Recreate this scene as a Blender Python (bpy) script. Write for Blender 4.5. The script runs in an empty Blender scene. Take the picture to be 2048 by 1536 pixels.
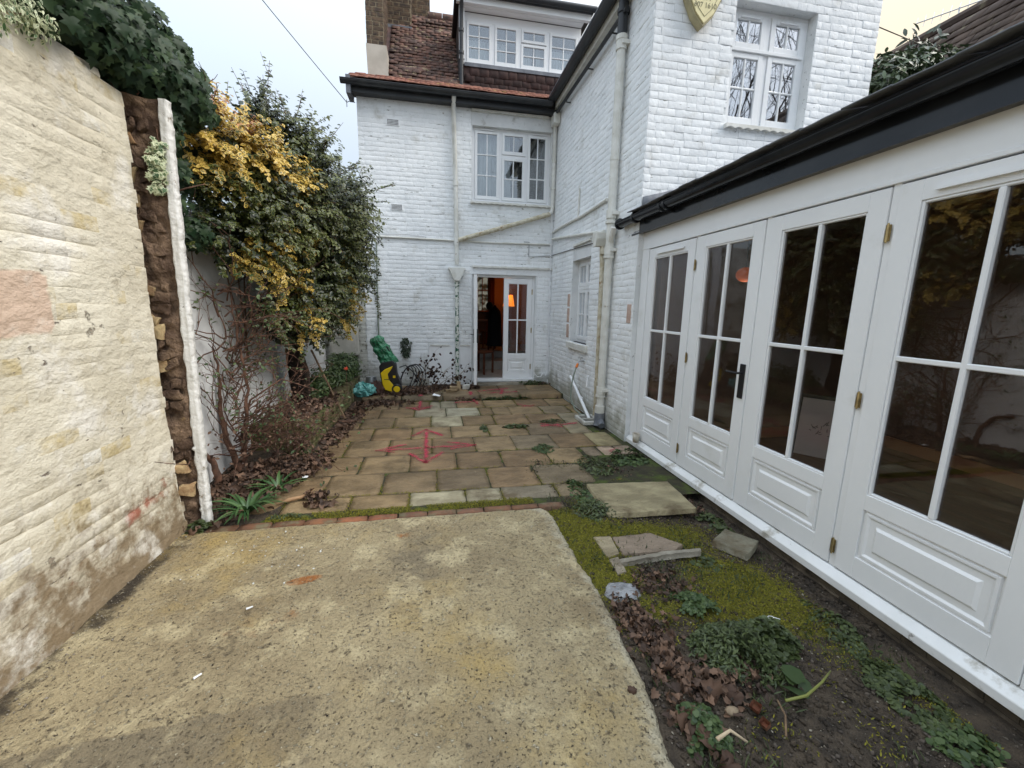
import bpy, math, random
import numpy as np
from mathutils import Vector, Matrix, noise
R=math.radians
random.seed(7); rng=np.random.default_rng(7)
sc=bpy.context.scene
# ------------------------------------------------------------------ camera
FPX=828.0; PITCH=R(10.52); ROLL=R(-1.117); YAW=R(10.8); CAMZ=1.6
cp,sp=math.cos(PITCH),math.sin(PITCH)
fwd=Vector((0,cp,-sp)); rt=Vector((1,0,0)); dn=Vector((0,-sp,-cp))
r2=rt*math.cos(ROLL)+dn*math.sin(ROLL); d2=-rt*math.sin(ROLL)+dn*math.cos(ROLL)
Zr=Matrix.Rotation(-YAW,3,'Z')
r2=Zr@r2; d2=Zr@d2; fwd=Zr@fwd
camd=bpy.data.cameras.new('camera'); cam=bpy.data.objects.new('camera',camd); sc.collection.objects.link(cam)
mw=Matrix.Identity(4)
for i in range(3):
    mw[i][0]=r2[i]; mw[i][1]=-d2[i]; mw[i][2]=-fwd[i]
mw[2][3]=CAMZ; cam.matrix_world=mw
camd.sensor_width=36; camd.lens=FPX/2048*36; camd.clip_start=.02; camd.clip_end=2000
sc.camera=cam
CAM=Vector((0,0,CAMZ))
# ------------------------------------------------------------------ sky, sun
SUN_EL=R(42); SUN_AZ=R(112)      # azimuth clockwise from +Y
w=bpy.data.worlds.new('World'); sc.world=w; w.use_nodes=True
nt=w.node_tree; nt.nodes.clear()
def N(t,k,**kw):
    n=t.nodes.new(k)
    for a,b in kw.items(): setattr(n,a,b)
    return n
sky=N(nt,'ShaderNodeTexSky',sky_type='NISHITA'); sky.sun_disc=False; sky.sun_elevation=SUN_EL; sky.sun_rotation=SUN_AZ
sky.air_density=1.2; sky.dust_density=3.0
geo=N(nt,'ShaderNodeTexCoord'); sep=N(nt,'ShaderNodeSeparateXYZ')
nt.links.new(geo.outputs['Generated'],sep.inputs[0])
dot=N(nt,'ShaderNodeVectorMath',operation='DOT_PRODUCT'); nt.links.new(geo.outputs['Generated'],dot.inputs[0])
dot.inputs[1].default_value=(.86,.45,.15)
wr=N(nt,'ShaderNodeValToRGB'); nt.links.new(dot.outputs['Value'],wr.inputs[0])
e=wr.color_ramp.elements
e[0].position=.05; e[0].color=(.79,.88,.97,1); e[1].position=.93; e[1].color=(.99,.80,.46,1)
m=e.new(.62); m.color=(.85,.90,.95,1)
ns=N(nt,'ShaderNodeTexNoise'); ns.inputs['Scale'].default_value=1.7; ns.inputs['Detail'].default_value=4
nt.links.new(geo.outputs['Generated'],ns.inputs['Vector'])
cr=N(nt,'ShaderNodeMapRange'); cr.inputs['From Min'].default_value=.3; cr.inputs['From Max'].default_value=.7; cr.inputs['To Min'].default_value=.97; cr.inputs['To Max'].default_value=1.03
nt.links.new(ns.outputs['Fac'],cr.inputs['Value'])
vm=N(nt,'ShaderNodeVectorMath',operation='SCALE'); nt.links.new(wr.outputs[0],vm.inputs[0]); nt.links.new(cr.outputs[0],vm.inputs['Scale'])
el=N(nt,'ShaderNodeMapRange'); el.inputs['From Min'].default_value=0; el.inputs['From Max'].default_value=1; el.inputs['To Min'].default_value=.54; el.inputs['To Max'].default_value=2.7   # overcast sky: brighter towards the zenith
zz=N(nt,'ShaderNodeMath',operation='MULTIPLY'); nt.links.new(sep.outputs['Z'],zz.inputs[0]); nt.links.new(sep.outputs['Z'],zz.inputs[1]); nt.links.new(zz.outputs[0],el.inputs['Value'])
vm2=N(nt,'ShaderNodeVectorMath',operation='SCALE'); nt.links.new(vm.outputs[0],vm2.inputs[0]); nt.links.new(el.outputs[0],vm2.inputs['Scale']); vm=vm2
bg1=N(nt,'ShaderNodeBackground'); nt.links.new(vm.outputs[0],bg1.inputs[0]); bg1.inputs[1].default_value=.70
bg2=N(nt,'ShaderNodeBackground'); nt.links.new(sky.outputs[0],bg2.inputs[0]); bg2.inputs[1].default_value=.05
add=N(nt,'ShaderNodeAddShader'); out=N(nt,'ShaderNodeOutputWorld')
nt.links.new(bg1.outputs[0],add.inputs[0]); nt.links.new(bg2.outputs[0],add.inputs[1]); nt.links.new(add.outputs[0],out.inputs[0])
sd=bpy.data.lights.new('sun','SUN'); sd.energy=1.5; sd.angle=R(32); sd.color=(1,.965,.91)
sun=bpy.data.objects.new('sun',sd); sc.collection.objects.link(sun)
sun_dir=Vector((math.sin(SUN_AZ)*math.cos(SUN_EL),math.cos(SUN_AZ)*math.cos(SUN_EL),math.sin(SUN_EL)))
sun.rotation_euler=sun_dir.to_track_quat('Z','Y').to_euler()
sc.view_settings.view_transform='Standard'; sc.view_settings.look='None'; sc.view_settings.exposure=0.56; sc.view_settings.gamma=1
sc.view_settings.use_curve_mapping=False
sc.render.engine='CYCLES'
sc.cycles.max_bounces=8; sc.cycles.transparent_max_bounces=16
# ------------------------------------------------------------------ helpers
C=sc.collection
WL={}
def wl(o): return WL.get(o.name,Vector((0,0,0))) if o else Vector((0,0,0))
def props(o,label=None,cat=None,group=None,kind=None):
    if label: o['label']=label
    if cat: o['category']=cat
    if group: o['group']=group
    if kind: o['kind']=kind
    return o
def thing(name,label,cat,loc=(0,0,0),group=None):
    o=bpy.data.objects.new(name,None); C.objects.link(o); o.location=loc; o.empty_display_size=.1
    WL[o.name]=Vector(loc); props(o,label,cat,group); return o
def struct_empty(name):
    o=bpy.data.objects.new(name,None); C.objects.link(o); WL[o.name]=Vector((0,0,0)); o['kind']='structure'; return o
def link(name,me,parent=None,M=None,kind=None,label=None):
    o=bpy.data.objects.new(name,me); C.objects.link(o)
    if parent:
        o.parent=parent
        T=Matrix.Translation(-wl(parent))
        if M is not None: o.matrix_local=T@M; WL[o.name]=Vector((0,0,0))
        else: WL[o.name]=wl(parent)
    elif M is not None: o.matrix_local=M
    if kind: o['kind']=kind
    if label: o['label']=label
    return o
class Fr:
    def __init__(s,O,U,Nn):
        s.O=Vector(O);s.U=Vector(U);s.N=Vector(Nn);s.Z=Vector((0,0,1))
        s.flip=s.U.dot(s.N.cross(s.Z))<0
    def p(s,a,b,c): return s.O+s.U*a+s.N*b+s.Z*c
    def M(s,a,b,c,sx=1,sy=1,sz=1,rot=0):
        m=Matrix.Identity(4)
        for i in range(3): m[i][0]=s.U[i]; m[i][1]=s.N[i]; m[i][2]=s.Z[i]
        m=Matrix.Translation(s.p(a,b,c))@m
        if rot: m=m@Matrix.Rotation(rot,4,'Y')
        return m@Matrix.Diagonal((sx,sy,sz,1))
W0=Fr((0,0,0),(1,0,0),(0,1,0))
def mesh_np(name,V,Fc,mat=None,smooth=False,attrs=None):
    V=np.asarray(V,dtype=np.float32); Fc=np.asarray(Fc,dtype=np.int32)
    me=bpy.data.meshes.new(name)
    me.vertices.add(len(V)); me.vertices.foreach_set('co',V.ravel())
    k=Fc.shape[1]; n=len(Fc)
    me.loops.add(n*k); me.loops.foreach_set('vertex_index',Fc.ravel())
    me.polygons.add(n); me.polygons.foreach_set('loop_start',np.arange(0,n*k,k,dtype=np.int32))
    me.polygons.foreach_set('loop_total',np.full(n,k,dtype=np.int32))
    if smooth: me.polygons.foreach_set('use_smooth',np.ones(n,dtype=bool))
    if attrs:
        for an,av in attrs.items():
            at=me.attributes.new(an,'FLOAT','POINT'); at.data.foreach_set('value',np.asarray(av,dtype=np.float32))
    me.update(calc_edges=True)
    if mat: me.materials.append(mat)
    return me
class MB:
    def __init__(s): s.v=[];s.f=[];s.uv=None
    def box(s,a0,a1,b0,b1,c0,c1,F=W0):
        a0,a1=sorted((a0,a1));b0,b1=sorted((b0,b1));c0,c1=sorted((c0,c1))
        k=len(s.v)
        for c in (c0,c1):
            for b in (b0,b1):
                for a in (a0,a1): s.v.append(F.p(a,b,c))
        fs=[(0,2,3,1),(4,5,7,6),(0,1,5,4),(2,6,7,3),(0,4,6,2),(1,3,7,5)]
        for f in fs:
            f=[k+i for i in f]
            if F.flip: f=f[::-1]
            s.f.append(f)
        return s
    def tube(s,pts,rad,n=8,caps=True,flat=None):
        pts=[Vector(p) for p in pts]
        if not hasattr(rad,'__len__'): rad=[rad]*len(pts)
        k0=len(s.v); prev=None
        for i,p in enumerate(pts):
            t=(pts[min(i+1,len(pts)-1)]-pts[max(i-1,0)]).normalized()
            if prev is None:
                x=t.cross(Vector((0,0,1)))
                if x.length<.1: x=t.cross(Vector((1,0,0)))
            else: x=prev-t*prev.dot(t)
            x.normalize(); prev=x; y=t.cross(x)
            for j in range(n):
                a=2*math.pi*j/n
                s.v.append(p+x*(math.cos(a)*rad[i])+y*(math.sin(a)*rad[i]))
        for i in range(len(pts)-1):
            for j in range(n):
                a=k0+i*n+j;b=k0+i*n+(j+1)%n
                s.f.append((a,b,b+n,a+n))
        if caps:
            s.f.append([k0+j for j in range(n)][::-1]); q=k0+(len(pts)-1)*n; s.f.append([q+j for j in range(n)])
        return s
    def prism(s,poly,b0,b1,F=W0):
        k=len(s.v); n=len(poly)
        for b in (b0,b1):
            for a,c in poly: s.v.append(F.p(a,b,c))
        s.f.append([k+i for i in range(n)]); s.f.append([k+n+i for i in range(n)][::-1])
        for i in range(n): j=(i+1)%n; s.f.append((k+i,k+n+i,k+n+j,k+j))
        return s
    def poly(s,pts):
        k=len(s.v); s.v+= [Vector(p) for p in pts]; s.f.append(list(range(k,k+len(pts)))); return s
    def grid(s,fn,nu,nv,close=False):
        k=len(s.v)
        for i in range(nu+1):
            for j in range(nv+1): s.v.append(Vector(fn(i/nu,j/nv)))
        for i in range(nu):
            for j in range(nv):
                a=k+i*(nv+1)+j; s.f.append((a,a+nv+1,a+nv+2,a+1))
        return s
    def sphere(s,c,r,nu=10,nv=7):
        if not hasattr(r,'__len__'): r=(r,r,r)
        return s.grid(lambda u,v:(c[0]+r[0]*math.cos(2*math.pi*u)*math.sin(math.pi*v),c[1]+r[1]*math.sin(2*math.pi*u)*math.sin(math.pi*v),c[2]+r[2]*math.cos(math.pi*v)),nu,nv)
    def build(s,name,mat,parent=None,smooth=False,bevel=0,kind=None,label=None,seg=1,uv=None,solid=0):
        o0=wl(parent)
        me=bpy.data.meshes.new(name); me.from_pydata([tuple(v-o0) for v in s.v],[],s.f)
        if mat: me.materials.append(mat)
        if smooth: me.polygons.foreach_set('use_smooth',[True]*len(me.polygons))
        if smooth and smooth!=True:
            try: me.set_sharp_from_angle(angle=R(smooth))
            except Exception: pass
        if uv:
            l=me.uv_layers.new(name='UVMap')
            l.data.foreach_set('uv',np.array(uv,dtype=np.float32).ravel())
        me.update()
        o=bpy.data.objects.new(name,me); C.objects.link(o)
        if parent: o.parent=parent
        WL[o.name]=o0
        if bevel:
            md=o.modifiers.new('bevel','BEVEL'); md.width=bevel; md.segments=seg; md.limit_method='ANGLE'; md.angle_limit=R(40)
        if solid:
            md=o.modifiers.new('solid','SOLIDIFY'); md.thickness=solid
        if kind: o['kind']=kind
        if label: o['label']=label
        return o
def fbm(p,s,o=4): return noise.fractal(Vector(p)*s,1.0,2.0,o)   # about -1..1
# ------------------------------------------------------------------ materials
def srgb(r,g,b):
    f=lambda c:((c/255+.055)/1.055)**2.4 if c/255>.04045 else c/255/12.92
    return (f(r),f(g),f(b))
def mat(name,c1,c2=None,scale=3,rough=.7,bump=0,bscale=30,layers=(),objcol=False,spec=.5,metal=0,rnd=0,coat=0,stretch=None,attrs=(),bdist=.01,bvor=0,chip=0,lowdirt=None):
    """base colour c1..c2 by noise; layers (colour, scale, threshold, softness, detail[,stretch]) of wear; attrs (attribute, colour)"""
    m=bpy.data.materials.new(name); m.use_nodes=True; t=m.node_tree; b=t.nodes['Principled BSDF']
    L=t.links.new
    g=N(t,'ShaderNodeNewGeometry'); pos=g.outputs['Position']
    def vec(st):
        if not st: return pos
        v=N(t,'ShaderNodeVectorMath',operation='MULTIPLY'); L(pos,v.inputs[0]); v.inputs[1].default_value=st; return v.outputs[0]
    def noi(sca,det=5,st=None,ro=.6):
        n=N(t,'ShaderNodeTexNoise'); n.inputs['Scale'].default_value=sca; n.inputs['Detail'].default_value=det; n.inputs['Roughness'].default_value=ro
        L(vec(st),n.inputs['Vector']); return n.outputs['Fac']
    def mix(f,a,bb,mode='MIX'):
        n=N(t,'ShaderNodeMix',data_type='RGBA',blend_type=mode)
        if isinstance(f,(int,float)): n.inputs[0].default_value=f
        else: L(f,n.inputs[0])
        for i,x in ((6,a),(7,bb)):
            if isinstance(x,tuple): n.inputs[i].default_value=(*x[:3],1)
            else: L(x,n.inputs[i])
        return n.outputs[2]
    def rng_(f,a,bb):
        n=N(t,'ShaderNodeMapRange',interpolation_type='SMOOTHSTEP'); L(f,n.inputs['Value']); n.inputs['From Min'].default_value=a; n.inputs['From Max'].default_value=bb; return n.outputs[0]
    col=mix(rng_(noi(scale,6,stretch),.35,.65),c1,c2 or c1)
    if rnd:
        oi=N(t,'ShaderNodeObjectInfo'); r=N(t,'ShaderNodeMapRange'); L(oi.outputs['Random'],r.inputs['Value']); r.inputs['To Min'].default_value=1-rnd; r.inputs['To Max'].default_value=1+rnd
        v=N(t,'ShaderNodeVectorMath',operation='SCALE'); L(col,v.inputs[0]); L(r.outputs[0],v.inputs['Scale']); col=v.outputs[0]
    if objcol:
        oi=N(t,'ShaderNodeObjectInfo'); col=mix(1.0,col,oi.outputs['Color'],'MULTIPLY')
    for an,ac in attrs:
        at=N(t,'ShaderNodeAttribute',attribute_name=an)
        s_=N(t,'ShaderNodeMath',operation='ADD'); L(at.outputs['Fac'],s_.inputs[0])
        q=N(t,'ShaderNodeMath',operation='MULTIPLY_ADD'); L(noi(14,6),q.inputs[0]); q.inputs[1].default_value=1.0; q.inputs[2].default_value=-.5
        L(q.outputs[0],s_.inputs[1])
        col=mix(rng_(s_.outputs[0],.3,.7),col,ac)
    masks=[]
    for ly in layers:
        c,s2,th,so,de=ly[:5]; st=ly[5] if len(ly)>5 else None
        mk=rng_(noi(s2,de,st,.65),th-so,th+so); masks.append((mk,so)); col=mix(mk,col,c)
    if lowdirt:      # splash and algae staining rising unevenly from the ground
        sz=N(t,'ShaderNodeSeparateXYZ'); L(pos,sz.inputs[0]); q=N(t,'ShaderNodeMath',operation='MULTIPLY_ADD'); L(noi(3.5,8),q.inputs[0]); q.inputs[1].default_value=-1.5; L(sz.outputs['Z'],q.inputs[2])
        n=N(t,'ShaderNodeMapRange',interpolation_type='SMOOTHSTEP'); L(q.outputs[0],n.inputs['Value']); n.inputs['From Min'].default_value=-.15; n.inputs['From Max'].default_value=-.75; n.inputs['To Max'].default_value=.75
        col=mix(n.outputs[0],col,lowdirt)
    L(col,b.inputs['Base Color'])
    b.inputs['Roughness'].default_value=rough; b.inputs['Specular IOR Level'].default_value=spec; b.inputs['Metallic'].default_value=metal
    if coat: b.inputs['Coat Weight'].default_value=coat; b.inputs['Coat Roughness'].default_value=.08
    if bump:
        bn=N(t,'ShaderNodeBump'); bn.inputs['Strength'].default_value=bump; bn.inputs['Distance'].default_value=bdist
        h=noi(bscale,8,stretch)
        if bvor:
            vo=N(t,'ShaderNodeTexVoronoi'); vo.inputs['Scale'].default_value=bvor; L(pos,vo.inputs['Vector'])
            q=N(t,'ShaderNodeMath',operation='MINIMUM'); L(vo.outputs['Distance'],q.inputs[0]); q.inputs[1].default_value=.35
            a=N(t,'ShaderNodeMath',operation='ADD'); L(h,a.inputs[0]); L(q.outputs[0],a.inputs[1]); h=a.outputs[0]
        if chip:
            for mk,so in masks:
                if so<=.061:
                    q=N(t,'ShaderNodeMath',operation='MULTIPLY_ADD'); L(mk,q.inputs[0]); q.inputs[1].default_value=-chip; L(h,q.inputs[2]); h=q.outputs[0]
        L(h,bn.inputs['Height']); L(bn.outputs[0],b.inputs['Normal'])
    return m
def leafmat(name,c_in,c_out,edge=None,rough=.45,spec=.5,trans=.25,hue=.0,var=.5):
    """leaf: c_in body; optional margin colour; 'lv' per-leaf random mixes towards c_out"""
    m=bpy.data.materials.new(name); m.use_nodes=True; t=m.node_tree; b=t.nodes['Principled BSDF']; L=t.links.new
    lv=N(t,'ShaderNodeAttribute',attribute_name='lv')
    def mix(f,a,bb):
        n=N(t,'ShaderNodeMix',data_type='RGBA'); L(f,n.inputs[0])
        for i,x in ((6,a),(7,bb)):
            if isinstance(x,tuple): n.inputs[i].default_value=(*x[:3],1)
            else: L(x,n.inputs[i])
        return n.outputs[2]
    col=mix(lv.outputs['Fac'],c_in,c_out)
    if edge:
        ed=N(t,'ShaderNodeAttribute',attribute_name='edge')
        g=N(t,'ShaderNodeNewGeometry'); n=N(t,'ShaderNodeTexNoise'); n.inputs['Scale'].default_value=60; L(g.outputs['Position'],n.inputs['Vector'])
        s=N(t,'ShaderNodeMath',operation='ADD'); L(ed.outputs['Fac'],s.inputs[0])
        q=N(t,'ShaderNodeMath',operation='MULTIPLY_ADD'); L(n.outputs['Fac'],q.inputs[0]); q.inputs[1].default_value=.5; q.inputs[2].default_value=-.25; L(q.outputs[0],s.inputs[1])
        s2=N(t,'ShaderNodeMath',operation='ADD'); L(s.outputs[0],s2.inputs[0]); 
        q2=N(t,'ShaderNodeMath',operation='MULTIPLY_ADD'); L(lv.outputs['Fac'],q2.inputs[0]); q2.inputs[1].default_value=.9; q2.inputs[2].default_value=-.45; L(q2.outputs[0],s2.inputs[1])
        mr=N(t,'ShaderNodeMapRange',interpolation_type='SMOOTHSTEP'); L(s2.outputs[0],mr.inputs['Value']); mr.inputs['From Min'].default_value=.45; mr.inputs['From Max'].default_value=.6
        col=mix(mr.outputs[0],col,edge)
    L(col,b.inputs['Base Color']); b.inputs['Roughness'].default_value=rough; b.inputs['Specular IOR Level'].default_value=spec
    if trans:
        tr=N(t,'ShaderNodeBsdfTranslucent'); L(col,tr.inputs[0]); mx=N(t,'ShaderNodeMixShader'); mx.inputs[0].default_value=trans
        o=t.nodes['Material Output']; L(b.outputs[0],mx.inputs[1]); L(tr.outputs[0],mx.inputs[2]); L(mx.outputs[0],o.inputs[0])
    return m
def glassmat(name,tint=(.75,.8,.82),boost=1.6,wav=.0):
    m=bpy.data.materials.new(name); m.use_nodes=True; t=m.node_tree; t.nodes.remove(t.nodes['Principled BSDF']); L=t.links.new
    g=N(t,'ShaderNodeBsdfGlossy'); g.inputs['Roughness'].default_value=.012; g.inputs['Color'].default_value=(.95,.97,1,1)
    tr=N(t,'ShaderNodeBsdfTransparent'); tr.inputs[0].default_value=(*tint,1)
    gi_=N(t,'ShaderNodeNewGeometry'); dt=N(t,'ShaderNodeVectorMath',operation='DOT_PRODUCT'); L(gi_.outputs['Incoming'],dt.inputs[0]); L(gi_.outputs['Normal'],dt.inputs[1])
    def mm(op,a,bb=None,c=None):
        n=N(t,'ShaderNodeMath',operation=op)
        for i,x in enumerate((a,bb,c)):
            if x is None: continue
            if isinstance(x,(int,float)): n.inputs[i].default_value=x
            else: L(x,n.inputs[i])
        return n.outputs[0]
    sch=mm('MULTIPLY_ADD',mm('POWER',mm('SUBTRACT',1.0,mm('ABSOLUTE',dt.outputs['Value'])),5.0),.96,.04)   # Schlick reflectance, the same from both sides of a thin pane
    k=N(t,'ShaderNodeMath',operation='MULTIPLY'); k.use_clamp=True; L(sch,k.inputs[0]); k.inputs[1].default_value=boost
    if wav:
        ge=N(t,'ShaderNodeNewGeometry'); n=N(t,'ShaderNodeTexNoise'); n.inputs['Scale'].default_value=3; L(ge.outputs['Position'],n.inputs['Vector'])
        bn=N(t,'ShaderNodeBump'); bn.inputs['Strength'].default_value=wav; bn.inputs['Distance'].default_value=.02; L(n.outputs['Fac'],bn.inputs['Height']); L(bn.outputs[0],g.inputs['Normal'])
    mx=N(t,'ShaderNodeMixShader'); L(k.outputs[0],mx.inputs[0]); L(tr.outputs[0],mx.inputs[1]); L(g.outputs[0],mx.inputs[2]); L(mx.outputs[0],t.nodes['Material Output'].inputs[0])
    return m
def emis(name,c,s):
    m=bpy.data.materials.new(name); m.use_nodes=True; b=m.node_tree.nodes['Principled BSDF']
    b.inputs['Base Color'].default_value=(*c,1); b.inputs['Emission Color'].default_value=(*c,1); b.inputs['Emission Strength'].default_value=s; return m
dirt=srgb(110,100,84)
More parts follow.
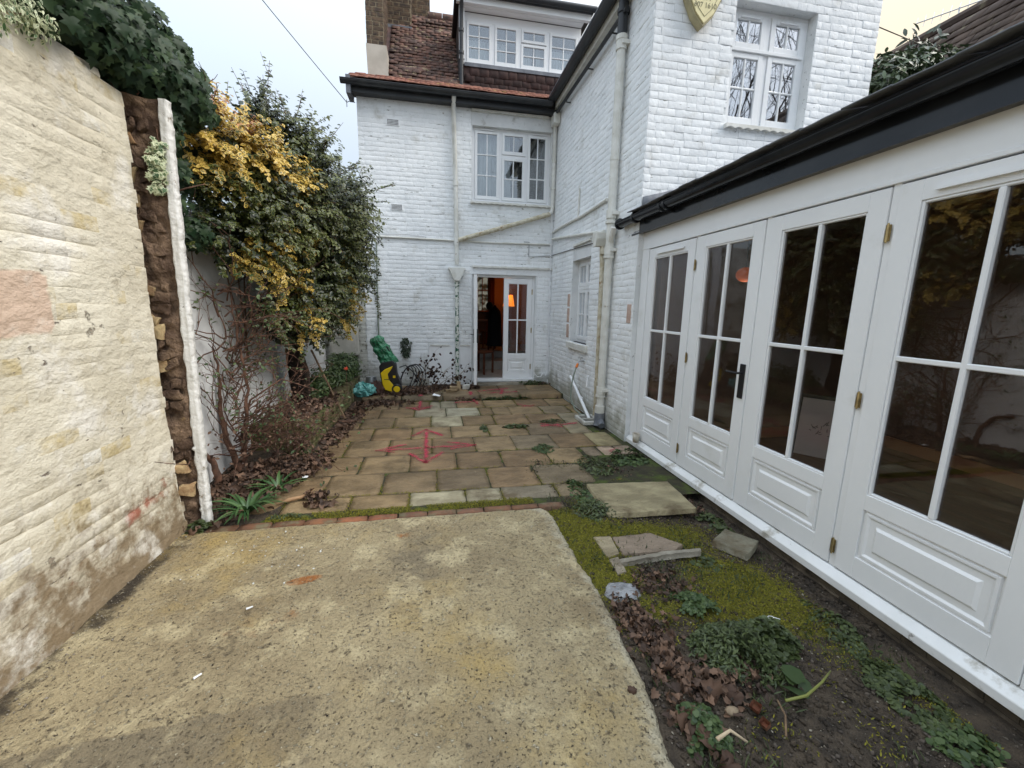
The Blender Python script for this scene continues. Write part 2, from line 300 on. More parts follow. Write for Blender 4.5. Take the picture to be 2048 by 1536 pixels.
M=dict(
 white_brick=mat('painted white brick',(.84,.855,.86),(.77,.79,.80),2.2,.6,.5,18,layers=((srgb(160,152,138),7,.70,.05,9),(srgb(88,80,70),30,.745,.02,4),(srgb(186,184,176),2.6,.66,.12,8),(srgb(132,132,126),7,.655,.012,8,(1,1,5)),(srgb(98,96,88),12,.70,.012,7,(1,1,4))),rnd=.03,bdist=.016,lowdirt=srgb(128,126,104)),
 white_mortar=mat('painted mortar joint',(.76,.77,.77),(.66,.68,.68),3,.75,.6,45,layers=((srgb(90,84,74),20,.66,.05,6),),bdist=.012),
 dirty_brick=mat('grubby white brick',(.62,.62,.58),(.46,.46,.42),2.5,.7,.6,24,layers=((srgb(84,84,62),5,.6,.08,7),(srgb(60,54,44),14,.64,.05,6)),rnd=.08),
 cream=mat('flaking cream paint',(.71,.665,.545),(.61,.56,.44),1.6,.82,.8,13,layers=((srgb(226,222,212),2.4,.60,.07,10),(srgb(190,180,158),3.4,.66,.06,10),(srgb(158,147,130),6.5,.69,.012,10),(srgb(134,122,108),3.1,.74,.008,12),(srgb(120,108,96),11,.70,.010,9,(1,.45,1.5)),(srgb(84,74,64),22,.715,.012,7,(1,.4,1.8)),(srgb(160,92,72),4.6,.79,.010,9),(srgb(70,60,50),50,.745,.03,4)),attrs=(('tone',srgb(196,180,138)),('pale',srgb(226,224,216)),('base',srgb(132,115,90)),('red',srgb(160,100,80)),('pink',srgb(206,182,162))),bdist=.03,stretch=(1,.8,1.2),chip=.30),
 broken=mat('broken brick core',srgb(140,116,94),srgb(92,72,58),7,.95,1,24,layers=((srgb(168,140,104),6,.66,.03,9),(srgb(196,188,176),12,.69,.03,8),(srgb(146,88,68),4.5,.68,.02,8),(srgb(40,30,25),8,.66,.03,8)),bdist=.05),
 plaster=mat('white render',(.72,.73,.73),(.62,.63,.63),2.5,.8,.35,14,layers=((srgb(160,158,152),4,.66,.08,8),(srgb(84,84,76),13,.72,.05,6))),
 stripw=mat('white limewashed edge',(.80,.79,.76),(.70,.69,.65),7,.85,.5,24,layers=((srgb(140,128,110),14,.66,.04,8),(srgb(96,84,70),34,.70,.03,5)),bdist=.04),
 paint=mat('white joinery paint',(.82,.83,.835),(.79,.80,.805),2.2,.30,.10,40,spec=.5,stretch=(1,1,.5),layers=((srgb(216,216,212),2.4,.68,.10,8),(srgb(150,146,134),26,.765,.02,5))),
 sillp=mat('weathered white sill',(.80,.81,.81),(.74,.75,.74),3,.4,.15,40,layers=((srgb(168,164,152),3.5,.60,.06,9),(srgb(110,102,88),9,.69,.04,8),(srgb(70,62,52),30,.72,.03,5))),
 upvc=mat('white window frame',(.78,.79,.80),None,3,.3,0),
 creamy=mat('old white pipe paint',(.72,.715,.67),(.60,.59,.53),6,.45,.3,25,layers=((srgb(130,112,84),10,.68,.05,8),(srgb(40,36,30),20,.70,.025,6))),
 rusty=mat('rusted cream pipe',srgb(206,200,182),srgb(172,160,132),9,.7,.5,40,layers=((srgb(134,102,58),12,.62,.07,7),(srgb(66,52,36),24,.68,.03,6))),
 greenpipe=mat('white over green pipe',srgb(214,216,208),None,6,.5,.3,25,layers=((srgb(24,84,60),15,.52,.02,6),)),
 black=mat('black gloss gutter',(.012,.014,.018),(.02,.022,.026),4,.16,.05,8,spec=.35),
 blackm=mat('dull black gutter',(.016,.018,.022),(.03,.032,.034),4,.45,.1,12,layers=((srgb(80,82,80),12,.74,.03,6),)),
 lead=mat('lead flashing',(.10,.11,.13),(.18,.19,.21),6,.5,.3,18),
 tile=mat('clay roof tile',srgb(112,80,68),srgb(78,60,54),5,.85,.5,60,layers=((srgb(146,132,104),11,.62,.06,6),(srgb(50,42,40),6,.60,.06,6)),rnd=.28),
 tiledark=mat('dark hung tile',srgb(80,58,54),srgb(58,44,42),5,.85,.4,60,rnd=.2,layers=((srgb(190,186,180),30,.74,.02,5),)),
 tilered=mat('new red tile',srgb(148,98,80),srgb(126,84,70),5,.8,.3,60,rnd=.12,layers=((srgb(140,124,60),4,.62,.06,6),)),
 chim=mat('dark stock brick',srgb(96,78,60),srgb(58,48,42),14,.9,.5,60,rnd=.2),
 chimm=mat('chimney mortar',srgb(150,136,112),srgb(112,100,84),9,.9,.4,40),
 stonew=mat('pale parapet render',srgb(188,180,168),srgb(172,164,152),3,.85,.2,20),
 concrete=mat('worn concrete',srgb(182,165,129),srgb(154,138,107),1.2,.9,1.0,34,layers=((srgb(204,188,150),3.2,.57,.08,10),(srgb(146,129,98),1.7,.60,.11,11),(srgb(190,162,98),.9,.60,.12,8),(srgb(110,97,76),4.5,.69,.06,11),(srgb(124,110,86),30,.65,.05,8),(srgb(204,192,164),52,.62,.035,6),(srgb(88,78,62),75,.63,.035,5),(srgb(58,50,40),12,.75,.012,8)),attrs=(('grey',srgb(138,125,100)),('rust',srgb(164,104,52)),('pale',srgb(198,188,162)),('dark',srgb(64,55,42))),bdist=.05,chip=.25),
 slab=mat('sandstone paving',(.98,.94,.88),(.58,.54,.48),3,.58,1.0,14,objcol=True,stretch=(1,1.6,1),layers=((srgb(92,76,50),1.7,.60,.10,9),(srgb(74,66,46),7,.68,.05,8),(srgb(200,186,154),17,.715,.03,7),(srgb(56,50,38),36,.72,.03,5)),bdist=.03),
 joint=mat('mossy joint',srgb(58,54,34),srgb(44,40,28),12,.95,.8,60,layers=((srgb(66,78,24),5,.55,.08,6),)),
 soil=mat('dark soil',srgb(88,76,62),srgb(58,50,41),9,.98,1,55,layers=((srgb(112,104,92),40,.68,.03,4),(srgb(150,144,130),70,.72,.02,3)),attrs=(('moss',srgb(98,96,24)),),bdist=.03),
 moss=mat('green moss',srgb(84,92,22),srgb(50,66,18),16,.98,1,90,bdist=.02),
 gravel=mat('small pale stones',srgb(170,162,146),srgb(120,110,96),30,.9,.3,60,rnd=.3),
 redbrick=mat('worn red brick',srgb(138,100,76),srgb(108,86,68),10,.9,.7,50,objcol=True,layers=((srgb(110,100,76),7,.58,.08,8),)),
 twig=mat('brown stem',srgb(112,80,62),srgb(70,50,40),15,.85,.5,60),
 twigl=mat('pale dry stem',srgb(140,116,88),srgb(98,78,58),12,.8,.3,60),
 bark=mat('dark bark',srgb(58,44,34),srgb(34,27,22),10,.95,1,30,bdist=.03),
 blackp=mat('black plastic',(.012,.012,.014),None,3,.35,0),
 yellow=mat('yellow plastic',srgb(236,200,20),None,3,.35,.02,20,layers=((srgb(170,140,30),8,.68,.06,5),)),
 gbag=mat('green plastic bag',srgb(16,88,52),srgb(52,132,92),9,.3,.6,22,spec=.7,bdist=.02),
 tbag=mat('teal plastic bag',srgb(66,140,136),srgb(120,186,180),12,.3,.8,24,spec=.7,bdist=.02),
 sack=mat('brown sack',srgb(84,58,50),srgb(58,42,38),9,.9,.8,26,bdist=.02),
 grey=mat('grey cabinet',srgb(190,188,180),srgb(166,164,156),4,.6,.15,30),
 darkw=mat('dark void',(.02,.018,.016),None,3,.9),
 wood=mat('dark floor boards',srgb(96,64,46),srgb(66,42,32),4,.45,.2,10,stretch=(6,.6,1)),
 skirt=mat('skirting board',srgb(200,150,110),None,3,.6),
 plast=mat('room wall plaster',srgb(146,128,112),srgb(134,118,102),1,.9,.05,20),
 ceil=mat('room ceiling',srgb(225,220,212),None,1,.9),
 brass=mat('brass hinge',srgb(186,166,120),srgb(150,132,96),20,.35,.1,60,metal=.9),
 steel=mat('grey metal',(.45,.46,.47),None,3,.4,metal=.8),
 hose=mat('grey green hose',srgb(120,130,118),None,3,.5),
 orange=mat('orange fitting',srgb(220,120,40),None,3,.5),
 paper=mat('white paper',(.8,.8,.8),None,3,.8),
 curtain=mat('sheer curtain',(.62,.63,.62),(.5,.51,.51),3,.9,.4,6,stretch=(6,6,.6)),
 curtdark=mat('grey curtain',(.17,.16,.14),(.12,.11,.10),3,.9),
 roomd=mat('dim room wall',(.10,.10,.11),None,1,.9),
 red=mat('red flower',srgb(190,60,30),None,3,.6),
 cupm=mat('stained plastic cup',srgb(190,184,170),srgb(150,140,124),14,.6,.2,40,layers=((srgb(96,84,66),7,.62,.06,6),)),
 alarm=mat('faded yellow alarm case',srgb(226,214,164),srgb(204,192,142),3,.5,.05,20,layers=((srgb(140,124,84),10,.7,.05,6),)),
 alarmg=mat('alarm case side',srgb(186,176,138),srgb(160,150,118),5,.6,.1,20),
 ink=mat('worn grey print',srgb(138,132,104),None,3,.7),
 mesh_red=mat('old window timber',srgb(150,90,60),None,3,.6),
 woodch=mat('chair wood',srgb(92,52,34),None,6,.5),
 coat=mat('black cloth',(.004,.005,.008),None,3,.9),
 tilefl=mat('interior stone tile',srgb(150,146,140),srgb(128,124,118),3,.5),
 roofbrown=mat('old brown roof',srgb(104,88,78),srgb(80,67,60),2,.9,.6,14,layers=((srgb(130,120,100),5,.64,.07,7),)),
)
M['glass']=glassmat('window glass',(.86,.89,.9),3.5)
M['glass_door']=glassmat('door glass',(.87,.84,.82),1.25,.03)
M['glass_up']=glassmat('upper glass',(.8,.84,.88),9,.03)
LM=dict(
 ivy=leafmat('ivy leaf',(.014,.036,.015),(.045,.080,.030),rough=.5,spec=.3,trans=.15),
 euo=leafmat('golden euonymus leaf',srgb(52,70,30),srgb(150,134,56),edge=srgb(214,182,90),rough=.4,trans=.2),
 euog=leafmat('green euonymus leaf',srgb(26,40,22),srgb(58,72,32),edge=srgb(100,106,52),rough=.4,trans=.12),
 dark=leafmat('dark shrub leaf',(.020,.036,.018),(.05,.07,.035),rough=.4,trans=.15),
 var=leafmat('white edged ivy leaf',srgb(70,100,60),srgb(110,130,90),edge=srgb(206,212,176),rough=.4),
 weed=leafmat('weed leaf',srgb(50,72,38),srgb(94,112,66),rough=.5,trans=.3),
 weedd=leafmat('dark weed leaf',srgb(50,62,34),srgb(86,98,54),rough=.5,trans=.2),
 strap=leafmat('strap leaf',srgb(40,76,40),srgb(92,120,70),rough=.35,trans=.2),
 dead=leafmat('dead leaf',srgb(58,44,36),srgb(122,94,74),rough=.75,trans=.05),
 deadb=leafmat('big fallen leaf',srgb(70,50,38),srgb(116,86,64),rough=.75,trans=.05),
 laurel=leafmat('laurel leaf',srgb(44,58,38),srgb(96,112,78),rough=.3,trans=.1),
)
# frames: a runs along the wall, b out of it, c up
FH=Fr((0,8.1,0),(1,0,0),(0,-1,0))      # house back wall
FW=Fr((2.30,0,0),(0,1,0),(-1,0,0))     # wing side wall
FS=Fr((0,4.57,0),(1,0,0),(0,-1,0))     # wing end wall
FG=Fr((2.36,0,0),(0,1,0),(-1,0,0))     # garden room front
FC=Fr((-1.75,0,0),(0,1,0),(1,0,0))     # cream wall
# ================================================================== bricks
def brick_meshes(name,w,d,h,mat_,n=8,rough=.004,seed=1,nx=4,nz=3):
    r=random.Random(seed); out=[]
    for q in range(n):
        V=[];Fc=[];off=Vector((r.uniform(0,99),r.uniform(0,99),q*7.))
        xs=[-.5+i/nx for i in range(nx+1)]; zs=[-.5+j/nz for j in range(nz+1)]
        if nx>=4 and w<1: xs[1]=-.5+.014/w; xs[-2]=.5-.014/w
        if nz>=3 and h<1: zs[1]=-.5+.013/h; zs[-2]=.5-.013/h
        for j,z in enumerate(zs):
            for i,x in enumerate(xs):
                edge=(i in(0,nx))+(j in(0,nz))
                px,pz=x*w,z*h
                if i in(0,nx): px-=math.copysign(.0012,px)
                if j in(0,nz): pz-=math.copysign(.0008,pz)
                y=d-((.0024 if j in(0,nz) else 0)+(.0008 if i in(0,nx) else 0))*min(1,w*9)+rough*noise.noise(off+Vector((px*14,0,pz*22)))
                V.append((px+rough*.7*noise.noise(off+Vector((pz*30,5,px*8))),y,pz+rough*.8*noise.noise(off+Vector((px*16,9,pz*9)))))
        k=nx+1
        for j in range(nz):
            for i in range(nx):
                a=j*k+i; Fc.append((a,a+k,a+k+1,a+1))
        per=[j*0+i for i in range(nx+1)]+[(j)*k+nx for j in range(1,nz+1)]+[nz*k+i for i in range(nx-1,-1,-1)]+[j*k for j in range(nz-1,0,-1)]
        b0=len(V)
        for p in per:
            x,y,z=V[p]; V.append((x+math.copysign(.002,x),-.004,z+math.copysign(.002,z)))
        m=len(per)
        b1=len(V)
        for p in per: V.append(V[p])
        for i in range(m):
            j=(i+1)%m; Fc.append((b1+i,b1+j,b0+j,b0+i))
        me=mesh_np(name,V,Fc,mat_,smooth=True); out.append((me,np.array(V),np.array(Fc)))
    return out
def brick_list(F,a0,a1,c0,c1,holes=(),gauge=.075,bl=.2225,r=None,skip=0.0,flem=True,jit=.0):
    r=r or random.Random(3); L=[]; c=c0; row=0
    while c<c1-.02:
        h=gauge; a=a0-r.uniform(0,.05)-(0 if row%2 else bl*.5); k=row%2
        segs=[]
        while a<a1:
            l=bl if (k%2==0 or not flem) else bl*.52
            segs.append((a,a+l)); a+=l; k+=1
        for s0,s1 in segs:
            s0=max(s0,a0); s1=min(s1,a1)
            parts=[(s0,s1)]
            for (h0,h1,hc0,hc1) in holes:
                if c+gauge*.75>hc0 and c+gauge*.25<hc1:
                    np_=[]
                    for x0,x1 in parts:
                        if x1<=h0 or x0>=h1: np_.append((x0,x1))
                        else:
                            if x0<h0: np_.append((x0,h0))
                            if x1>h1: np_.append((h1,x1))
                    parts=np_
            for x0,x1 in parts:
                if x1-x0>.035 and r.random()>=skip: L.append((F,(x0+x1)/2,c+gauge/2+r.uniform(-jit,jit)+(.008*noise.noise((x0*.9,c*.8,2)) if jit else 0),x1-x0,gauge))
        c+=gauge; row+=1
    return L
def place_bricks(L,meshes,parent,name='brick',w=.2225,h=.075,gap=.0015,nparts=300,seed=5,tones=None,b=0.0,bj=.002,rot=.008,score=None):
    r=random.Random(seed)
    key=score or (lambda e:(e[0].p(e[1],0,e[2])-CAM).length)
    L=sorted(L,key=key)
    VV=[];FF=[];n=0
    for i,(F,a,c,bw,bh) in enumerate(L):
        me,V,Fc=meshes[r.randrange(len(meshes))]
        M_=F.M(a,b+r.uniform(-bj,bj),c,(bw-gap)/(w),1,(bh-gap)/(h),r.uniform(-rot,rot))
        if i<nparts:
            o=link(name,me,parent,M_)
            if tones: o.color=(*tones[r.randrange(len(tones))],1)
        else:
            A=np.array(M_)[:3,:]; X=V@A[:,:3].T+A[:,3]-np.array(wl(parent))
            VV.append(X); FF.append(Fc+n); n+=len(V)
    if VV:
        me=mesh_np(name,np.concatenate(VV),np.concatenate(FF),meshes[0][0].materials[0],smooth=True)
        o=link(name,me,parent,None,kind='stuff')
        return o
def wall_back(F,a0,a1,c0,c1,holes,t,name,mat_,parent,b=0.0,kind=None):
    """solid wall with openings: boxes split at the openings, built as one mesh"""
    A=sorted({a0,a1,*[x for h in holes for x in h[:2] if a0<x<a1]}); Cc=sorted({c0,c1,*[x for h in holes for x in h[2:4] if c0<x<c1]})
    mb=MB()
    for i in range(len(A)-1):
        run=None
        for j in range(len(Cc)-1):
            am=(A[i]+A[i+1])/2; cm=(Cc[j]+Cc[j+1])/2
            inside=any(h[0]<am<h[1] and h[2]<cm<h[3] for h in holes)
            if not inside:
                if run is None: run=[Cc[j],Cc[j+1]]
                else: run[1]=Cc[j+1]
            if inside or j==len(Cc)-2:
                if run: mb.box(A[i],A[i+1],b-t,b,run[0],run[1],F)
                run=None
    return mb.build(name,mat_,parent,kind=kind)
# ================================================================== joinery
def pane(F,a0,a1,b,c0,c1,par,m='glass'):
    MB().box(a0-.004,a1+.004,b-.003,b+.001,c0-.004,c1+.004,F).build('pane',M[m],par)
def sash(par,F,a0,a1,c0,c1,b,cols,rows,st=.045,top=.045,bot=.06,bar=.018,th=.045,gm='glass',m='paint',rowpos=None):
    """glazed leaf: frame, glazing bars, panes (children of par)"""
    mb=MB()
    mb.box(a0,a0+st,b-th,b,c0,c1,F).box(a1-st,a1,b-th,b,c0,c1,F)
    mb.box(a0+st,a1-st,b-th,b-.0004,c1-top,c1,F).box(a0+st,a1-st,b-th,b-.0004,c0,c0+bot,F)
    mb.build('sash',M[m],par,bevel=.003)
    g0,g1,h0,h1=a0+st,a1-st,c0+bot,c1-top
    bars=MB()
    xs=[g0+(g1-g0)*i/cols for i in range(cols+1)]
    zs=rowpos and [h0,*rowpos,h1] or [h0+(h1-h0)*i/rows for i in range(rows+1)]
    for x in xs[1:-1]: bars.box(x-bar/2,x+bar/2,b-.034,b-.004,h0,h1,F)
    for z in zs[1:-1]: bars.box(g0,g1,b-.033,b-.0045,z-bar/2,z+bar/2,F)
    if cols>1 or len(zs)>2: bars.build('glazing_bar',M[m],par,bevel=.004)
    for i in range(cols):
        for j in range(len(zs)-1):
            e0=bar/2 if i else 0; e1=bar/2 if i<cols-1 else 0; f0=bar/2 if j else 0; f1=bar/2 if j<len(zs)-2 else 0
            pane(F,xs[i]+e0,xs[i+1]-e1,b-.02,zs[j]+f0,zs[j+1]-f1,par,gm)
def scallop(F,a0,a1,c,b,par,drop=.02,h=.03,mname='creamy',name='drip_edge',per=.11):
    mb=MB(); n=int((a1-a0)/.014)
    k=len(mb.v)
    for i in range(n+1):
        a=a0+(a1-a0)*i/n; z=c-h-drop*.5*(1-abs(math.sin(math.pi*(a-a0)/per)))*1.2
        for bb,zz in ((.0,c),(b,c),(b,z),(0,z)): mb.v.append(F.p(a,bb,zz))
    for i in range(n):
        q=k+i*4
        for j in range(4): mb.f.append((q+j,q+(j+1)%4,q+4+(j+1)%4,q+4+j))
    mb.f.append((k,k+1,k+2,k+3)); q=k+n*4; mb.f.append((q+3,q+2,q+1,q))
    return mb.build(name,M[mname],par)
def lens(n=5): pass
# ================================================================== GROUND
def poly_in(x,y,P):
    c=False; j=len(P)-1
    for i in range(len(P)):
        if (P[i][1]>y)!=(P[j][1]>y) and x<(P[j][0]-P[i][0])*(y-P[i][1])/(P[j][1]-P[i][1])+P[i][0]: c=not c
        j=i
    return c
mb=MB()
mb.grid(lambda u,v:(-150+300*u,-150+300*v,-.09),4,4)
mb.build('ground',M['soil'],None,kind='structure')
sm=lambda x,a,b:max(0.,min(1.,(x-a)/(b-a)))
def blob(x,y,cx,cy,rx,ry): return max(0.,1-math.hypot((x-cx)/rx,(y-cy)/ry))
# concrete slab
def slab_right(y):
    pts=[(-1.2,.70),(1.07,.805),(1.31,.865),(1.55,.885),(2.0,.905),(2.42,.885),(2.75,.885),(2.90,.885),(2.955,.865),(2.985,.83)]
    for (y0,x0),(y1,x1) in zip(pts,pts[1:]):
        if y0<=y<=y1: return x0+(x1-x0)*(y-y0)/(y1-y0)
    return pts[-1][1]
NX,NY=190,250; V=[];At={k:[] for k in('grey','rust','pale','dark')}
for j in range(NY+1):
    t=j/NY; y=-1.2+4.2*(t**.8)
    y=min(y,2.99+.012*math.sin(7))
    xr=slab_right(y)+.022*noise.noise((0,y*6,3))+.012*noise.noise((0,y*24,3))+.006*noise.noise((0,y*70,3)); xl=-1.83
    for i in range(NX+1):
        x=xl+(xr-xl)*i/NX
        yy=y+(.006*noise.noise((x*20,0,0)) if j==NY else 0)
        e=min(xr-x,3.0-y+.001)
        z=.022+.006*fbm((x,y,0),1.3,3)+.0028*fbm((x,y,5),9,4)
        pit=noise.noise((x*17,y*17,8)); z-=.022*max(0,pit-.46); z+=.0025*noise.noise((x*48,y*48,2))
        z-=.018*(1-sm(e,0,.035))**2
        V.append((x,yy,z))
        g1=1.25*sm(.5-(y-(1.555+.085*(x+.6)))*30,0,1)*sm(-x-.25,-.1,.4)   # greyer zone below the straight joint on the left
        g2=1.0*blob(x,y,-.12,2.45,.42,.62)+.5*blob(x,y,.6,1.6,.4,.9)
        At['grey'].append(min(1,g1*.65+g2*.75)); 
        At['rust'].append(min(.72,1.3*blob(x-.9*(y-2.33),y,-.76,2.33,.13,.055)+.9*blob(x,y,-.22,2.73,.10,.07)+.45*blob(x,y,-.8,2.0,.5,.25)))
        At['pale'].append(min(.9,.75*(1-sm(xr-x,0,.16))+.45*(1-sm(3.0-y,0,.12))))
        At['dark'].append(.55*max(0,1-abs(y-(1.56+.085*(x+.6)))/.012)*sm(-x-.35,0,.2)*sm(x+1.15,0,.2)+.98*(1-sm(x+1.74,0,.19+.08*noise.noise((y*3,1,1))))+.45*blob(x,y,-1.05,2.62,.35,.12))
idx=np.arange((NX+1)*(NY+1)).reshape(NY+1,NX+1)
Fc=np.stack([idx[:-1,:-1],idx[:-1,1:],idx[1:,1:],idx[1:,:-1]],-1).reshape(-1,4)
V=np.array(V)
rim=list(idx[:,-1])+list(idx[-1,::-1][1:]); n0=len(V)
low=V[rim].copy(); low[:,2]=-.08; low[:,0]-=.0; V=np.vstack([V,low])
Fr2=[(rim[i],n0+i,n0+i+1,rim[i+1]) for i in range(len(rim)-1)]
for k in At: At[k]=At[k]+[0.3 if k=='dark' else 0]*len(rim)
link('concrete_slab',mesh_np('concrete_slab',V,np.vstack([Fc,Fr2]),M['concrete'],smooth=True,attrs=At),kind='structure')
# second piece of concrete at the lower right
mb=MB()
cpts=[(1.45,.2),(1.52,.62),(1.60,.80),(1.75,.905),(1.90,.935),(2.06,.925),(2.22,.85),(2.32,.8),(2.32,-.5),(1.4,-.5)]
mb.prism([(x,y) for x,y in cpts],-.08,.028,Fr((0,0,0),(1,0,0),(0,0,1))) if 0 else None
top=[Vector((x+.012*noise.noise((x*9,y*9,0)),y-.03,-.052)) for x,y in cpts]
mb.poly(top); 
k=len(mb.v); mb.v+=[Vector((p.x,p.y,-.09)) for p in top]
for i in range(len(top)): j=(i+1)%len(top); mb.f.append((i,k+i,k+j,j))
mb.build('concrete_patch',M['concrete'],None,kind='structure')
# soil bed on the right, moss mask
def soil_h(x,y):
    z=-.02-.075*sm(x,1.35,2.2)*sm(4.0-y,0,.8)+.018*fbm((x,y,2),2.2,3)+.010*fbm((x,y,7),9,3)+.005*noise.noise((x*38,y*38,1))
    return z
def moss_m(x,y):
    m=.9*blob(x,y,1.05,2.2,.30,.75)+.8*blob(x,y,2.0,1.75,.30,.5)+.6*blob(x,y,1.25,3.1,.2,.3)+.95*blob(x,y,1.0,2.50,.34,.62)+.95*blob(x,y,1.25,2.62,.55,.25)+.9*blob(x,y,1.75,2.55,.45,.25)+1.0*blob(x,y,1.80,2.05,.42,.42)+.8*blob(x,y,1.55,1.80,.55,.22)+.8*blob(x,y,.92,2.92,.22,.18)+.5*blob(x,y,2.18,1.15,.18,.5)
    return min(1,m*1.25)
NX,NY=130,300; V=[];A=[]
for j in range(NY+1):
    y=-1.2+5.35*(j/NY)**.85
    for i in range(NX+1):
        x=.60+1.80*i/NX
        mm=moss_m(x,y); V.append((x,y,soil_h(x,y)+.012*mm*(.6+.6*noise.noise((x*30,y*30,4))))); A.append(mm*.9)
idx=np.arange((NX+1)*(NY+1)).reshape(NY+1,NX+1)
Fc=np.stack([idx[:-1,:-1],idx[:-1,1:],idx[1:,1:],idx[1:,:-1]],-1).reshape(-1,4)
link('soil_bed',mesh_np('soil_bed',V,Fc,M['soil'],smooth=True,attrs={'moss':A}),kind='structure')
# left bed
def bed_h(x,y): return .02+.03*fbm((x,y,3),3,3)+.05*sm(-x,1.3,1.9)
mb=MB(); mb.grid(lambda u,v:(-2.05+.85*u,3.0+5.1*v,bed_h(-2.05+.85*u,3.0+5.1*v)-.03),24,110)
mb.build('planting_bed',M['soil'],None,smooth=True,kind='structure')
# ------------------------------------------------------------------ paving
pav=struct_empty('paving')
MB().grid(lambda u,v:(-1.55+3.9*u,3.1+5.0*v,-.010+.004*noise.noise((u*60,v*60,0))+(.078 if 3.1+5.0*v>7.06 else 0)),90,150).build('joint_bed',M['joint'],pav,smooth=True)
TAN=[(.29,.21,.115),(.27,.19,.10),(.22,.16,.09),(.33,.24,.13),(.20,.15,.09),(.25,.17,.09)]
PALE=(.47,.43,.30); DK=(.24,.19,.12); PINK=(.55,.42,.33)
rs=random.Random(11)
def pave(x0,x1,y0,y1,col=None,z=0,name='paving_slab',parent=pav,th=.045,clip=None,rough=.0028,gap=.006,tilt=.006,uneven=.012,mat_='slab',edge=.006):
    nx=max(4,int((x1-x0)/.045)); ny=max(4,int((y1-y0)/.045)); s=rs.uniform(0,99); tx,ty=rs.uniform(-tilt,tilt),rs.uniform(-tilt,tilt); dz=rs.uniform(-.003,.003)
    cx,cy=(x0+x1)/2,(y0+y1)/2; V=[]
    gx0,gx1,gy0,gy1=[gap*rs.uniform(.4,1.5) for _ in range(4)]
    for j in range(ny+1):
        for i in range(nx+1):
            u,v=i/nx,j/ny; x=x0+gx0+(x1-gx1-x0-gx0)*u; y=y0+gy0+(y1-gy1-y0-gy0)*v
            b=(i in(0,nx))or(j in(0,ny))
            if b: x+=edge*.8*noise.noise((x*25,y*25,s)); y+=edge*.8*noise.noise((x*25+9,y*25,s))
            if (i in(0,nx)) and (j in(0,ny)):
                x+=(cx-x)*.03; y+=(cy-y)*.03
            zz=z+dz+(x-cx)*tx+(y-cy)*ty+rough*fbm((x,y,s),6,3)+rough*.8*noise.noise((x*5+y*11,y*28,s))-(.006 if b else 0)
            if clip and clip(x,y): zz-=.06
            V.append((x,y,zz))
    idx=np.arange((nx+1)*(ny+1)).reshape(ny+1,nx+1)
    Fc=np.stack([idx[:-1,:-1],idx[:-1,1:],idx[1:,1:],idx[1:,:-1]],-1).reshape(-1,4)
    rim=list(idx[0,:])+list(idx[1:,-1])+list(idx[-1,:-1][::-1])+list(idx[1:-1,0][::-1]); n0=len(V); V=np.array(V); lo=V[rim].copy(); lo[:,2]=z-th
    V=np.vstack([V,lo]); m=len(rim)
    Fs=[(rim[i],n0+i,n0+(i+1)%m,rim[(i+1)%m]) for i in range(m)]
    c=col or rs.choice(TAN); k=rs.uniform(.88,1.12)
    V-=np.array(wl(parent)) if parent else 0
    o=link(name,mesh_np(name,V,np.vstack([Fc,Fs]),M[mat_],smooth=True),parent); o.color=(c[0]*k,c[1]*k,c[2]*k,1); return o
rows=[(3.215,3.465,[-1.45,-1.2,-.69,-.22,.25,.565,1.06,1.30],{3:PALE,4:PALE,5:(.27,.235,.17),6:(.23,.18,.11)}),
 (3.465,3.945,[-1.42,-.96,-.475,.01,.49,.97,1.50],{5:DK}),
 (3.945,4.43,[-1.38,-.745,-.26,.215,.70,1.215,1.62],{}),
 (4.43,4.965,[-1.32,-.98,-.525,-.04,.455,.925,1.43,1.90,2.22],{7:(.38,.33,.19),5:DK}),
 (4.965,5.47,[-1.26,-.77,-.295,.20,.685,1.20,1.74,2.05],{6:(.28,.24,.16)}),
 (5.47,5.995,[-1.25,-.99,-.555,-.055,.38,.84,1.34,1.84,2.24],{3:PALE,7:(.30,.26,.18)}),
 (5.995,6.49,[-1.25,-.80,-.30,.17,.68,.89,1.16,1.67,2.13,2.28],{2:(.36,.33,.24),3:(.38,.36,.27),7:DK}),
 (6.49,7.0,[-1.25,-1.05,-.56,-.08,.09,.35,.81,1.35,1.9,2.28],{3:(.32,.29,.21),4:(.34,.31,.22)})]
for y0,y1,xs,cc in rows:
    for i in range(len(xs)-1): pave(xs[i],xs[i+1],y0,y1,cc.get(i))
for x0,x1,y0,y1,c in [(1.86,2.06,4.13,4.42,PINK),(2.07,2.27,4.13,4.42,(.42,.33,.26)),(1.66,1.85,4.13,4.42,(.30,.24,.17)),(2.0,2.2,4.44-.0,4.44,PINK)][:3]:
    pave(x0,x1,y0,y1,c)
for x0,x1 in zip([-1.2,-.55,.14,.78,1.50],[-.55,.14,.78,1.50,2.28]): pave(x0,x1,7.03,7.46,rs.choice(TAN[1:3]+[DK]),z=.08,th=.10)
for x0,x1 in zip([-1.2,-.5,.0,.62,1.2,1.75],[-.5,.0,.62,1.2,1.75,2.28]): pave(x0,x1,7.46,7.94 if x0>.5 and x1<2.1 else 8.09,rs.choice(TAN[1:3]+[DK]),z=.08,th=.10)
pave(.72,2.02,7.95,8.09,(.26,.24,.19),z=.125,th=.13,name='threshold_stone')
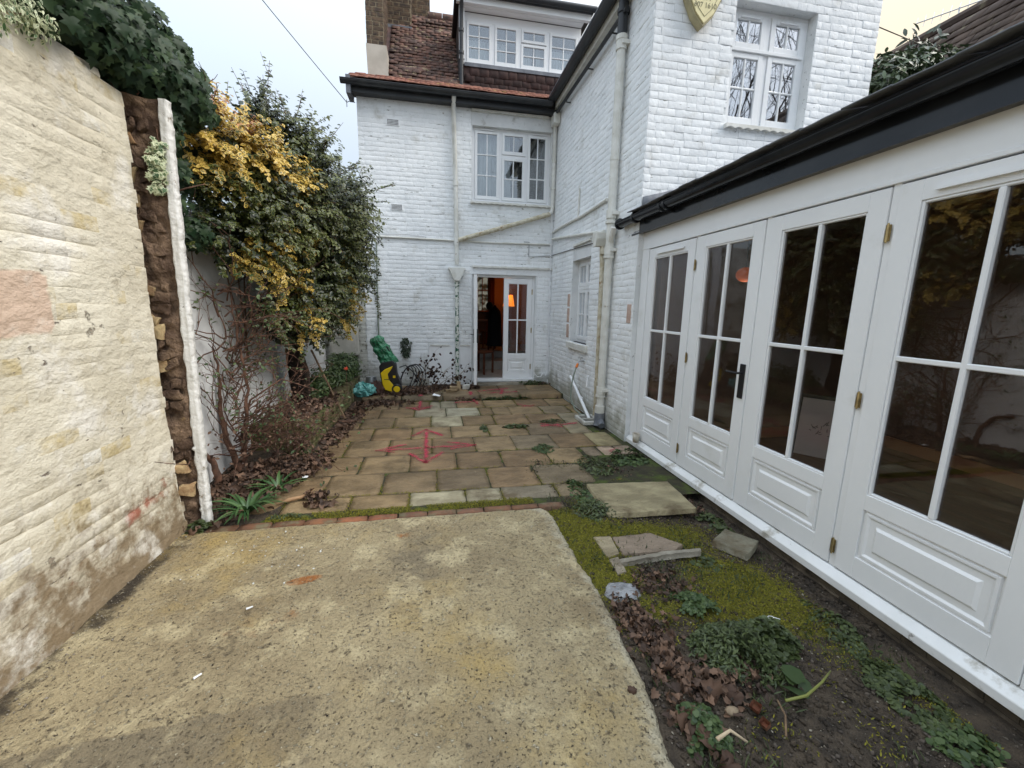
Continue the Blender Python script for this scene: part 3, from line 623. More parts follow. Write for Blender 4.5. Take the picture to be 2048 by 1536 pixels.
# brick edging between paving and concrete
for i,(x,c) in enumerate(zip(np.arange(-1.62,1.0,.222),[(.6,.55,.5),(.7,.62,.55),(.6,.5,.42),(.9,.75,.6),(1.35,1.0,.8),(1.2,.85,.75),(.9,.75,.75),(.8,.78,.75),(.95,.85,.85),(.75,.72,.68),(.7,.68,.64),(.6,.6,.6)])):
    pave(x,x+.218,2.995+.02*i/12,3.085+.02*i/12,c,z=.012,name='edging_brick',mat_='redbrick',uneven=0,edge=.01,rough=.004,gap=.003)
# red spray-painted arrows on the paving
def spray(segs,name,lab=None,z0=.0045):
    V=[];Fc=[];uv=[]
    mb=MB(); uvs=[]
    for (x0,y0,x1,y1,wd,zz) in segs:
        p0=Vector((x0,y0,0));p1=Vector((x1,y1,0)); d=(p1-p0); l=d.length; d.normalize(); n=Vector((-d.y,d.x,0))*wd*1.7; p0-=d*wd*.6; p1+=d*wd*.6
        k=max(2,int(l/.06)); b=len(mb.v)
        for i in range(k+1):
            c=p0+(p1-p0)*i/k+n*(.25*noise.noise((i*.7,x0,y0)))
            mb.v+=[c-n+Vector((0,0,zz+z0)),c+n+Vector((0,0,zz+z0))]
        for i in range(k):
            q=b+2*i; mb.f.append((q,q+2,q+3,q+1))
            ua,ub=i/k*l/wd,(i+1)/k*l/wd
            uvs+= [(ua,0),(ub,0),(ub,1),(ua,1)]
    return mb.build(name,M['spray'],pav,uv=uvs,label=lab)
m=bpy.data.materials.new('red spray paint'); m.use_nodes=True; t=m.node_tree; b=t.nodes['Principled BSDF']; b.inputs['Base Color'].default_value=(*srgb(184,56,80),1); b.inputs['Roughness'].default_value=.8
uvn=N(t,'ShaderNodeUVMap'); sx=N(t,'ShaderNodeSeparateXYZ'); t.links.new(uvn.outputs[0],sx.inputs[0])
def mth(op,a,bb=None,c=None):
    n=N(t,'ShaderNodeMath',operation=op)
    for i,x in enumerate((a,bb,c)):
        if x is None: continue
        if isinstance(x,(int,float)): n.inputs[i].default_value=x
        else: t.links.new(x,n.inputs[i])
    return n.outputs[0]
dv=mth('ABSOLUTE',mth('SUBTRACT',sx.outputs[1],.5))
prof=mth('SUBTRACT',1.0,mth('MULTIPLY',dv,2.0))
gg=N(t,'ShaderNodeNewGeometry'); nn=N(t,'ShaderNodeTexNoise'); nn.inputs['Scale'].default_value=90; nn.inputs['Detail'].default_value=6; t.links.new(gg.outputs['Position'],nn.inputs['Vector'])
n2=N(t,'ShaderNodeTexNoise'); n2.inputs['Scale'].default_value=9; t.links.new(gg.outputs['Position'],n2.inputs['Vector'])
al=mth('ADD',mth('MULTIPLY',prof,.95),mth('MULTIPLY_ADD',nn.outputs['Fac'],1.3,-1.15)); al=mth('ADD',al,mth('MULTIPLY_ADD',n2.outputs['Fac'],.8,-.38))
mr=N(t,'ShaderNodeMapRange',interpolation_type='SMOOTHSTEP'); t.links.new(al,mr.inputs[0]); mr.inputs[1].default_value=-.05; mr.inputs[2].default_value=.55; mr.inputs[4].default_value=.78
tr=N(t,'ShaderNodeBsdfTransparent'); mx=N(t,'ShaderNodeMixShader'); t.links.new(mr.outputs[0],mx.inputs[0]); t.links.new(tr.outputs[0],mx.inputs[1]); t.links.new(b.outputs[0],mx.inputs[2]); t.links.new(mx.outputs[0],t.nodes['Material Output'].inputs[0])
M['spray']=m
spray([(-.64,4.58,.45,4.63,.035,.004),(.45,4.63,.16,4.77,.035,.004),(.45,4.63,.18,4.53,.03,.004),(-.64,4.58,-.35,4.74,.03,.004),(-.64,4.58,-.45,4.50,.02,.004),
 (-.10,4.15,-.11,5.30,.04,.004),(-.10,4.15,-.27,4.42,.04,.004),(-.10,4.15,.07,4.42,.04,.004),(-.11,5.32,-.26,5.08,.04,.004),(-.11,5.32,.08,5.05,.04,.004)],'painted_arrow')
spray([(-.24,6.40,-.24,6.98,.04,.004),(-.24,6.38,-.42,6.55,.05,.004),(-.24,6.38,-.06,6.62,.05,.004),(-.40,6.52,-.10,6.52,.06,.004)],'painted_arrow')
spray([(-.24,7.06,-.24,7.16,.05,.084)],'painted_arrow')
spray([(.36,6.84,.72,6.88,.05,.004),(.70,6.70,.66,6.98,.05,.004)],'painted_arrow')
spray([(.62,7.08,.64,7.30,.05,.084),(.80,7.36,1.35,7.58,.05,.084),(.95,7.20,1.45,7.25,.06,.084),(1.15,7.12,1.25,7.45,.06,.084)],'painted_arrow')
spray([(1.45,5.30,1.95,5.38,.05,.004),(1.46,5.40,1.7,5.24,.04,.004)],'painted_arrow')
spray([(1.36,6.72-.1,1.55,6.50-.1,.03,.004),(1.40,6.52-.1,1.62,6.62-.1,.03,.004)],'painted_arrow')
spray([(1.97,4.24,2.10,4.30,.015,.004),(1.95,4.22,1.99,4.16,.012,.004)],'painted_arrow')
# loose slabs on the soil
def loose(name,label,pts,z,th,col,mat_='slab',cat='slab',group=None,tilt=(0,0)):
    cx=sum(p[0] for p in pts)/len(pts); cy=sum(p[1] for p in pts)/len(pts)
    V=[];n=26;rings=6
    per=[]
    for i in range(len(pts)):
        a,b=Vector(pts[i]),Vector(pts[(i+1)%len(pts)]); k=max(2,int((b-a).length/.04))
        for q in range(k):
            p=a+(b-a)*q/k; per.append((p.x+.006*noise.noise((p.x*20,p.y*20,1)),p.y+.006*noise.noise((p.x*20,p.y*20,5))))
    mb=MB(); m=len(per)
    hz=lambda x,y:z+(x-cx)*tilt[0]+(y-cy)*tilt[1]
    fr=[0,.35,.65,.88,.97,1.0]
    for f in fr[1:]:
        for x,y in per:
            X=cx+(x-cx)*f;Y=cy+(y-cy)*f; mb.v.append(Vector((X,Y,hz(X,Y)+.003*fbm((X,Y,0),9,3)-(.004 if f==1 else 0))))
    for x,y in per: mb.v.append(Vector((x,y,hz(x,y)-th+.003*noise.noise((x*30,y*30,0)))))
    c=len(mb.v); mb.v.append(Vector((cx,cy,hz(cx,cy)))); 
    for r_ in range(5):
        for i in range(m): j=(i+1)%m; mb.f.append((r_*m+i,(r_+1)*m+i,(r_+1)*m+j,r_*m+j))
    for i in range(m): mb.f.append((c,i,(i+1)%m))
    mb.f.append([5*m+i for i in range(m)])
    o=mb.build(name,M[mat_],None,smooth=True); o.color=(*col,1); props(o,label,cat,group); return o
loose('stone_slab','large pale sandstone slab lying loose on the soil between paving and glazed doors',[(1.36, 3.38), (2.141, 3.325), (2.087, 2.796), (1.318, 2.81)],.02,.045,(.40,.355,.22),tilt=(.0,0))
loose('stone_slab','small grey slab tilted against the white sill on the moss',[(1.948, 2.405), (2.138, 2.521), (2.266, 2.33), (2.076, 2.206)],-.015,.05,(.24,.235,.18),tilt=(.03,.02))
loose('stone_slab','yellowish flat stone bedded in moss beside a brown slab',[(1.094, 2.539), (1.221, 2.526), (1.193, 2.317), (1.09, 2.283)],.006,.03,(.36,.31,.21))
loose('stone_slab','brown flat slab half buried in gravel and moss',[(1.229, 2.518), (1.531, 2.532), (1.678, 2.354), (1.588, 2.301), (1.212, 2.314)],.004,.03,(.27,.215,.165))
loose('stone_slab','small pinkish stone fragment at the corner of the buried slabs',[(1.093, 2.266), (1.166, 2.282), (1.153, 2.133), (1.09, 2.119)],.006,.03,(.33,.29,.23))
loose('concrete_strip','thin grey strip of mortar lying across the moss',[(1.154, 2.237), (1.472, 2.271), (1.752, 2.268), (1.74, 2.24), (1.451, 2.234), (1.147, 2.201)],.022,.04,(.38,.36,.31),cat='mortar strip')
mb=MB(); mb.grid(lambda u,v:(1.06+.115*math.cos(6.283*u)*math.sin(math.pi*v)*(1+.3*noise.noise((math.cos(6.283*u)*1.5,math.sin(6.283*u)*1.5,v*2)))+.04*(v-.5),1.97+.085*math.sin(6.283*u)*math.sin(math.pi*v)*(1+.35*noise.noise((math.cos(6.283*u)*1.7,math.sin(6.283*u)*1.7,v*3+4))),-.015+.038*math.cos(math.pi*v)*(1+.3*noise.noise((math.cos(6.283*u)*3,math.sin(6.283*u)*3,v*4)))),18,12)
o=mb.build('rock',mat('marbled grey rock',(.36,.37,.38),(.20,.20,.21),9,.8,.8,22,layers=((srgb(80,70,58),7,.62,.04,8),),stretch=(1,2,1),bdist=.03),None); props(o,'pale grey marbled rock beside the edge of the concrete','rock')
# ================================================================== CREAM GARDEN WALL (left)
gw=thing('garden_wall','old flaking cream painted brick wall on the left, broken at its end','wall',(-1.85,1.0,0))
def edge_y(z):   # jagged end of the painted face
    return 3.06+.02*fbm((z,0,0),1.2,2)-.035*sm(z,1.2,2.0)+.03*noise.noise((z*5,3,0))+.012*noise.noise((z*17,3,0))
def top_z(y): return 2.80-.02*sm(y,2.5,3.1)+.012*noise.noise((y*9,0,0))
# brick faces: each its own lump with world-continuous relief
def cream_disp(y,z): return .014*fbm((y,z,0),1.8,3)+.0030*fbm((y,z*1.6,4),9,4)*(1.6-sm(z,.2,1.2))
CB=[]
r=random.Random(5); row=0; z=0.0
while z<2.80:
    y=-1.3-(.11 if row%2 else 0); k=row%2
    while y<3.1:
        l=.225 if k%2==0 else .1175
        if z>.0 or True:
            y1=min(y+l,edge_y(z+.037))
            if y1-y>.03: CB.append((y,y1,z,min(z+.075,top_z(y))))
        y+=l; k+=1
    z+=.075; row+=1
CB.sort(key=lambda e:(Vector((-1.75,(e[0]+e[1])/2,(e[2]+e[3])/2))-CAM).length+(3 if (e[0]+e[1])/2<1.0 else 0))
SV=[];SF=[];SA=[[],[],[],[],[]];n0=0; off=np.array(wl(gw))
for q,(y0,y1,z0,z1) in enumerate(CB):
    if z1-z0<.02: continue
    near=(y1>1.2)
    nx=max(3,int((y1-y0)/.028)) if near else 3; nz=3 if near else 2; nx=min(nx,8)
    V=[];A=[[],[],[],[],[]]; bt=r.uniform(-.35,.55) if r.random()<.55 else -.5; bp=r.uniform(.1,.6) if r.random()<.22 else -.5; j1=.0035*r.uniform(.2,1.6); shallow=r.random(); dep=-.0028 if shallow<.5 else -.0055; dd=0
    for j in range(nz+1):
        for i in range(nx+1):
            b=(i in(0,nx))or(j in(0,nz))
            y=y0+(y1-y0)*i/nx; zz=z0+(z1-z0)*j/nz
            if i==1 and nx>2: y=y0+.008
            if i==nx-1 and nx>2: y=y1-.008
            if j==1 and nz>2: zz=z0+.008
            if j==nz-1 and nz>2: zz=z1-.008
            dep=-.0007-.010*max(0,noise.noise((y*3.1+31,zz*4,7))-.06)*(1.0 if j in(0,nz) else .5)
            yy=y+.006*noise.noise((zz*25,y*9,2)); zw=zz+.009*noise.noise((yy*6,zz*3,9)) 
            V.append((-1.75+cream_disp(y,zz)+(dep if b else dd)+.03*(1-sm(zz,0,.25))**2,yy,zw))
            A[3].append(bt); A[4].append(bp)
            A[0].append(max(.80*(1-sm(zz,.0,.34)),.50*(1-sm(zz,.1,.95)))+.12)
            A[1].append(.62*blob(y,zz,2.72,.36,.20,.10)+.55*blob(y,zz,2.60,.34,.08,.10)+.5*blob(y,zz,2.2,.25,.1,.1)+.45*blob(y,zz,2.93,.42,.12,.2))
            A[2].append(1.5*min(1,max(0,(1-max(abs(y-2.10)/.21,abs(zz-1.575)/.145))*14)))
    k=nx+1; Fc=[]
    for j in range(nz):
        for i in range(nx): a=j*k+i; Fc.append((a,a+1,a+k+1,a+k))
    per=list(range(nx+1))+[j*k+nx for j in range(1,nz+1)]+[nz*k+i for i in range(nx-1,-1,-1)]+[j*k for j in range(nz-1,0,-1)]
    b0=len(V)
    for p in per: V.append((V[p][0]-.03,V[p][1],V[p][2])); [A[x].append(A[x][p]) for x in range(5)]
    m_=len(per); b1=len(V)
    for p in per: V.append(V[p]); [A[x].append(A[x][p]) for x in range(5)]
    for i in range(m_): j=(i+1)%m_; Fc.append((b1+i,b0+i,b0+j,b1+j))
    if q<300:
        o=link('brick',mesh_np('brick',np.array(V)-off,Fc,M['cream'],smooth=True,attrs=dict(base=A[0],red=A[1],pink=A[2],tone=A[3],pale=A[4])),gw)
    else:
        SV.append(np.array(V)); SF.append(np.array(Fc)+n0); n0+=len(V); [SA[x].extend(A[x]) for x in range(5)]
link('brick',mesh_np('brick',np.vstack(SV)-off,np.vstack(SF),M['cream'],smooth=True,attrs=dict(base=SA[0],red=SA[1],pink=SA[2],tone=SA[3],pale=SA[4])),gw,kind='stuff')
# mortar backing (uneven) and the broken core facing the camera
mb=MB(); mb.grid(lambda u,v:(-1.757+cream_disp(-1.3+4.36*u,2.78*v)+.03*(1-sm(2.78*v,0,.25))**2,min(-1.3+4.36*u,edge_y(2.78*v)-.004),2.78*v),150,90)
mb.build('mortar_face',M['cream'],gw,smooth=True)
mb=MB(); mb.box(-2.08,-1.80,-1.3,3.00,-.1,2.74); mb.build('wall_core',M['broken'],gw)
def core(u,v):     # broken end: u across, v up
    z=-.05+2.84*v; xl=-1.86; xr=-1.655+.045*sm(z,0.2,2.8)
    x=xl+(xr-xl)*u
    y=3.11+.045*fbm((x*2,z,0),3.5,4)+.028*noise.noise((x*14,z*14,1))+.012*noise.noise((x*40,z*40,1))-.055*(1-u)**2
    if u>.999: y=3.115
    return (x+.012*noise.noise((0,z*8,0))*(1 if u<.999 else .5),y,z)
mb=MB(); mb.grid(core,14,200); mb.build('broken_end',M['broken'],gw,smooth=True)
# lumps of brick in the broken end
r=random.Random(9)
bm_=brick_meshes('brick_stub',.10,.03,.065,M['broken'],6,.024,3)
stub=mat('bare brick stub',srgb(190,168,126),srgb(146,116,84),9,.95,.8,30,rnd=.3,bdist=.02)
for z,x,ww,hh,cc in [(1.66,-1.79,.06,.05,0),(1.47,-1.785,.06,.06,0),(1.40,-1.78,.09,.09,0),(1.18,-1.78,.09,.07,0),(2.35,-1.80,.05,.08,0),(2.2,-1.80,.05,.07,0),(2.05,-1.80,.05,.08,0),(.46,-1.74,.07,.08,0),(.30,-1.72,.09,.08,0),(2.55,-1.79,.05,.07,0)]:
    me,V,Fc=bm_[r.randrange(6)]
    M_=Matrix.Translation((x+.008,3.092,z))@Matrix.Rotation(R(180)+r.uniform(-.3,.3),4,'Z')@Matrix.Rotation(r.uniform(-.45,.45),4,'Y')@Matrix.Diagonal((ww/.1,1.0,hh/.065,1))
    me2=me.copy(); me2.materials[0]=stub
    link('brick_stub',me2,gw,M_)
BE=brick_meshes('broken_brick',.11,.016,.06,M['broken'],8,.030,13)
place_bricks(brick_list(Fr((0,3.10,0),(1,0,0),(0,-1,0)),-1.84,-1.665,.0,2.72,gauge=.072,bl=.11,r=random.Random(77),skip=.30,jit=.008,flem=True),BE,gw,name='broken_brick',w=.11,h=.06,gap=.012,nparts=90,bj=.016,rot=.10)
# white limewashed edge strip on the right of the broken end
def strip(u,v):
    z=-.05+2.84*v; xr=-1.655+.045*sm(z,.2,2.8)
    wd=.050+.008*noise.noise((z*6,1,1))+.006*noise.noise((z*23,1,1))
    x=xr-.012-(.012*noise.noise((z*11,7,1)) if u<.1 else 0)+.014+wd*u; y=3.098+.004*noise.noise((z*4,u*3,4))+.0014*noise.noise((z*24,u*9,4))+.05*(u>.99)
    return (x,y,z)
mb=MB(); mb.grid(strip,7,420); mb.build('limewashed_edge',M['stripw'],gw,smooth=True,solid=.02)
# ragged coping bricks on top of the cream wall
r=random.Random(21)
cb=brick_meshes('coping_brick',.2,.10,.06,M['cream'],5,.01,6)
for i in range(14):
    y=1.05+i*.145
    me,V,Fc=cb[r.randrange(5)]
    if r.random()<.2: continue
    link('coping_brick',me,gw,Matrix.Translation((-1.86+r.uniform(-.01,.01),y,2.80+r.uniform(-.02,.012)))@Matrix.Rotation(-math.pi/2+r.uniform(-.1,.1),4,'Z')@Matrix.Diagonal((r.uniform(.5,.95),1.1,r.uniform(.6,1),1)))
# white rendered boundary wall behind the climbers
bw=thing('boundary_wall','white rendered boundary wall behind the climbing shrubs','wall',(-2.05,5.6,0))
mb=MB(); mb.grid(lambda u,v:(-1.95+.006*fbm((u*5,v*2,0),1.5,3),3.1+4.98*u,-.1+2.35*v),80,30); mb.build('render_face',M['plaster'],bw,smooth=True)
MB().box(-2.15,-1.962,3.1,8.08,-.1,2.25).build('wall_core',M['plaster'],bw)
MB().box(-2.2,-1.90,3.1,8.08,2.25,2.31).build('coping',M['plaster'],bw,bevel=.01)
# ================================================================== HOUSE
WB=brick_meshes('brick',.2225,.0050,.075,M['white_brick'],12,.0052,1)
house=thing('house','white painted brick house with tiled roof and dormer closing the yard','house',(.5,8.1,0))
WIN1=(.735,2.20,3.50,4.775); DOOR=(.735,1.975,.13,2.205)
holesH=[WIN1,DOOR]
wall_back(FH,-1.22,2.31,-.1,5.12,holesH,.28,'wall_core',M['white_mortar'],house)
LH=brick_list(FH,-1.22,2.30,.08,5.08,[(WIN1[0]-.02,WIN1[1]+.11,WIN1[2]-.0,5.06),(DOOR[0]-.01,DOOR[1]+.03,DOOR[2],DOOR[3]+.13),(-.10,.73,.0,.86)],r=random.Random(31),jit=.003)
place_bricks(LH,WB,house,nparts=300,seed=31,bj=.0022,rot=.012)
# smooth rendered bits on the wall
MB().box(-.09,.72,.0,.009,.08,.845,FH).build('plaster_patch',M['paint'],house)
MB().box(-.07,.30,.009,.028,.845,.865,FH).box(.50,.70,.009,.028,.842,.862,FH).build('ledge_strip',M['creamy'],house)
MB().box(DOOR[0]-.03,2.28,.0,.007,DOOR[3],DOOR[3]+.125,FH).build('lintel',M['white_brick'],house)
MB().box(WIN1[0]-.02,2.29,.0,.012,4.775,4.97,FH).build('lintel',M['plaster'],house,bevel=.003)
scallop(FH,.73,2.30,DOOR[3]+.155,.045,house); scallop(FH,.72,2.12,5.03,.05,house); scallop(FH,.70,2.28,3.50,.055,house,drop=.025)
# air vents
for a0,a1,c0,c1 in ((-.74,-.525,4.64,4.745),(-.715,-.505,3.265,3.37)):
    v=MB().box(a0,a1,.0,.016,c0,c1,FH).build('air_vent',M['upvc'],house)
    g=MB()
    for i in range(9):
        for j in range(4):
            x=a0+.014+i*(a1-a0-.028)/9; z=c0+.010+j*(c1-c0-.016)/4
            g.box(x,x+.0145,.0085,.0175,z,z+.014,FH)
    g.build('grille',M['darkw'],v)
# ---- first-floor window
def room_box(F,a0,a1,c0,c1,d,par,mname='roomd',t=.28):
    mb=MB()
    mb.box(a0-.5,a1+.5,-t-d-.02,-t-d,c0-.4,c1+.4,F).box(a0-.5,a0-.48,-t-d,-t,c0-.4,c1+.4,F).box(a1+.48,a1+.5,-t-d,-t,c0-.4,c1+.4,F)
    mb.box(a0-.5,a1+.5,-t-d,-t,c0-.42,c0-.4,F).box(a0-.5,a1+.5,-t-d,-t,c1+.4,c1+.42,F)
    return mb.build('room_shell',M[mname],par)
def curt(F,a0,a1,c0,c1,b,par,mname='curtain',amp=.02,per=.07,skew=0,ph=0.):
    mb=MB(); mb.grid(lambda u,v:F.p(a0+(a1-a0)*u+skew*(1-v)*(a1-a0)*(u-.5),b+amp*math.sin(6.283*(a1-a0)*u/per+ph)+amp*.5*math.sin(6.283*u*3.3+ph),c0+(c1-c0)*v),max(12,int((a1-a0)/.008)),4)
    return mb.build('curtain',M[mname],par,smooth=True,solid=.002)
wn=MB(); a0,a1,c0,c1=WIN1
B=-.07
w1=wn.box(a0,a0+.05,B-.07,B,c0,c1,FH).box(a1-.05,a1,B-.07,B,c0,c1,FH).box(a0+.05,a1-.05,B-.07,B-.0005,c1-.05,c1,FH).box(a0+.05,a1-.05,B-.07,B-.0005,c0,c0+.06,FH).box(a0+.50,a0+.55,B-.07,B-.001,c0+.06,c1-.05,FH).box(a0+.985,a0+1.035,B-.07,B-.001,c0+.06,c1-.05,FH).box(a0+.55,a0+.985,B-.07,B-.0015,c1-.47,c1-.42,FH).build('window',M['upvc'],house,bevel=.003)
sash(w1,FH,a0+.052,a0+.498,c0+.062,c1-.052,B+.012,2,3)
sash(w1,FH,a0+.552,a0+.983,c0+.062,c1-.472,B+.012,2,2)
sash(w1,FH,a0+.552,a0+.983,c1-.418,c1-.052,B+.012,2,1)
sash(w1,FH,a0+1.037,a1-.052,c0+.062,c1-.052,B+.012,2,3)
for x in (a0+.15,a0+1.12): MB().box(x,x+.25,B+.012,B+.03,c1-.045,c1-.03,FH).build('trickle_vent',M['upvc'],w1)
room_box(FH,a0,a1,c0,c1,1.6,w1)
curt(FH,a0+.03,a0+.50,c0,c1,-.22,w1,'curtain',.015,.10); curt(FH,a0+1.0,a1-.02,c0+.30,c1,-.22,w1,'curtdark',.02,.09,.3)
curt(FH,a0+.56,a0+.72,c0+.05,c1,-.23,w1,'curtain',.015,.06,.5); curt(FH,a0+.80,a0+1.02,c0+.4,c1,-.24,w1,'curtdark',.015,.06,.5)
# ---- back door: left leaf open, right leaf shut
dn=MB(); a0,a1,c0,c1=DOOR
Bd=-.06
df=dn.box(a0,a0+.05,Bd-.08,Bd,c0,c1,FH).box(a1-.05,a1,Bd-.08,Bd,c0,c1,FH).box(a0+.05,a1-.05,Bd-.08,Bd-.001,c1-.05,c1,FH).box(a0-.0,a1-.0,Bd-.08,.02,c0-.002,c0+.05,FH).build('door_frame',M['paint'],house,bevel=.004)
def door_leaf(par,F,a0,a1,c0,c1,b,rail=.095,mid=.60,bot=.14,st=.10,name='door',cols=2,rows=2,gm='glass_door',midz=None):
    """panelled glazed leaf, returns the part"""
    th=.05; lo=c0+bot+.30
    mb=MB()
    mb.box(a0,a0+st,b-th,b,c0,c1,F).box(a1-st,a1,b-th,b,c0,c1,F).box(a0+st,a1-st,b-th,b-.0004,c1-rail,c1,F)
    mb.box(a0+st,a1-st,b-th,b-.0004,c0,c0+.13,F).box(a0+st,a1-st,b-th,b-.0004,mid-.09,mid,F)
    d=mb.build(name,M['paint'],par,bevel=.002)
    # lower raised panel
    x0,x1,z0,z1=a0+st,a1-st,c0+.13,mid-.09
    p=MB(); p.box(x0,x1,b-.035,b-.016,z0,z1,F); p.build('panel_backing',M['paint'],d)
    p=MB(); q=.05; k=len(p.v)
    ring=[]
    for (ins,dep) in ((.012,-.016),(.016,-.004),(.028,-.004),(.040,-.013),(q+.02,-.013),(q+.035,-.002)):
        ring.append([F.p(x,b+dep,z) for x,z in ((x0+ins,z0+ins),(x1-ins,z0+ins),(x1-ins,z1-ins),(x0+ins,z1-ins))])
    for r_ in ring: p.v+=r_
    for i in range(len(ring)-1):
        for j in range(4): p.f.append((k+i*4+j,k+i*4+(j+1)%4,k+(i+1)*4+(j+1)%4,k+(i+1)*4+j))
    p.f.append([k+(len(ring)-1)*4+j for j in range(4)]); p.build('panel',M['paint'],d)
    g0,g1,h0,h1=a0+st,a1-st,mid,c1-rail
    # bead round the glass
    bd=MB()
    for (u0,u1,v0,v1) in ((g0,g0+.014,h0,h1),(g1-.014,g1,h0,h1),(g0+.014,g1-.014,h1-.014,h1),(g0+.014,g1-.014,h0,h0+.014)): bd.box(u0,u1,b-.03,b-.006,v0,v1,F)
    xs=[g0+(g1-g0)*i/cols for i in range(cols+1)]; zs=[h0,midz or (h0+(h1-h0)*.49),h1]
    bb=.013
    for x in xs[1:-1]: bd.box(x-bb,x+bb,b-.034,b-.003,h0+.014,h1-.014,F)
    bd.box(g0+.014,g1-.014,b-.0335,b-.0035,zs[1]-bb,zs[1]+bb,F)
    bd.build('glazing_bar',M['paint'],d,bevel=.004)
    for i in range(cols):
        for j in range(2):
            pane(F,xs[i]+(bb if i else .01),xs[i+1]-(bb if i<cols-1 else .01),b-.024,zs[j]+(bb if j else .01),zs[j+1]-(bb if j<1 else .01),d,gm)
    return d
def hinge(par,F,a,b,c,h=.09,w=.014):
    mb=MB(); mb.tube([F.p(a,b+.006,c-h/2),F.p(a,b+.006,c+h/2)],.0065,8); mb.box(a-w,a+w,b,b+.0035,c-h/2+.003,c+h/2-.003,F)
    mb.tube([F.p(a,b+.006,c-h/2-.006),F.p(a,b+.006,c-h/2)],.0045,6); mb.tube([F.p(a,b+.006,c+h/2),F.p(a,b+.006,c+h/2+.006)],.0045,6)
    return mb.build('hinge',M['brass'],par)
rl=door_leaf(house,FH,1.36,1.92,.185,2.15,Bd+.012,mid=.67,st=.085)
for z in (.42,1.15,1.9): hinge(rl,FH,1.922,Bd+.012,z,.1,.01)
# open leaf: hinged at a=.79, swung out to face left
FO=Fr((.785,8.05,0),(-.125,-1,0),(-1,.125,0)); FO.U.normalize(); FO.N.normalize()
ol=door_leaf(house,FO,.01,.60,.185,2.15,.0,mid=.67,st=.085)
h=MB().box(.53,.575,-.075,-.05,.95,1.20,FO).tube([FO.p(.552,-.06,1.10),FO.p(.552,-.11,1.10),FO.p(.45,-.115,1.10)],.009,6)
h.box(.53,.575,.0,.012,.95,1.20,FO).tube([FO.p(.552,.0,1.10),FO.p(.552,.06,1.10),FO.p(.45,.065,1.10)],.009,6).build('handle',M['blackp'],ol)
hook=MB().tube([FH.p(.60,.0,1.12),FH.p(.60,.10,1.12)],.008,6).build('door_stop',M['blackp'],house)
# ---- interior seen through the door
room=thing('dining_room','dim interior behind the open back door with lamp lit','room',(1.4,10,0))
mb=MB(); mb.box(-.3,3.0,8.40,12.3,.10,.16); mb.box(-.3,3.0,9.55,12.3,.16,.34).box(-.3,3.0,10.3,12.3,.34,.50); mb.build('tiled_floor',M['tilefl'],room)
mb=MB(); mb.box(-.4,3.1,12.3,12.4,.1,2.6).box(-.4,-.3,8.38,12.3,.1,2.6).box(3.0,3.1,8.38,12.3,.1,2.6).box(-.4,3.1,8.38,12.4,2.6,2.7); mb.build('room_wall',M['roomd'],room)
mb=MB().box(1.75,2.95,12.20,12.29,.5,2.6); mb.build('chimney_breast',mat('warm painted wall',srgb(190,130,90),None,3,.8),room)
# window of the far wall with garden beyond: a lit opening
fw=MB()
for (x0,x1,z0,z1) in ((1.22,1.25,1.45,2.5),(1.56,1.60,1.45,2.5),(1.25,1.56,1.45,1.49),(1.25,1.56,2.05,2.08),(1.25,1.56,2.46,2.5),(1.39,1.41,1.49,2.46)): fw.box(x0,x1,12.18,12.28,z0,z1)
fwo=fw.build('far_window',M['mesh_red'],room)
gl=emis('far garden view',srgb(120,124,110),.35); t=gl.node_tree; g_=N(t,'ShaderNodeNewGeometry'); nz=N(t,'ShaderNodeTexNoise'); nz.inputs['Scale'].default_value=9; nz.inputs['Detail'].default_value=8; rp=N(t,'ShaderNodeValToRGB'); rp.color_ramp.elements[0].position=.42; rp.color_ramp.elements[0].color=(.01,.012,.008,1); rp.color_ramp.elements[1].position=.62; rp.color_ramp.elements[1].color=(.35,.36,.30,1)
t.links.new(g_.outputs['Position'],nz.inputs['Vector']); t.links.new(nz.outputs['Fac'],rp.inputs[0]); t.links.new(rp.outputs[0],t.nodes['Principled BSDF'].inputs['Emission Color'])
MB().box(1.25,1.56,12.25,12.27,1.49,2.46).build('window_light',gl,fwo)
for x0,x1 in ((1.05,1.20),(1.60,1.74)): MB().grid(lambda u,v,x0=x0,x1=x1:(x0+(x1-x0)*u,12.1+.03*math.sin(u*18),1.2+1.4*v),14,2).build('curtain',mat('red brown curtain',srgb(120,62,48),None,3,.9),room,smooth=True,solid=.004)
lampt=thing('table_lamp','lit orange shaded lamp standing inside beyond the back door','lamp',(2.0,11.3,.9))
MB().tube([(2.02,11.3,.95),(2.02,11.3,1.62)],.02,8).tube([(2.02,11.3,.5),(2.02,11.3,.95)],.06,10).build('lamp_stand',M['woodch'],lampt)
mb=MB(); mb.tube([(2.02,11.3,1.62),(2.02,11.3,1.92)],[.16,.11],20,caps=False); mb.build('lamp_shade',emis('lit lampshade',srgb(255,140,40),1.1),lampt,smooth=True,solid=.004)
pl=bpy.data.lights.new('lamp_bulb','POINT'); pl.energy=2.6; pl.color=(1,.42,.12); pl.shadow_soft_size=.06
po=bpy.data.objects.new('lamp_bulb',pl); C.objects.link(po); po.location=(2.02,11.05,2.02)
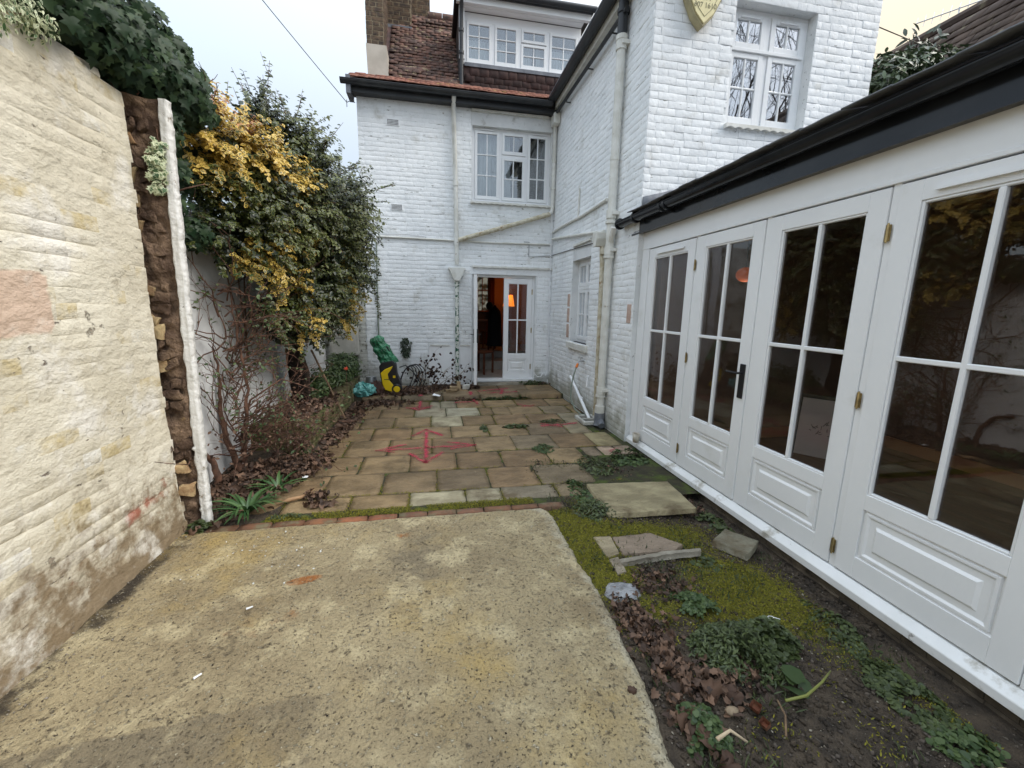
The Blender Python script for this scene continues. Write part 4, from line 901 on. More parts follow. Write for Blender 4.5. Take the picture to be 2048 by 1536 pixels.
# furniture silhouettes
def chair(name,lab,x,y,z,rot,mt,grp=None):
    t=thing(name,lab,'chair',(x,y,z),grp); c,s=math.cos(rot),math.sin(rot)
    F=Fr((x,y,z),(c,s,0),(-s,c,0))
    for a in (-.18,.18):
        MB().box(a-.018,a+.018,-.20,-.165,0,.45,F).build('leg',mt,t); MB().box(a-.018,a+.018,.165,.20,0,.95,F).build('leg',mt,t)
    MB().box(-.21,.21,-.21,.21,.45,.48,F).build('seat',mt,t,bevel=.006)
    MB().box(-.162,.162,.172,.192,.82,.93,F).box(-.162,.162,.172,.192,.62,.68,F).build('backrest',mt,t)
    return t
chair('dining_chair','dark wooden chair just inside the open back door',1.02,9.0,.16,.9,M['woodch'])
chair('dining_chair','dark wooden chair further inside on the raised tiled level',1.35,10.9,.50,-2.2,M['woodch'])
tb=thing('dining_table','dark wooden table under the far window indoors','table',(1.1,11.4,.5))
MB().box(.75,1.55,11.0,11.9,1.20,1.24).build('tabletop',M['woodch'],tb,bevel=.005)
for x in (.8,1.5):
    for y in (11.05,11.85): MB().box(x-.03,x+.03,y-.03,y+.03,.5,1.20).build('leg',M['woodch'],tb)
jk=thing('draped_coat','black coat draped over a high stand inside the back door','coat',(1.52,10.4,.5))
mb=MB(); mb.grid(lambda u,v:(1.53+(.19-.05*v-.13*max(0,v-.85)/.15)*math.cos(6.283*u)*(1+.08*math.sin(6.283*u*5)),10.5+(.16-.03*v-.12*max(0,v-.85)/.15)*math.sin(6.283*u),.62+1.02*v),40,14); mb.build('coat_cloth',M['coat'],jk,smooth=True)
MB().sphere((1.38,10.45,1.62),(.09,.09,.10)).build('hood',M['coat'],jk,smooth=True)
MB().tube([(1.5,10.5,.5),(1.5,10.5,1.7)],.02,8).build('pole',M['woodch'],jk)
# ---- roof
rz=lambda y:5.38+1.19*(y-8.3)      # main slope
hr=MB(); hr.poly([(-.95,8.28,5.42),(2.9,8.28,5.42),(2.9,10.0,7.45),(-.95,10.0,7.45)]); hr.poly([(-.95,10.0,7.38),(2.9,10.0,7.38),(2.9,12.2,5.0),(-.95,12.2,5.0)])
hr.poly([(2.9,8.28,5.35),(2.9,12.2,5.0),(2.9,10,7.38)]).poly([(-.95,8.28,5.35),(-.95,10,7.38),(-.95,12.2,5.0)])
hr.build('roof',M['tiledark'],house)
def tile_mesh(name,mt,w=.165,l=.17,th=.013,n=5,seed=2,cam=.006):
    r=random.Random(seed); out=[]
    for q in range(n):
        V=[];Fc=[]; s=r.uniform(0,9)
        for k,zz in enumerate((0,-th)):
            for j in (0,1):
                for i in range(4):
                    u=i/3-.5; V.append((u*w*.985,(j-.5)*l+.004*noise.noise((u*4,j*3,s)),zz+cam*(.25-u*u)*4*.5+.004*noise.noise((u*3,j*2,s+5))))
        for i in range(3):
            Fc.append((i,i+1,i+5,i+4)); Fc.append((8+i,12+i,13+i,9+i)); Fc.append((i,8+i,9+i,i+1))
        Fc.append((0,4,12,8)); Fc.append((3,11,15,7)); V=[(a,b,c) for a,b,c in V]
        out.append((mesh_np(name,V,Fc,mt),np.array(V),np.array(Fc)))
    return out
def tiles(parent,P0,U,D,nu,nr,w,gauge,meshes,name,nparts,seed=3,wob=.012,lift=.10,hole=None,vis=None,sag=.0):
    """courses laid upwards: P0 lower-left, U along the eave, D up the slope"""
    r=random.Random(seed); U=Vector(U).normalized(); D=Vector(D).normalized(); Nn=U.cross(D); ent=[]
    for j in range(nr):
        for i in range(-1,nu+1):
            a=(i+.5+(.5 if j%2 else 0))*w; 
            if a<w*.3 or a>nu*w-w*.3: continue
            p=Vector(P0)+U*a+D*(gauge*j+r.uniform(-.004,.004))+Nn*(.012+wob*noise.noise((a*1.3,j*.35,seed))+r.uniform(-.003,.003))
            if hole and hole(p): continue
            D2=(D+Nn*-(lift+r.uniform(-.02,.02))).normalized(); N2=U.cross(D2)
            U2=(U+Nn*r.uniform(-.03,.03)).normalized()
            M_=Matrix(((U2.x,D2.x,N2.x,p.x),(U2.y,D2.y,N2.y,p.y),(U2.z,D2.z,N2.z,p.z),(0,0,0,1)))
            ent.append((M_,p))
    if vis: ent.sort(key=lambda e:(0 if vis(e[1]) else 1,(e[1]-CAM).length))
    VV=[];FF=[];n=0
    for i,(M_,p) in enumerate(ent):
        me,V,Fc=meshes[r.randrange(len(meshes))]
        if i<nparts: link(name,me,parent,M_)
        else:
            A=np.array(M_); VV.append(V@A[:3,:3].T+A[:3,3]-np.array(wl(parent))); FF.append(Fc+n); n+=len(V)
    if VV: link(name,mesh_np(name,np.concatenate(VV),np.concatenate(FF),meshes[0][0].materials[0]),parent,None,kind='stuff')
TM=tile_mesh('roof_tile',M['tile'])
slope=(0,1,1.19)
dormx=lambda p:p.x>.58 and p.y>8.45
tiles(house,(-.72,8.32,5.475),(1,0,0),slope,20,27,.165,.098,TM,'roof_tile',210,seed=4,wob=.03,hole=lambda p:p.x>.60 or (p.x<-.32 and p.y>9.66),vis=lambda p:p.x<.6)
TR=tile_mesh('eave_tile',M['tilered'],seed=8)
tiles(house,(-1.32,7.95,5.275),(1,0,0),(0,1,.62),22,4,.165,.10,TR,'eave_tile',60,seed=6,wob=.004,lift=.06)
MB().box(-1.34,2.4,7.90,8.34,5.12,5.20).build('eave_board',M['blackm'],house)
MB().poly([(-1.33,7.93,5.235),(2.4,7.93,5.235),(2.4,8.36,5.50),(-1.33,8.36,5.50)]).build('eave_underlay',M['tilered'],house,solid=.01)
# parapet upstand left of the tiles, ridge
MB().prism([(-1.04,5.36),(-.70,5.36),(-.72,5.97),(-1.06,5.97)],-.22,-.62,FH).build('parapet',M['stonew'],house)
mb=MB()
for i in range(9):
    x=-.02+i*.3; mb=MB().tube([(x,10.0,7.47),(x+.29,10.0,7.47)],.10,10); mb.build('ridge_tile',M['tile'],house,smooth=40)
# chimneys
CM=brick_meshes('chimney_brick',.2225,.008,.075,M['chim'],5,.003,9,nx=2,nz=1)
for (x0,x1,y0,y1,z0,z1) in ((-.80,-.34,9.70,10.3,6.8,8.9),(-1.10,-.80,8.78,10.3,5.9,8.9),(-.34,.02,10.25,10.8,7.0,9.1)):
    ch=MB().box(x0,x1,y0,y1,z0,z1).build('chimney',M['chimm'],house)
    F1=Fr((0,y0,0),(1,0,0),(0,-1,0)); L1=brick_list(F1,x0,x1,z0,z1,r=random.Random(5))
    F2=Fr((x0,0,0),(0,1,0),(-1,0,0)); L2=brick_list(F2,y0,y1,z0,z1,r=random.Random(6))
    F3=Fr((x1,0,0),(0,1,0),(1,0,0)); L3=brick_list(F3,y0,y1,z0,z1,r=random.Random(7))
    place_bricks(L1+L2+L3,CM,ch,name='chimney_brick',gap=.014,nparts=0 if x0>-.5 else 40)
MB().box(-.82,-.33,9.60,9.70,6.93,7.03).box(-.335,.03,10.18,10.25,7.28,7.42).build('flashing',M['lead'],house)
# dormer
FD=Fr((0,8.46,0),(1,0,0),(0,-1,0))
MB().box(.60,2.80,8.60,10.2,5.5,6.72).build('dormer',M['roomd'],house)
dm=MB().box(.60,2.80,-.14,0,6.60,6.74,FD).box(.60,.66,-.14,0,5.95,6.60,FD).box(2.74,2.80,-.14,0,5.95,6.60,FD).box(.60,2.80,-.14,.02,5.90,5.95,FD).build('window',M['upvc'],house,bevel=.003)
xs=[.66,1.14,1.63,2.17,2.74]
for i in range(4):
    if i: MB().box(xs[i]-.03,xs[i]+.03,-.13,-.002,5.95,6.60,FD).build('mullion',M['upvc'],dm)
    x0,x1=xs[i]+(.032 if i else .002),xs[i+1]-(.032 if i<3 else .002)
    if i==2:
        sash(dm,FD,x0,x1,5.952,6.36,.012,2,2,st=.04); sash(dm,FD,x0,x1,6.38,6.598,.012,2,1,st=.04,bot=.045)
    else: sash(dm,FD,x0,x1,5.952,6.598,.012,2,3,st=.04)
    curt(FD,x0,(x1 if i in(0,3) else x0+.22),5.95,6.36,-.10,dm,'curtain',.01,.05)
curt(FD,1.96,2.12,5.95,6.36,-.10,dm,'curtain',.01,.05)
MB().box(.60,2.80,-.30,-.13,6.60,6.70,FD).box(.60,.62,-.4,-.14,5.9,6.7,FD).build('room_shell',M['roomd'],dm)
MB().box(.44,2.95,8.22,10.2,6.86,6.93).build('dormer_roof',M['blackm'],house,bevel=.01)
MB().box(.47,2.92,8.25,8.32,6.76,6.87).box(.60,2.80,8.32,8.46,6.75,6.80).build('dormer_fascia',M['paint'],house)
MB().tube([(.42,8.17,6.90),(2.98,8.17,6.90)],.05,10).build('dormer_gutter',M['blackm'],house,smooth=40)
MB().box(.52,.60,8.40,10.0,5.55,6.78).build('dormer_cheek',M['blackm'],house)
MB().box(.52,.62,8.37,8.40,5.95,6.78).build('corner_board',M['paint'],house)
MB().tube([(.56,8.17,6.88),(.56,8.30,6.72),(.56,8.33,6.6),(.56,8.33,5.46)],.033,10).tube([(.56,8.33,6.35),(.56,8.33,6.40)],.045,10).tube([(.56,8.33,6.0),(.56,8.33,6.05)],.045,10).build('downpipe',M['blackm'],house,smooth=40)
MB().box(.62,2.85,8.40,8.46,5.86,5.92).build('flashing',M['lead'],house)
TD=tile_mesh('hung_tile',M['tiledark'],w=.175,l=.14,seed=12,cam=.002)
MB().box(.60,2.9,8.43,8.47,5.40,5.87).build('apron_board',M['tiledark'],house)
tiles(house,(.63,8.385,5.46),(1,0,0),(0,.10,1),13,4,.175,.108,TD,'hung_tile',52,seed=9,wob=.003,lift=.08)
# gutter, fascia, verge end of the main eave
def gutter(p0,p1,rad,mt,par,up=Vector((0,0,1)),side=None,name='gutter',lip=.006,back=True):
    p0=Vector(p0);p1=Vector(p1); t=(p1-p0).normalized(); s=t.cross(up).normalized(); mb=MB(); n=12
    for p in (p0,p1):
        for i in range(n+1):
            a=math.pi*i/n; mb.v.append(p+s*math.cos(a)*rad-up*math.sin(a)*rad)
    for i in range(n): mb.f.append((i,i+1,n+2+i,n+1+i))
    mb.f.append(list(range(n+1))); mb.f.append([n+1+i for i in range(n,-1,-1)])
    for sg in (1,-1): mb.tube([p0+s*rad*sg,p1+s*rad*sg],lip,6)
    return mb.build(name,mt,par,smooth=40,solid=.003)
MB().box(-1.30,2.31,-.0,.16,5.04,5.15,FH).build('fascia',M['blackm'],house)
MB().box(-1.34,-1.27,-.10,.24,4.98,5.25,FH).build('verge_board',M['lead'],house)
gutter((-1.42,7.86,5.17),(2.13,7.86,5.17),.062,M['blackm'],house)
# downpipe of the middle: old cream pipe, hopper, white pipe
dp=MB().tube([(.40,7.90,5.13),(.40,7.97,5.05),(.40,8.03,4.98),(.43,8.03,3.7),(.445,8.03,2.36)],.038,10).tube([(.43,8.03,3.72),(.43,8.03,3.80)],.050,10).tube([(.44,8.03,2.70),(.442,8.03,2.86)],.046,10).build('downpipe',M['creamy'],house,smooth=40)
hop=MB()
hop.prism([(.285,2.30),(.60,2.30),(.60,2.265),(.58,2.255),(.53,2.13),(.49,2.06),(.395,2.06),(.355,2.13),(.305,2.255),(.285,2.265)],.0,.15,FH)
hop.build('hopper',M['creamy'],house,bevel=.006)
MB().tube([(.443,8.03,2.07),(.443,8.03,.12)],.036,10).tube([(.443,8.03,1.97),(.443,8.03,2.05)],.046,10).build('downpipe',M['greenpipe'],house,smooth=40)
# corner downpipe beside the first floor window with square box head
MB().box(2.17,2.29,7.85,8.07,4.85,5.03).build('rainwater_head',M['creamy'],house,bevel=.012)
MB().tube([(2.245,8.03,4.9),(2.245,8.03,3.46),(2.23,8.03,3.38),(2.16,8.03,3.33)],.034,10).tube([(2.245,8.03,4.25),(2.245,8.03,4.30)],.043,10).tube([(2.245,8.03,3.78),(2.245,8.03,3.81)],.046,10).build('downpipe',M['creamy'],house,smooth=40)
MB().tube([(2.20,8.03,3.345),(1.35,8.03,3.07),(.46,8.03,2.79)],.041,10).tube([(1.30,8.03,3.054),(1.26,8.03,3.042)],.05,10).tube([(2.10,8.03,3.315),(2.06,8.03,3.302)],.05,10).build('waste_pipe',M['rusty'],house,smooth=40)
MB().tube([(-.985,8.075,2.70),(-.985,8.075,2.77),(-.96,8.075,2.80),(.3,8.075,2.79),(1.2,8.075,2.785),(2.26,8.075,2.80)],.017,8).build('conduit',M['creamy'],house,smooth=40)
MB().tube([(-.985,8.075,2.74),(-1.0,8.075,1.9),(-1.005,8.07,1.0)],.013,8).build('conduit',M['hose'],house,smooth=40)
MB().tube([(-1.04,8.08,2.5),(-1.03,8.07,2.2),(-1.05,8.08,1.8),(-.99,8.07,1.5),(-1.04,8.07,1.1)],.005,6).tube([(-.96,8.08,2.83),(-.5,8.08,2.86),(-.1,8.08,2.83)],.005,6).tube([(1.72,8.08,2.83),(1.82,8.08,2.83),(1.82,8.08,2.56),(1.98,8.08,2.57),(2.28,8.08,2.60)],.009,6).build('cable',M['steel'],house)
MB().tube([(2.245,8.05,3.4),(2.25,8.06,2.2),(2.255,8.06,.35),(2.22,8.03,.24)],.010,6).tube([(2.0,8.04,.28),(2.05,8.03,.22),(2.12,8.03,.22),(2.16,8.05,.30)],.012,6).build('cable',M['upvc'],house)
# lower side wall between house corner and boundary wall
sw=thing('side_wall','low grubby white brick wall left of the house corner','wall',(-1.6,8.15,0))
FSW=Fr((0,8.12,0),(1,0,0),(0,-1,0))
wall_back(FSW,-2.1,-1.22,-.1,2.9,[],.2,'wall_core',M['white_mortar'],sw)
DB=brick_meshes('brick',.2225,.0065,.075,M['dirty_brick'],6,.004,17)
place_bricks(brick_list(FSW,-2.1,-1.22,.0,2.88,r=random.Random(8)),DB,sw,nparts=120)
# ================================================================== WING
wing=thing('house_wing','two storey white painted brick wing along the right side of the yard','house',(2.4,5,0))
SW_=(6.03,6.84,1.04,2.52); WIN2=(3.235,4.255,3.66,4.88)
wall_back(FW,4.57,8.38,-.1,5.15,[SW_],.3,'wall_core',M['white_mortar'],wing)
wall_back(Fr((0,4.573,0),(1,0,0),(0,-1,0)),2.60,5.08,-.1,5.75,[WIN2],.3,'wall_core',M['white_mortar'],wing)
MB().box(2.303,2.61,4.573,4.8,5.15,5.75).build('wall_core',M['white_mortar'],wing)
LW=brick_list(FW,4.57,8.10,.0,5.14,[(SW_[0]-.0,SW_[1]+.01,SW_[2],SW_[3]+.07)],r=random.Random(41),jit=.003)
LS=brick_list(FS,2.305,5.08,2.70,5.75,[(WIN2[0],WIN2[1],WIN2[2],WIN2[3])],r=random.Random(43),jit=.002)
place_bricks([e for e in LW]+[e for e in LS],WB,wing,nparts=300,seed=44,bj=.0022,rot=.012,score=lambda e:(e[0].p(e[1],0,e[2])-CAM).length-(1.2 if e[0] is FS else 0))
place_bricks(brick_list(Fr((5.08,0,0),(0,1,0),(1,0,0)),4.6,6.0,3.2,5.75,r=random.Random(2)),WB,wing,nparts=0)
# pinkish unpainted patches
pk=mat('pink bare render',srgb(196,172,158),srgb(178,152,138),8,.9,.5,30)
for (a0,a1,c0,c1) in ((6.90,7.02,1.63,1.84),(6.90,7.02,1.36,1.60),(6.90,7.02,1.10,1.33),(4.62,4.72,1.44,1.66)):
    MB().box(a0,a1,.0,.011,c0,c1,FW).build('render_patch',pk,wing,bevel=.003)
# ground floor side window
a0,a1,c0,c1=SW_; B=-.11
s1=MB().box(a0,a0+.05,B-.06,B,c0,c1-.2,FW).box(a1-.05,a1,B-.06,B,c0,c1-.2,FW).box(a0,a1,B-.06,B+.0,c1-.20,c1-.15,FW).box(a0,a1,B-.06,B-.001,c0,c0+.05,FW).box(a0+.05,a1-.05,B-.06,B+.012,1.90,1.95,FW).build('window',M['paint'],wing,bevel=.003)
sash(s1,FW,a0+.052,a0+.40,c0+.052,1.898,B+.01,2,2,st=.05); sash(s1,FW,a0+.404,a1-.052,c0+.052,1.898,B+.01,2,2,st=.05)
sash(s1,FW,a0+.052,a0+.40,1.952,c1-.202,B+.01,2,1,st=.05); sash(s1,FW,a0+.404,a1-.052,1.952,c1-.202,B+.01,2,1,st=.05)
MB().box(a0,a1,-.3,-.001,c1-.15,c1,FW).build('lintel',M['plaster'],wing)
MB().box(a0-.06,a1+.02,-.12,.06,c0-.06,c0,FW).build('sill',M['creamy'],wing,bevel=.006)
scallop(FW,a0-.06,a1+.02,c0-.06,.06,wing); scallop(FW,a0-.02,a1-.06,c1+.10,.035,wing,drop=.02)
room_box(FW,a0,a1,c0,c1,.9,s1,t=.31); curt(FW,a0,a1,c0,1.85,-.24,s1,'curtain',.012,.08)
# upper window of the end wall
a0,a1,c0,c1=WIN2; B=-.12
u=MB().box(a0,a0+.045,B-.07,B,c0,c1,FS).box(a1-.045,a1,B-.07,B,c0,c1,FS).box(a0+.045,a1-.045,B-.07,B-.001,c1-.045,c1,FS).box(a0+.045,a1-.045,B-.07,B-.001,c0,c0+.05,FS).box(a0+.48,a0+.54,B-.07,B-.0015,c0+.05,c1-.045,FS).box(a0+.045,a1-.045,B-.06,B+.03,4.455,4.49,FS).build('window',M['paint'],wing,bevel=.003)
for x0,x1 in ((a0+.047,a0+.478),(a0+.542,a1-.047)):
    sash(u,FS,x0,x1,c0+.052,4.453,B+.012,2,2,st=.06,top=.055,bot=.085,gm='glass_up'); sash(u,FS,x0,x1,4.492,c1-.047,B+.012,2,1,st=.06,top=.06,bot=.06,gm='glass_up')
    MB().box(x0+.10,x0+.33,B+.012,B+.03,c1-.095,c1-.08,FS).build('trickle_vent',M['upvc'],u)
room_box(FS,a0,a1,c0,c1,1.4,u,t=.31)
curt(FS,a0+.05,a0+.18,c0,4.0,-.2,u,'curtdark',.01,.06)
scallop(FS,a0-.01,a1+.03,c0-.003,.05,wing,drop=.03)
# eaves: gutter, white soffit, black waste pipe below
MB().box(5.0-.6,8.35,.0,.10,5.10,5.20,FW).build('fascia',M['creamy'],wing)
MB().poly([(2.1,4.3,5.34),(5.3,4.3,5.8),(5.3,8.6,5.8),(2.1,8.6,5.34)]).build('flat_roof',M['lead'],wing,solid=.05)
gutter((2.13,8.2,5.235),(2.13,4.0,5.235),.07,M['blackm'],wing)
mb=MB().tube([(2.22,8.05,5.035),(2.22,6.6,5.0),(2.22,5.1,4.97)],.026,10)
for y in (7.3,6.3,5.5): mb.tube([(2.22,y,4.995),(2.22,y,4.95),(2.29,y,4.95)],.010,6)
mb.build('black_pipe',M['blackm'],wing,smooth=40)
mb=MB().tube([(2.13,8.05,5.16),(2.14,8.0,5.08),(2.20,7.96,5.02)],.034,10).tube([(2.05,7.95,5.10),(2.16,7.98,5.06)],.03,8)
mb.build('gutter_outlet',M['blackm'],wing,smooth=40)
# big soil pipe
sp=MB()
X=2.225;Y=5.20
sp.tube([(X,Y,.22),(X,Y,4.66)],.052,14)
for z,h_,rr in ((4.60,.12,.064),(4.70,.05,.070),(3.40,.05,.056),(2.72,.10,.064),(2.66,.03,.070),(2.28,.10,.064),(2.24,.03,.070),(.46,.10,.064),(.42,.03,.068),(.20,.10,.066)): sp.tube([(X,Y,z),(X,Y,z+h_)],rr,14)
sp.tube([(X,Y,2.40),(X,Y-.10,2.60)],.04,10)
for z in (4.62,2.74,2.30,.48): sp.box(X-.02,2.30,Y-.085,Y+.085,z+.02,z+.06)
sp.build('soil_pipe',M['creamy'],wing,smooth=40)
MB().tube([(X,Y,4.70),(X,Y,5.25)],.058,14).tube([(X,Y,4.98),(X,Y,5.03)],.070,14).box(X,2.3,Y-.03,Y+.03,4.98,5.03).build('rubber_connector',M['blackm'],wing,smooth=40)
MB().tube([(X,Y,.20),(X,Y,.05),(X-.02,Y-.02,.0)],.07,12).tube([(X,Y-.04,.09),(X-.02,Y-.14,.05)],.045,10).build('pipe_shoe',M['lead'],wing,smooth=40)
# hopper and rusty pipe beside it
MB().prism([(5.43,2.60),(5.60,2.60),(5.60,2.52),(5.555,2.42),(5.475,2.42),(5.43,2.52)],.02,.16,FW).build('hopper',M['creamy'],wing,bevel=.008)
mb=MB().tube([(2.25,5.50,2.44),(2.25,5.50,2.30),(2.25,5.47,2.2),(2.25,5.42,.55),(2.25,5.42,.10)],.031,10)
for z in (2.32,.52): mb.tube([(2.25,5.47 if z>1 else 5.42,z),(2.25,5.47 if z>1 else 5.42,z+.08)],.040,10)
mb.build('downpipe',M['rusty'],wing,smooth=40)
MB().tube([(2.265,5.50,2.62),(2.265,6.2,2.70),(2.265,7.3,2.82),(2.27,8.05,2.90)],.022,8).build('waste_pipe',M['creamy'],wing,smooth=40)
MB().tube([(2.275,8.05,3.02),(2.275,7.6,3.03),(2.275,6.4,3.0),(2.275,5.5,3.02)],.022,8).tube([(2.275,6.62,3.0),(2.28,6.62,3.45)],.012,6).build('overflow_pipe',M['creamy'],wing,smooth=40)
MB().tube([(2.285,8.06,2.60),(2.285,6.8,2.56),(2.285,5.65,2.52)],.007,6).build('cable',M['blackp'],wing)
MB().tube([(2.26,6.60,.47),(2.24,6.1,.26),(2.20,5.50,.03)],.024,10).tube([(2.245,6.0,.225),(2.243,5.97,.213)],.031,8).tube([(2.27,5.80,.60),(2.25,5.80,.60),(2.25,5.80,.44)],.018,8).build('drain_pipe',M['upvc'],wing,smooth=40)
# lead flashing where the glazed room's roof meets the wall
# ================================================================== GARDEN ROOM
gr=thing('garden_room','white glazed garden room with folding doors and black gutter','building',(2.6,2.5,0))
MB().box(-1.6,4.56,-.10,-.02,-.2,.0,FG).build('plinth',mat('dark plinth',srgb(92,84,72),srgb(64,58,50),8,.95,.8,30),gr)
r=random.Random(4)
PB=brick_meshes('plinth_brick',.22,.012,.07,mat('plinth brick',srgb(110,100,86),srgb(78,70,60),9,.95,.7,40,rnd=.2),4,.004,23)
place_bricks(brick_list(FG,-1.0,4.52,-.14,-.002,gauge=.068,r=r),PB,gr,name='plinth_brick',w=.22,h=.07,b=-.022,nparts=60)
sl=MB()
sl.prism([(-.02,.0),(.045,.0),(.045,.045),(.0,.085),(-.06,.09),(-.06,.0)],-1.6,4.56,Fr((2.36,0,0),(-1,0,0),(0,1,0)))
sl.build('sill',M['sillp'],gr,bevel=.003)
# frame head and posts
MB().box(-1.6,4.57,-.09,-.004,2.262,2.50,FG).build('head',M['paint'],gr)
MB().box(-1.6,4.57,-.004,.006,2.262,2.285,FG).build('head_bead',M['paint'],gr,bevel=.003)
MB().box(4.41,4.565,-.09,.002,.09,2.262,FG).build('post',M['paint'],gr,bevel=.003)
leaves=[(3.565,4.395),(2.748,3.520),(1.905,2.702),(1.045,1.862),(.205,1.0),(-.66,.16),(-1.5,-.70)]
for i in range(len(leaves)-1):
    MB().box(leaves[i+1][1]+.003,leaves[i][0]-.003,-.085,-.008,.09,2.262,FG).build('mullion',M['paint'],gr)
for i,(x0,x1) in enumerate(leaves):
    d=door_leaf(gr,FG,x0,x1,.098,2.252,.002,rail=.10,mid=.61,st=.108,midz=1.375)
    if i in (0,1):
        for z in (.24,1.14,1.99):
            if i==0: hinge(d,FG,x0-.02,.002,z+.02)
    if i==2:
        for z in (.22,1.12,2.02): hinge(d,FG,x0-.02,.002,z)
    if i in (0,3): MB().box(x0+.17,x1-.17,.002,.016,2.19,2.205,FG).box(x0+.17,x1-.17,.012,.022,2.183,2.192,FG).build('trickle_vent',M['paint'],d)
    if i==1:
        hd=MB().box(x0+.02,x0+.075,.002,.012,.93,1.20,FG).build('lock_plate',M['blackp'],d,bevel=.003)
        MB().tube([FG.p(x0+.048,.01,1.13),FG.p(x0+.048,.055,1.13),FG.p(x0+.16,.06,1.13)],.009,8).build('handle',M['blackp'],d)
# fascia, gutter, roof
MB().box(-1.6,4.70,.0,.06,2.445,2.62,FG).build('fascia',M['black'],gr,bevel=.004)
MB().box(-1.6,4.74,.06,.066,2.44,2.462,FG).build('fascia_trim',M['black'],gr)
gutter((2.235,4.95,2.625),(2.235,-1.7,2.625),.062,M['black'],gr)
def og(y):   # ogee face in front of the gutter bed
    return None
mb=MB()
for y in (4.55,3.98,3.90): mb.tube([(2.235,y,2.612),(2.235,y-.03,2.612)],.0655,14)
mb.tube([(2.235,4.96,2.612),(2.235,4.94,2.612)],.066,14)
mb.build('gutter_joint',M['black'],gr,smooth=40)
gutter((2.36,5.0,2.70),(2.36,4.72,2.70),.05,M['black'],gr) if 0 else None
mb=MB(); mb.poly([(2.22,-1.7,2.648),(5.3,-1.7,3.45),(5.3,4.56,3.45),(2.22,4.93,2.648)]); mb.build('roof',M['lead'],gr,solid=.03)
sm_=mat('grey roof slate',(.16,.17,.185),(.10,.105,.115),5,.5,.3,20,rnd=.2)
SLT=tile_mesh('slate',sm_,w=.25,l=.26,th=.008,seed=5,cam=0)
tiles(gr,(2.23,-1.2,2.765),(0,-1,0),(1,0,.26),1,1,.25,.2,SLT,'slate',1) if 0 else None
tiles(gr,(2.26,4.56,2.675),(0,-1,0),(1,0,.26),23,6,.25,.20,SLT,'slate',138,seed=15,wob=.006,lift=.05)
fl=MB()
fl.grid(lambda u,v:(2.30+2.6*u,4.555-.012*v-.004*noise.noise((u*9,v*3,0)),2.70+.67*u+.13*v+.006*noise.noise((u*30,v,1))),30,2)
fl.build('flashing',M['lead'],gr,smooth=True,solid=.004)
# interior of the garden room
gi=thing('garden_room_interior','empty garden room interior with dark boards seen through the doors','room',(3.5,2.5,0))
MB().box(2.45,5.2,-1.6,4.27,-.0,.06).build('floor_joists',M['darkw'],gi)
k=0
for i in range(11):
    x=2.46+i*.25; MB().box(x,x+.246,-1.6,4.26,.06,.075).build('floorboard',M['wood'],gi)
MB().box(5.2,5.3,-1.7,4.57,0,3.4).build('room_wall',M['plast'],gi); MB().box(2.45,5.2,4.27,4.56,0,2.7).build('room_wall',M['plast'],gi); MB().box(2.45,5.3,-1.8,-1.6,0,3.4).build('room_wall',M['plast'],gi)
MB().box(5.18,5.2,-1.6,4.27,.075,.20).box(2.46,5.18,4.25,4.27,.075,.20).build('skirting',M['skirt'],gi)
mb=MB(); mb.poly([(2.30,-1.6,2.62),(5.3,-1.6,3.2),(5.3,4.56,3.2),(2.30,4.56,2.62)]); mb.build('ceiling',M['ceil'],gi,solid=.02)
# leaning picture
pt=thing('framed_print','white print with grey ink drawing leaning against the wall indoors','picture',(4.2,3.4,.075))
FP=Fr((3.9,3.72,.08),(.60,-.80,0),(-.80,-.60,0)); FP.U.normalize(); FP.N.normalize()
Fq=Fr(FP.O,FP.U,(FP.N.x,FP.N.y,0))
def tiltp(mb,ang=.25):
    for v in mb.v:
        d=v-FP.O; h_=d.z; v-=FP.N*0; v[:]=v-FP.N*(h_*math.sin(ang)); v.z=FP.O.z+h_*math.cos(ang)
    return mb
tiltp(MB().box(0,.50,0,.015,0,.62,Fq)).build('print_sheet',M['paper'],pt)
tiltp(MB().box(-.02,.52,-.02,-.002,-.0,.66,Fq)).build('backing',M['blackp'],pt)
mb=MB(); r=random.Random(3)
for i in range(26):
    x=.10+.013*i; z=.30+.05*math.sin(i*.8)+.03*r.uniform(-1,1)
    mb.tube([Fq.p(x,.018,z),Fq.p(x+r.uniform(.0,.04),.018,z+r.uniform(-.05,.06))],.003,4)
tiltp(mb).build('ink_drawing',mat('grey ink',(.10,.10,.12),None,3,.9),pt)
pdt=thing('pendant_lamp','round orange pendant lampshade glowing inside the second glazed door','lamp',(4.4,5.0,2.4))
MB().sphere((4.4,5.0,2.4),(.14,.14,.12),16,10).build('lamp_shade',emis('lit paper shade',srgb(255,150,70),.9),pdt,smooth=True) if 0 else None
# pendant hangs in the open middle of the garden room
pdt.location=(3.0,3.68,2.0); WL[pdt.name]=Vector((3.0,3.68,2.0))
MB().sphere((3.0,3.68,1.955),(.085,.085,.07),18,10).build('lamp_shade',emis('lit paper shade',srgb(220,110,56),.14),pdt,smooth=True)
MB().tube([(3.0,3.68,2.01),(3.0,3.68,2.72)],.006,6).build('flex',M['blackp'],pdt)
pl2=bpy.data.lights.new('pendant_bulb','POINT'); pl2.energy=.4; pl2.color=(1,.80,.62); pl2.shadow_soft_size=.08
po2=bpy.data.objects.new('pendant_bulb',pl2); C.objects.link(po2); po2.location=(3.0,3.68,1.84)
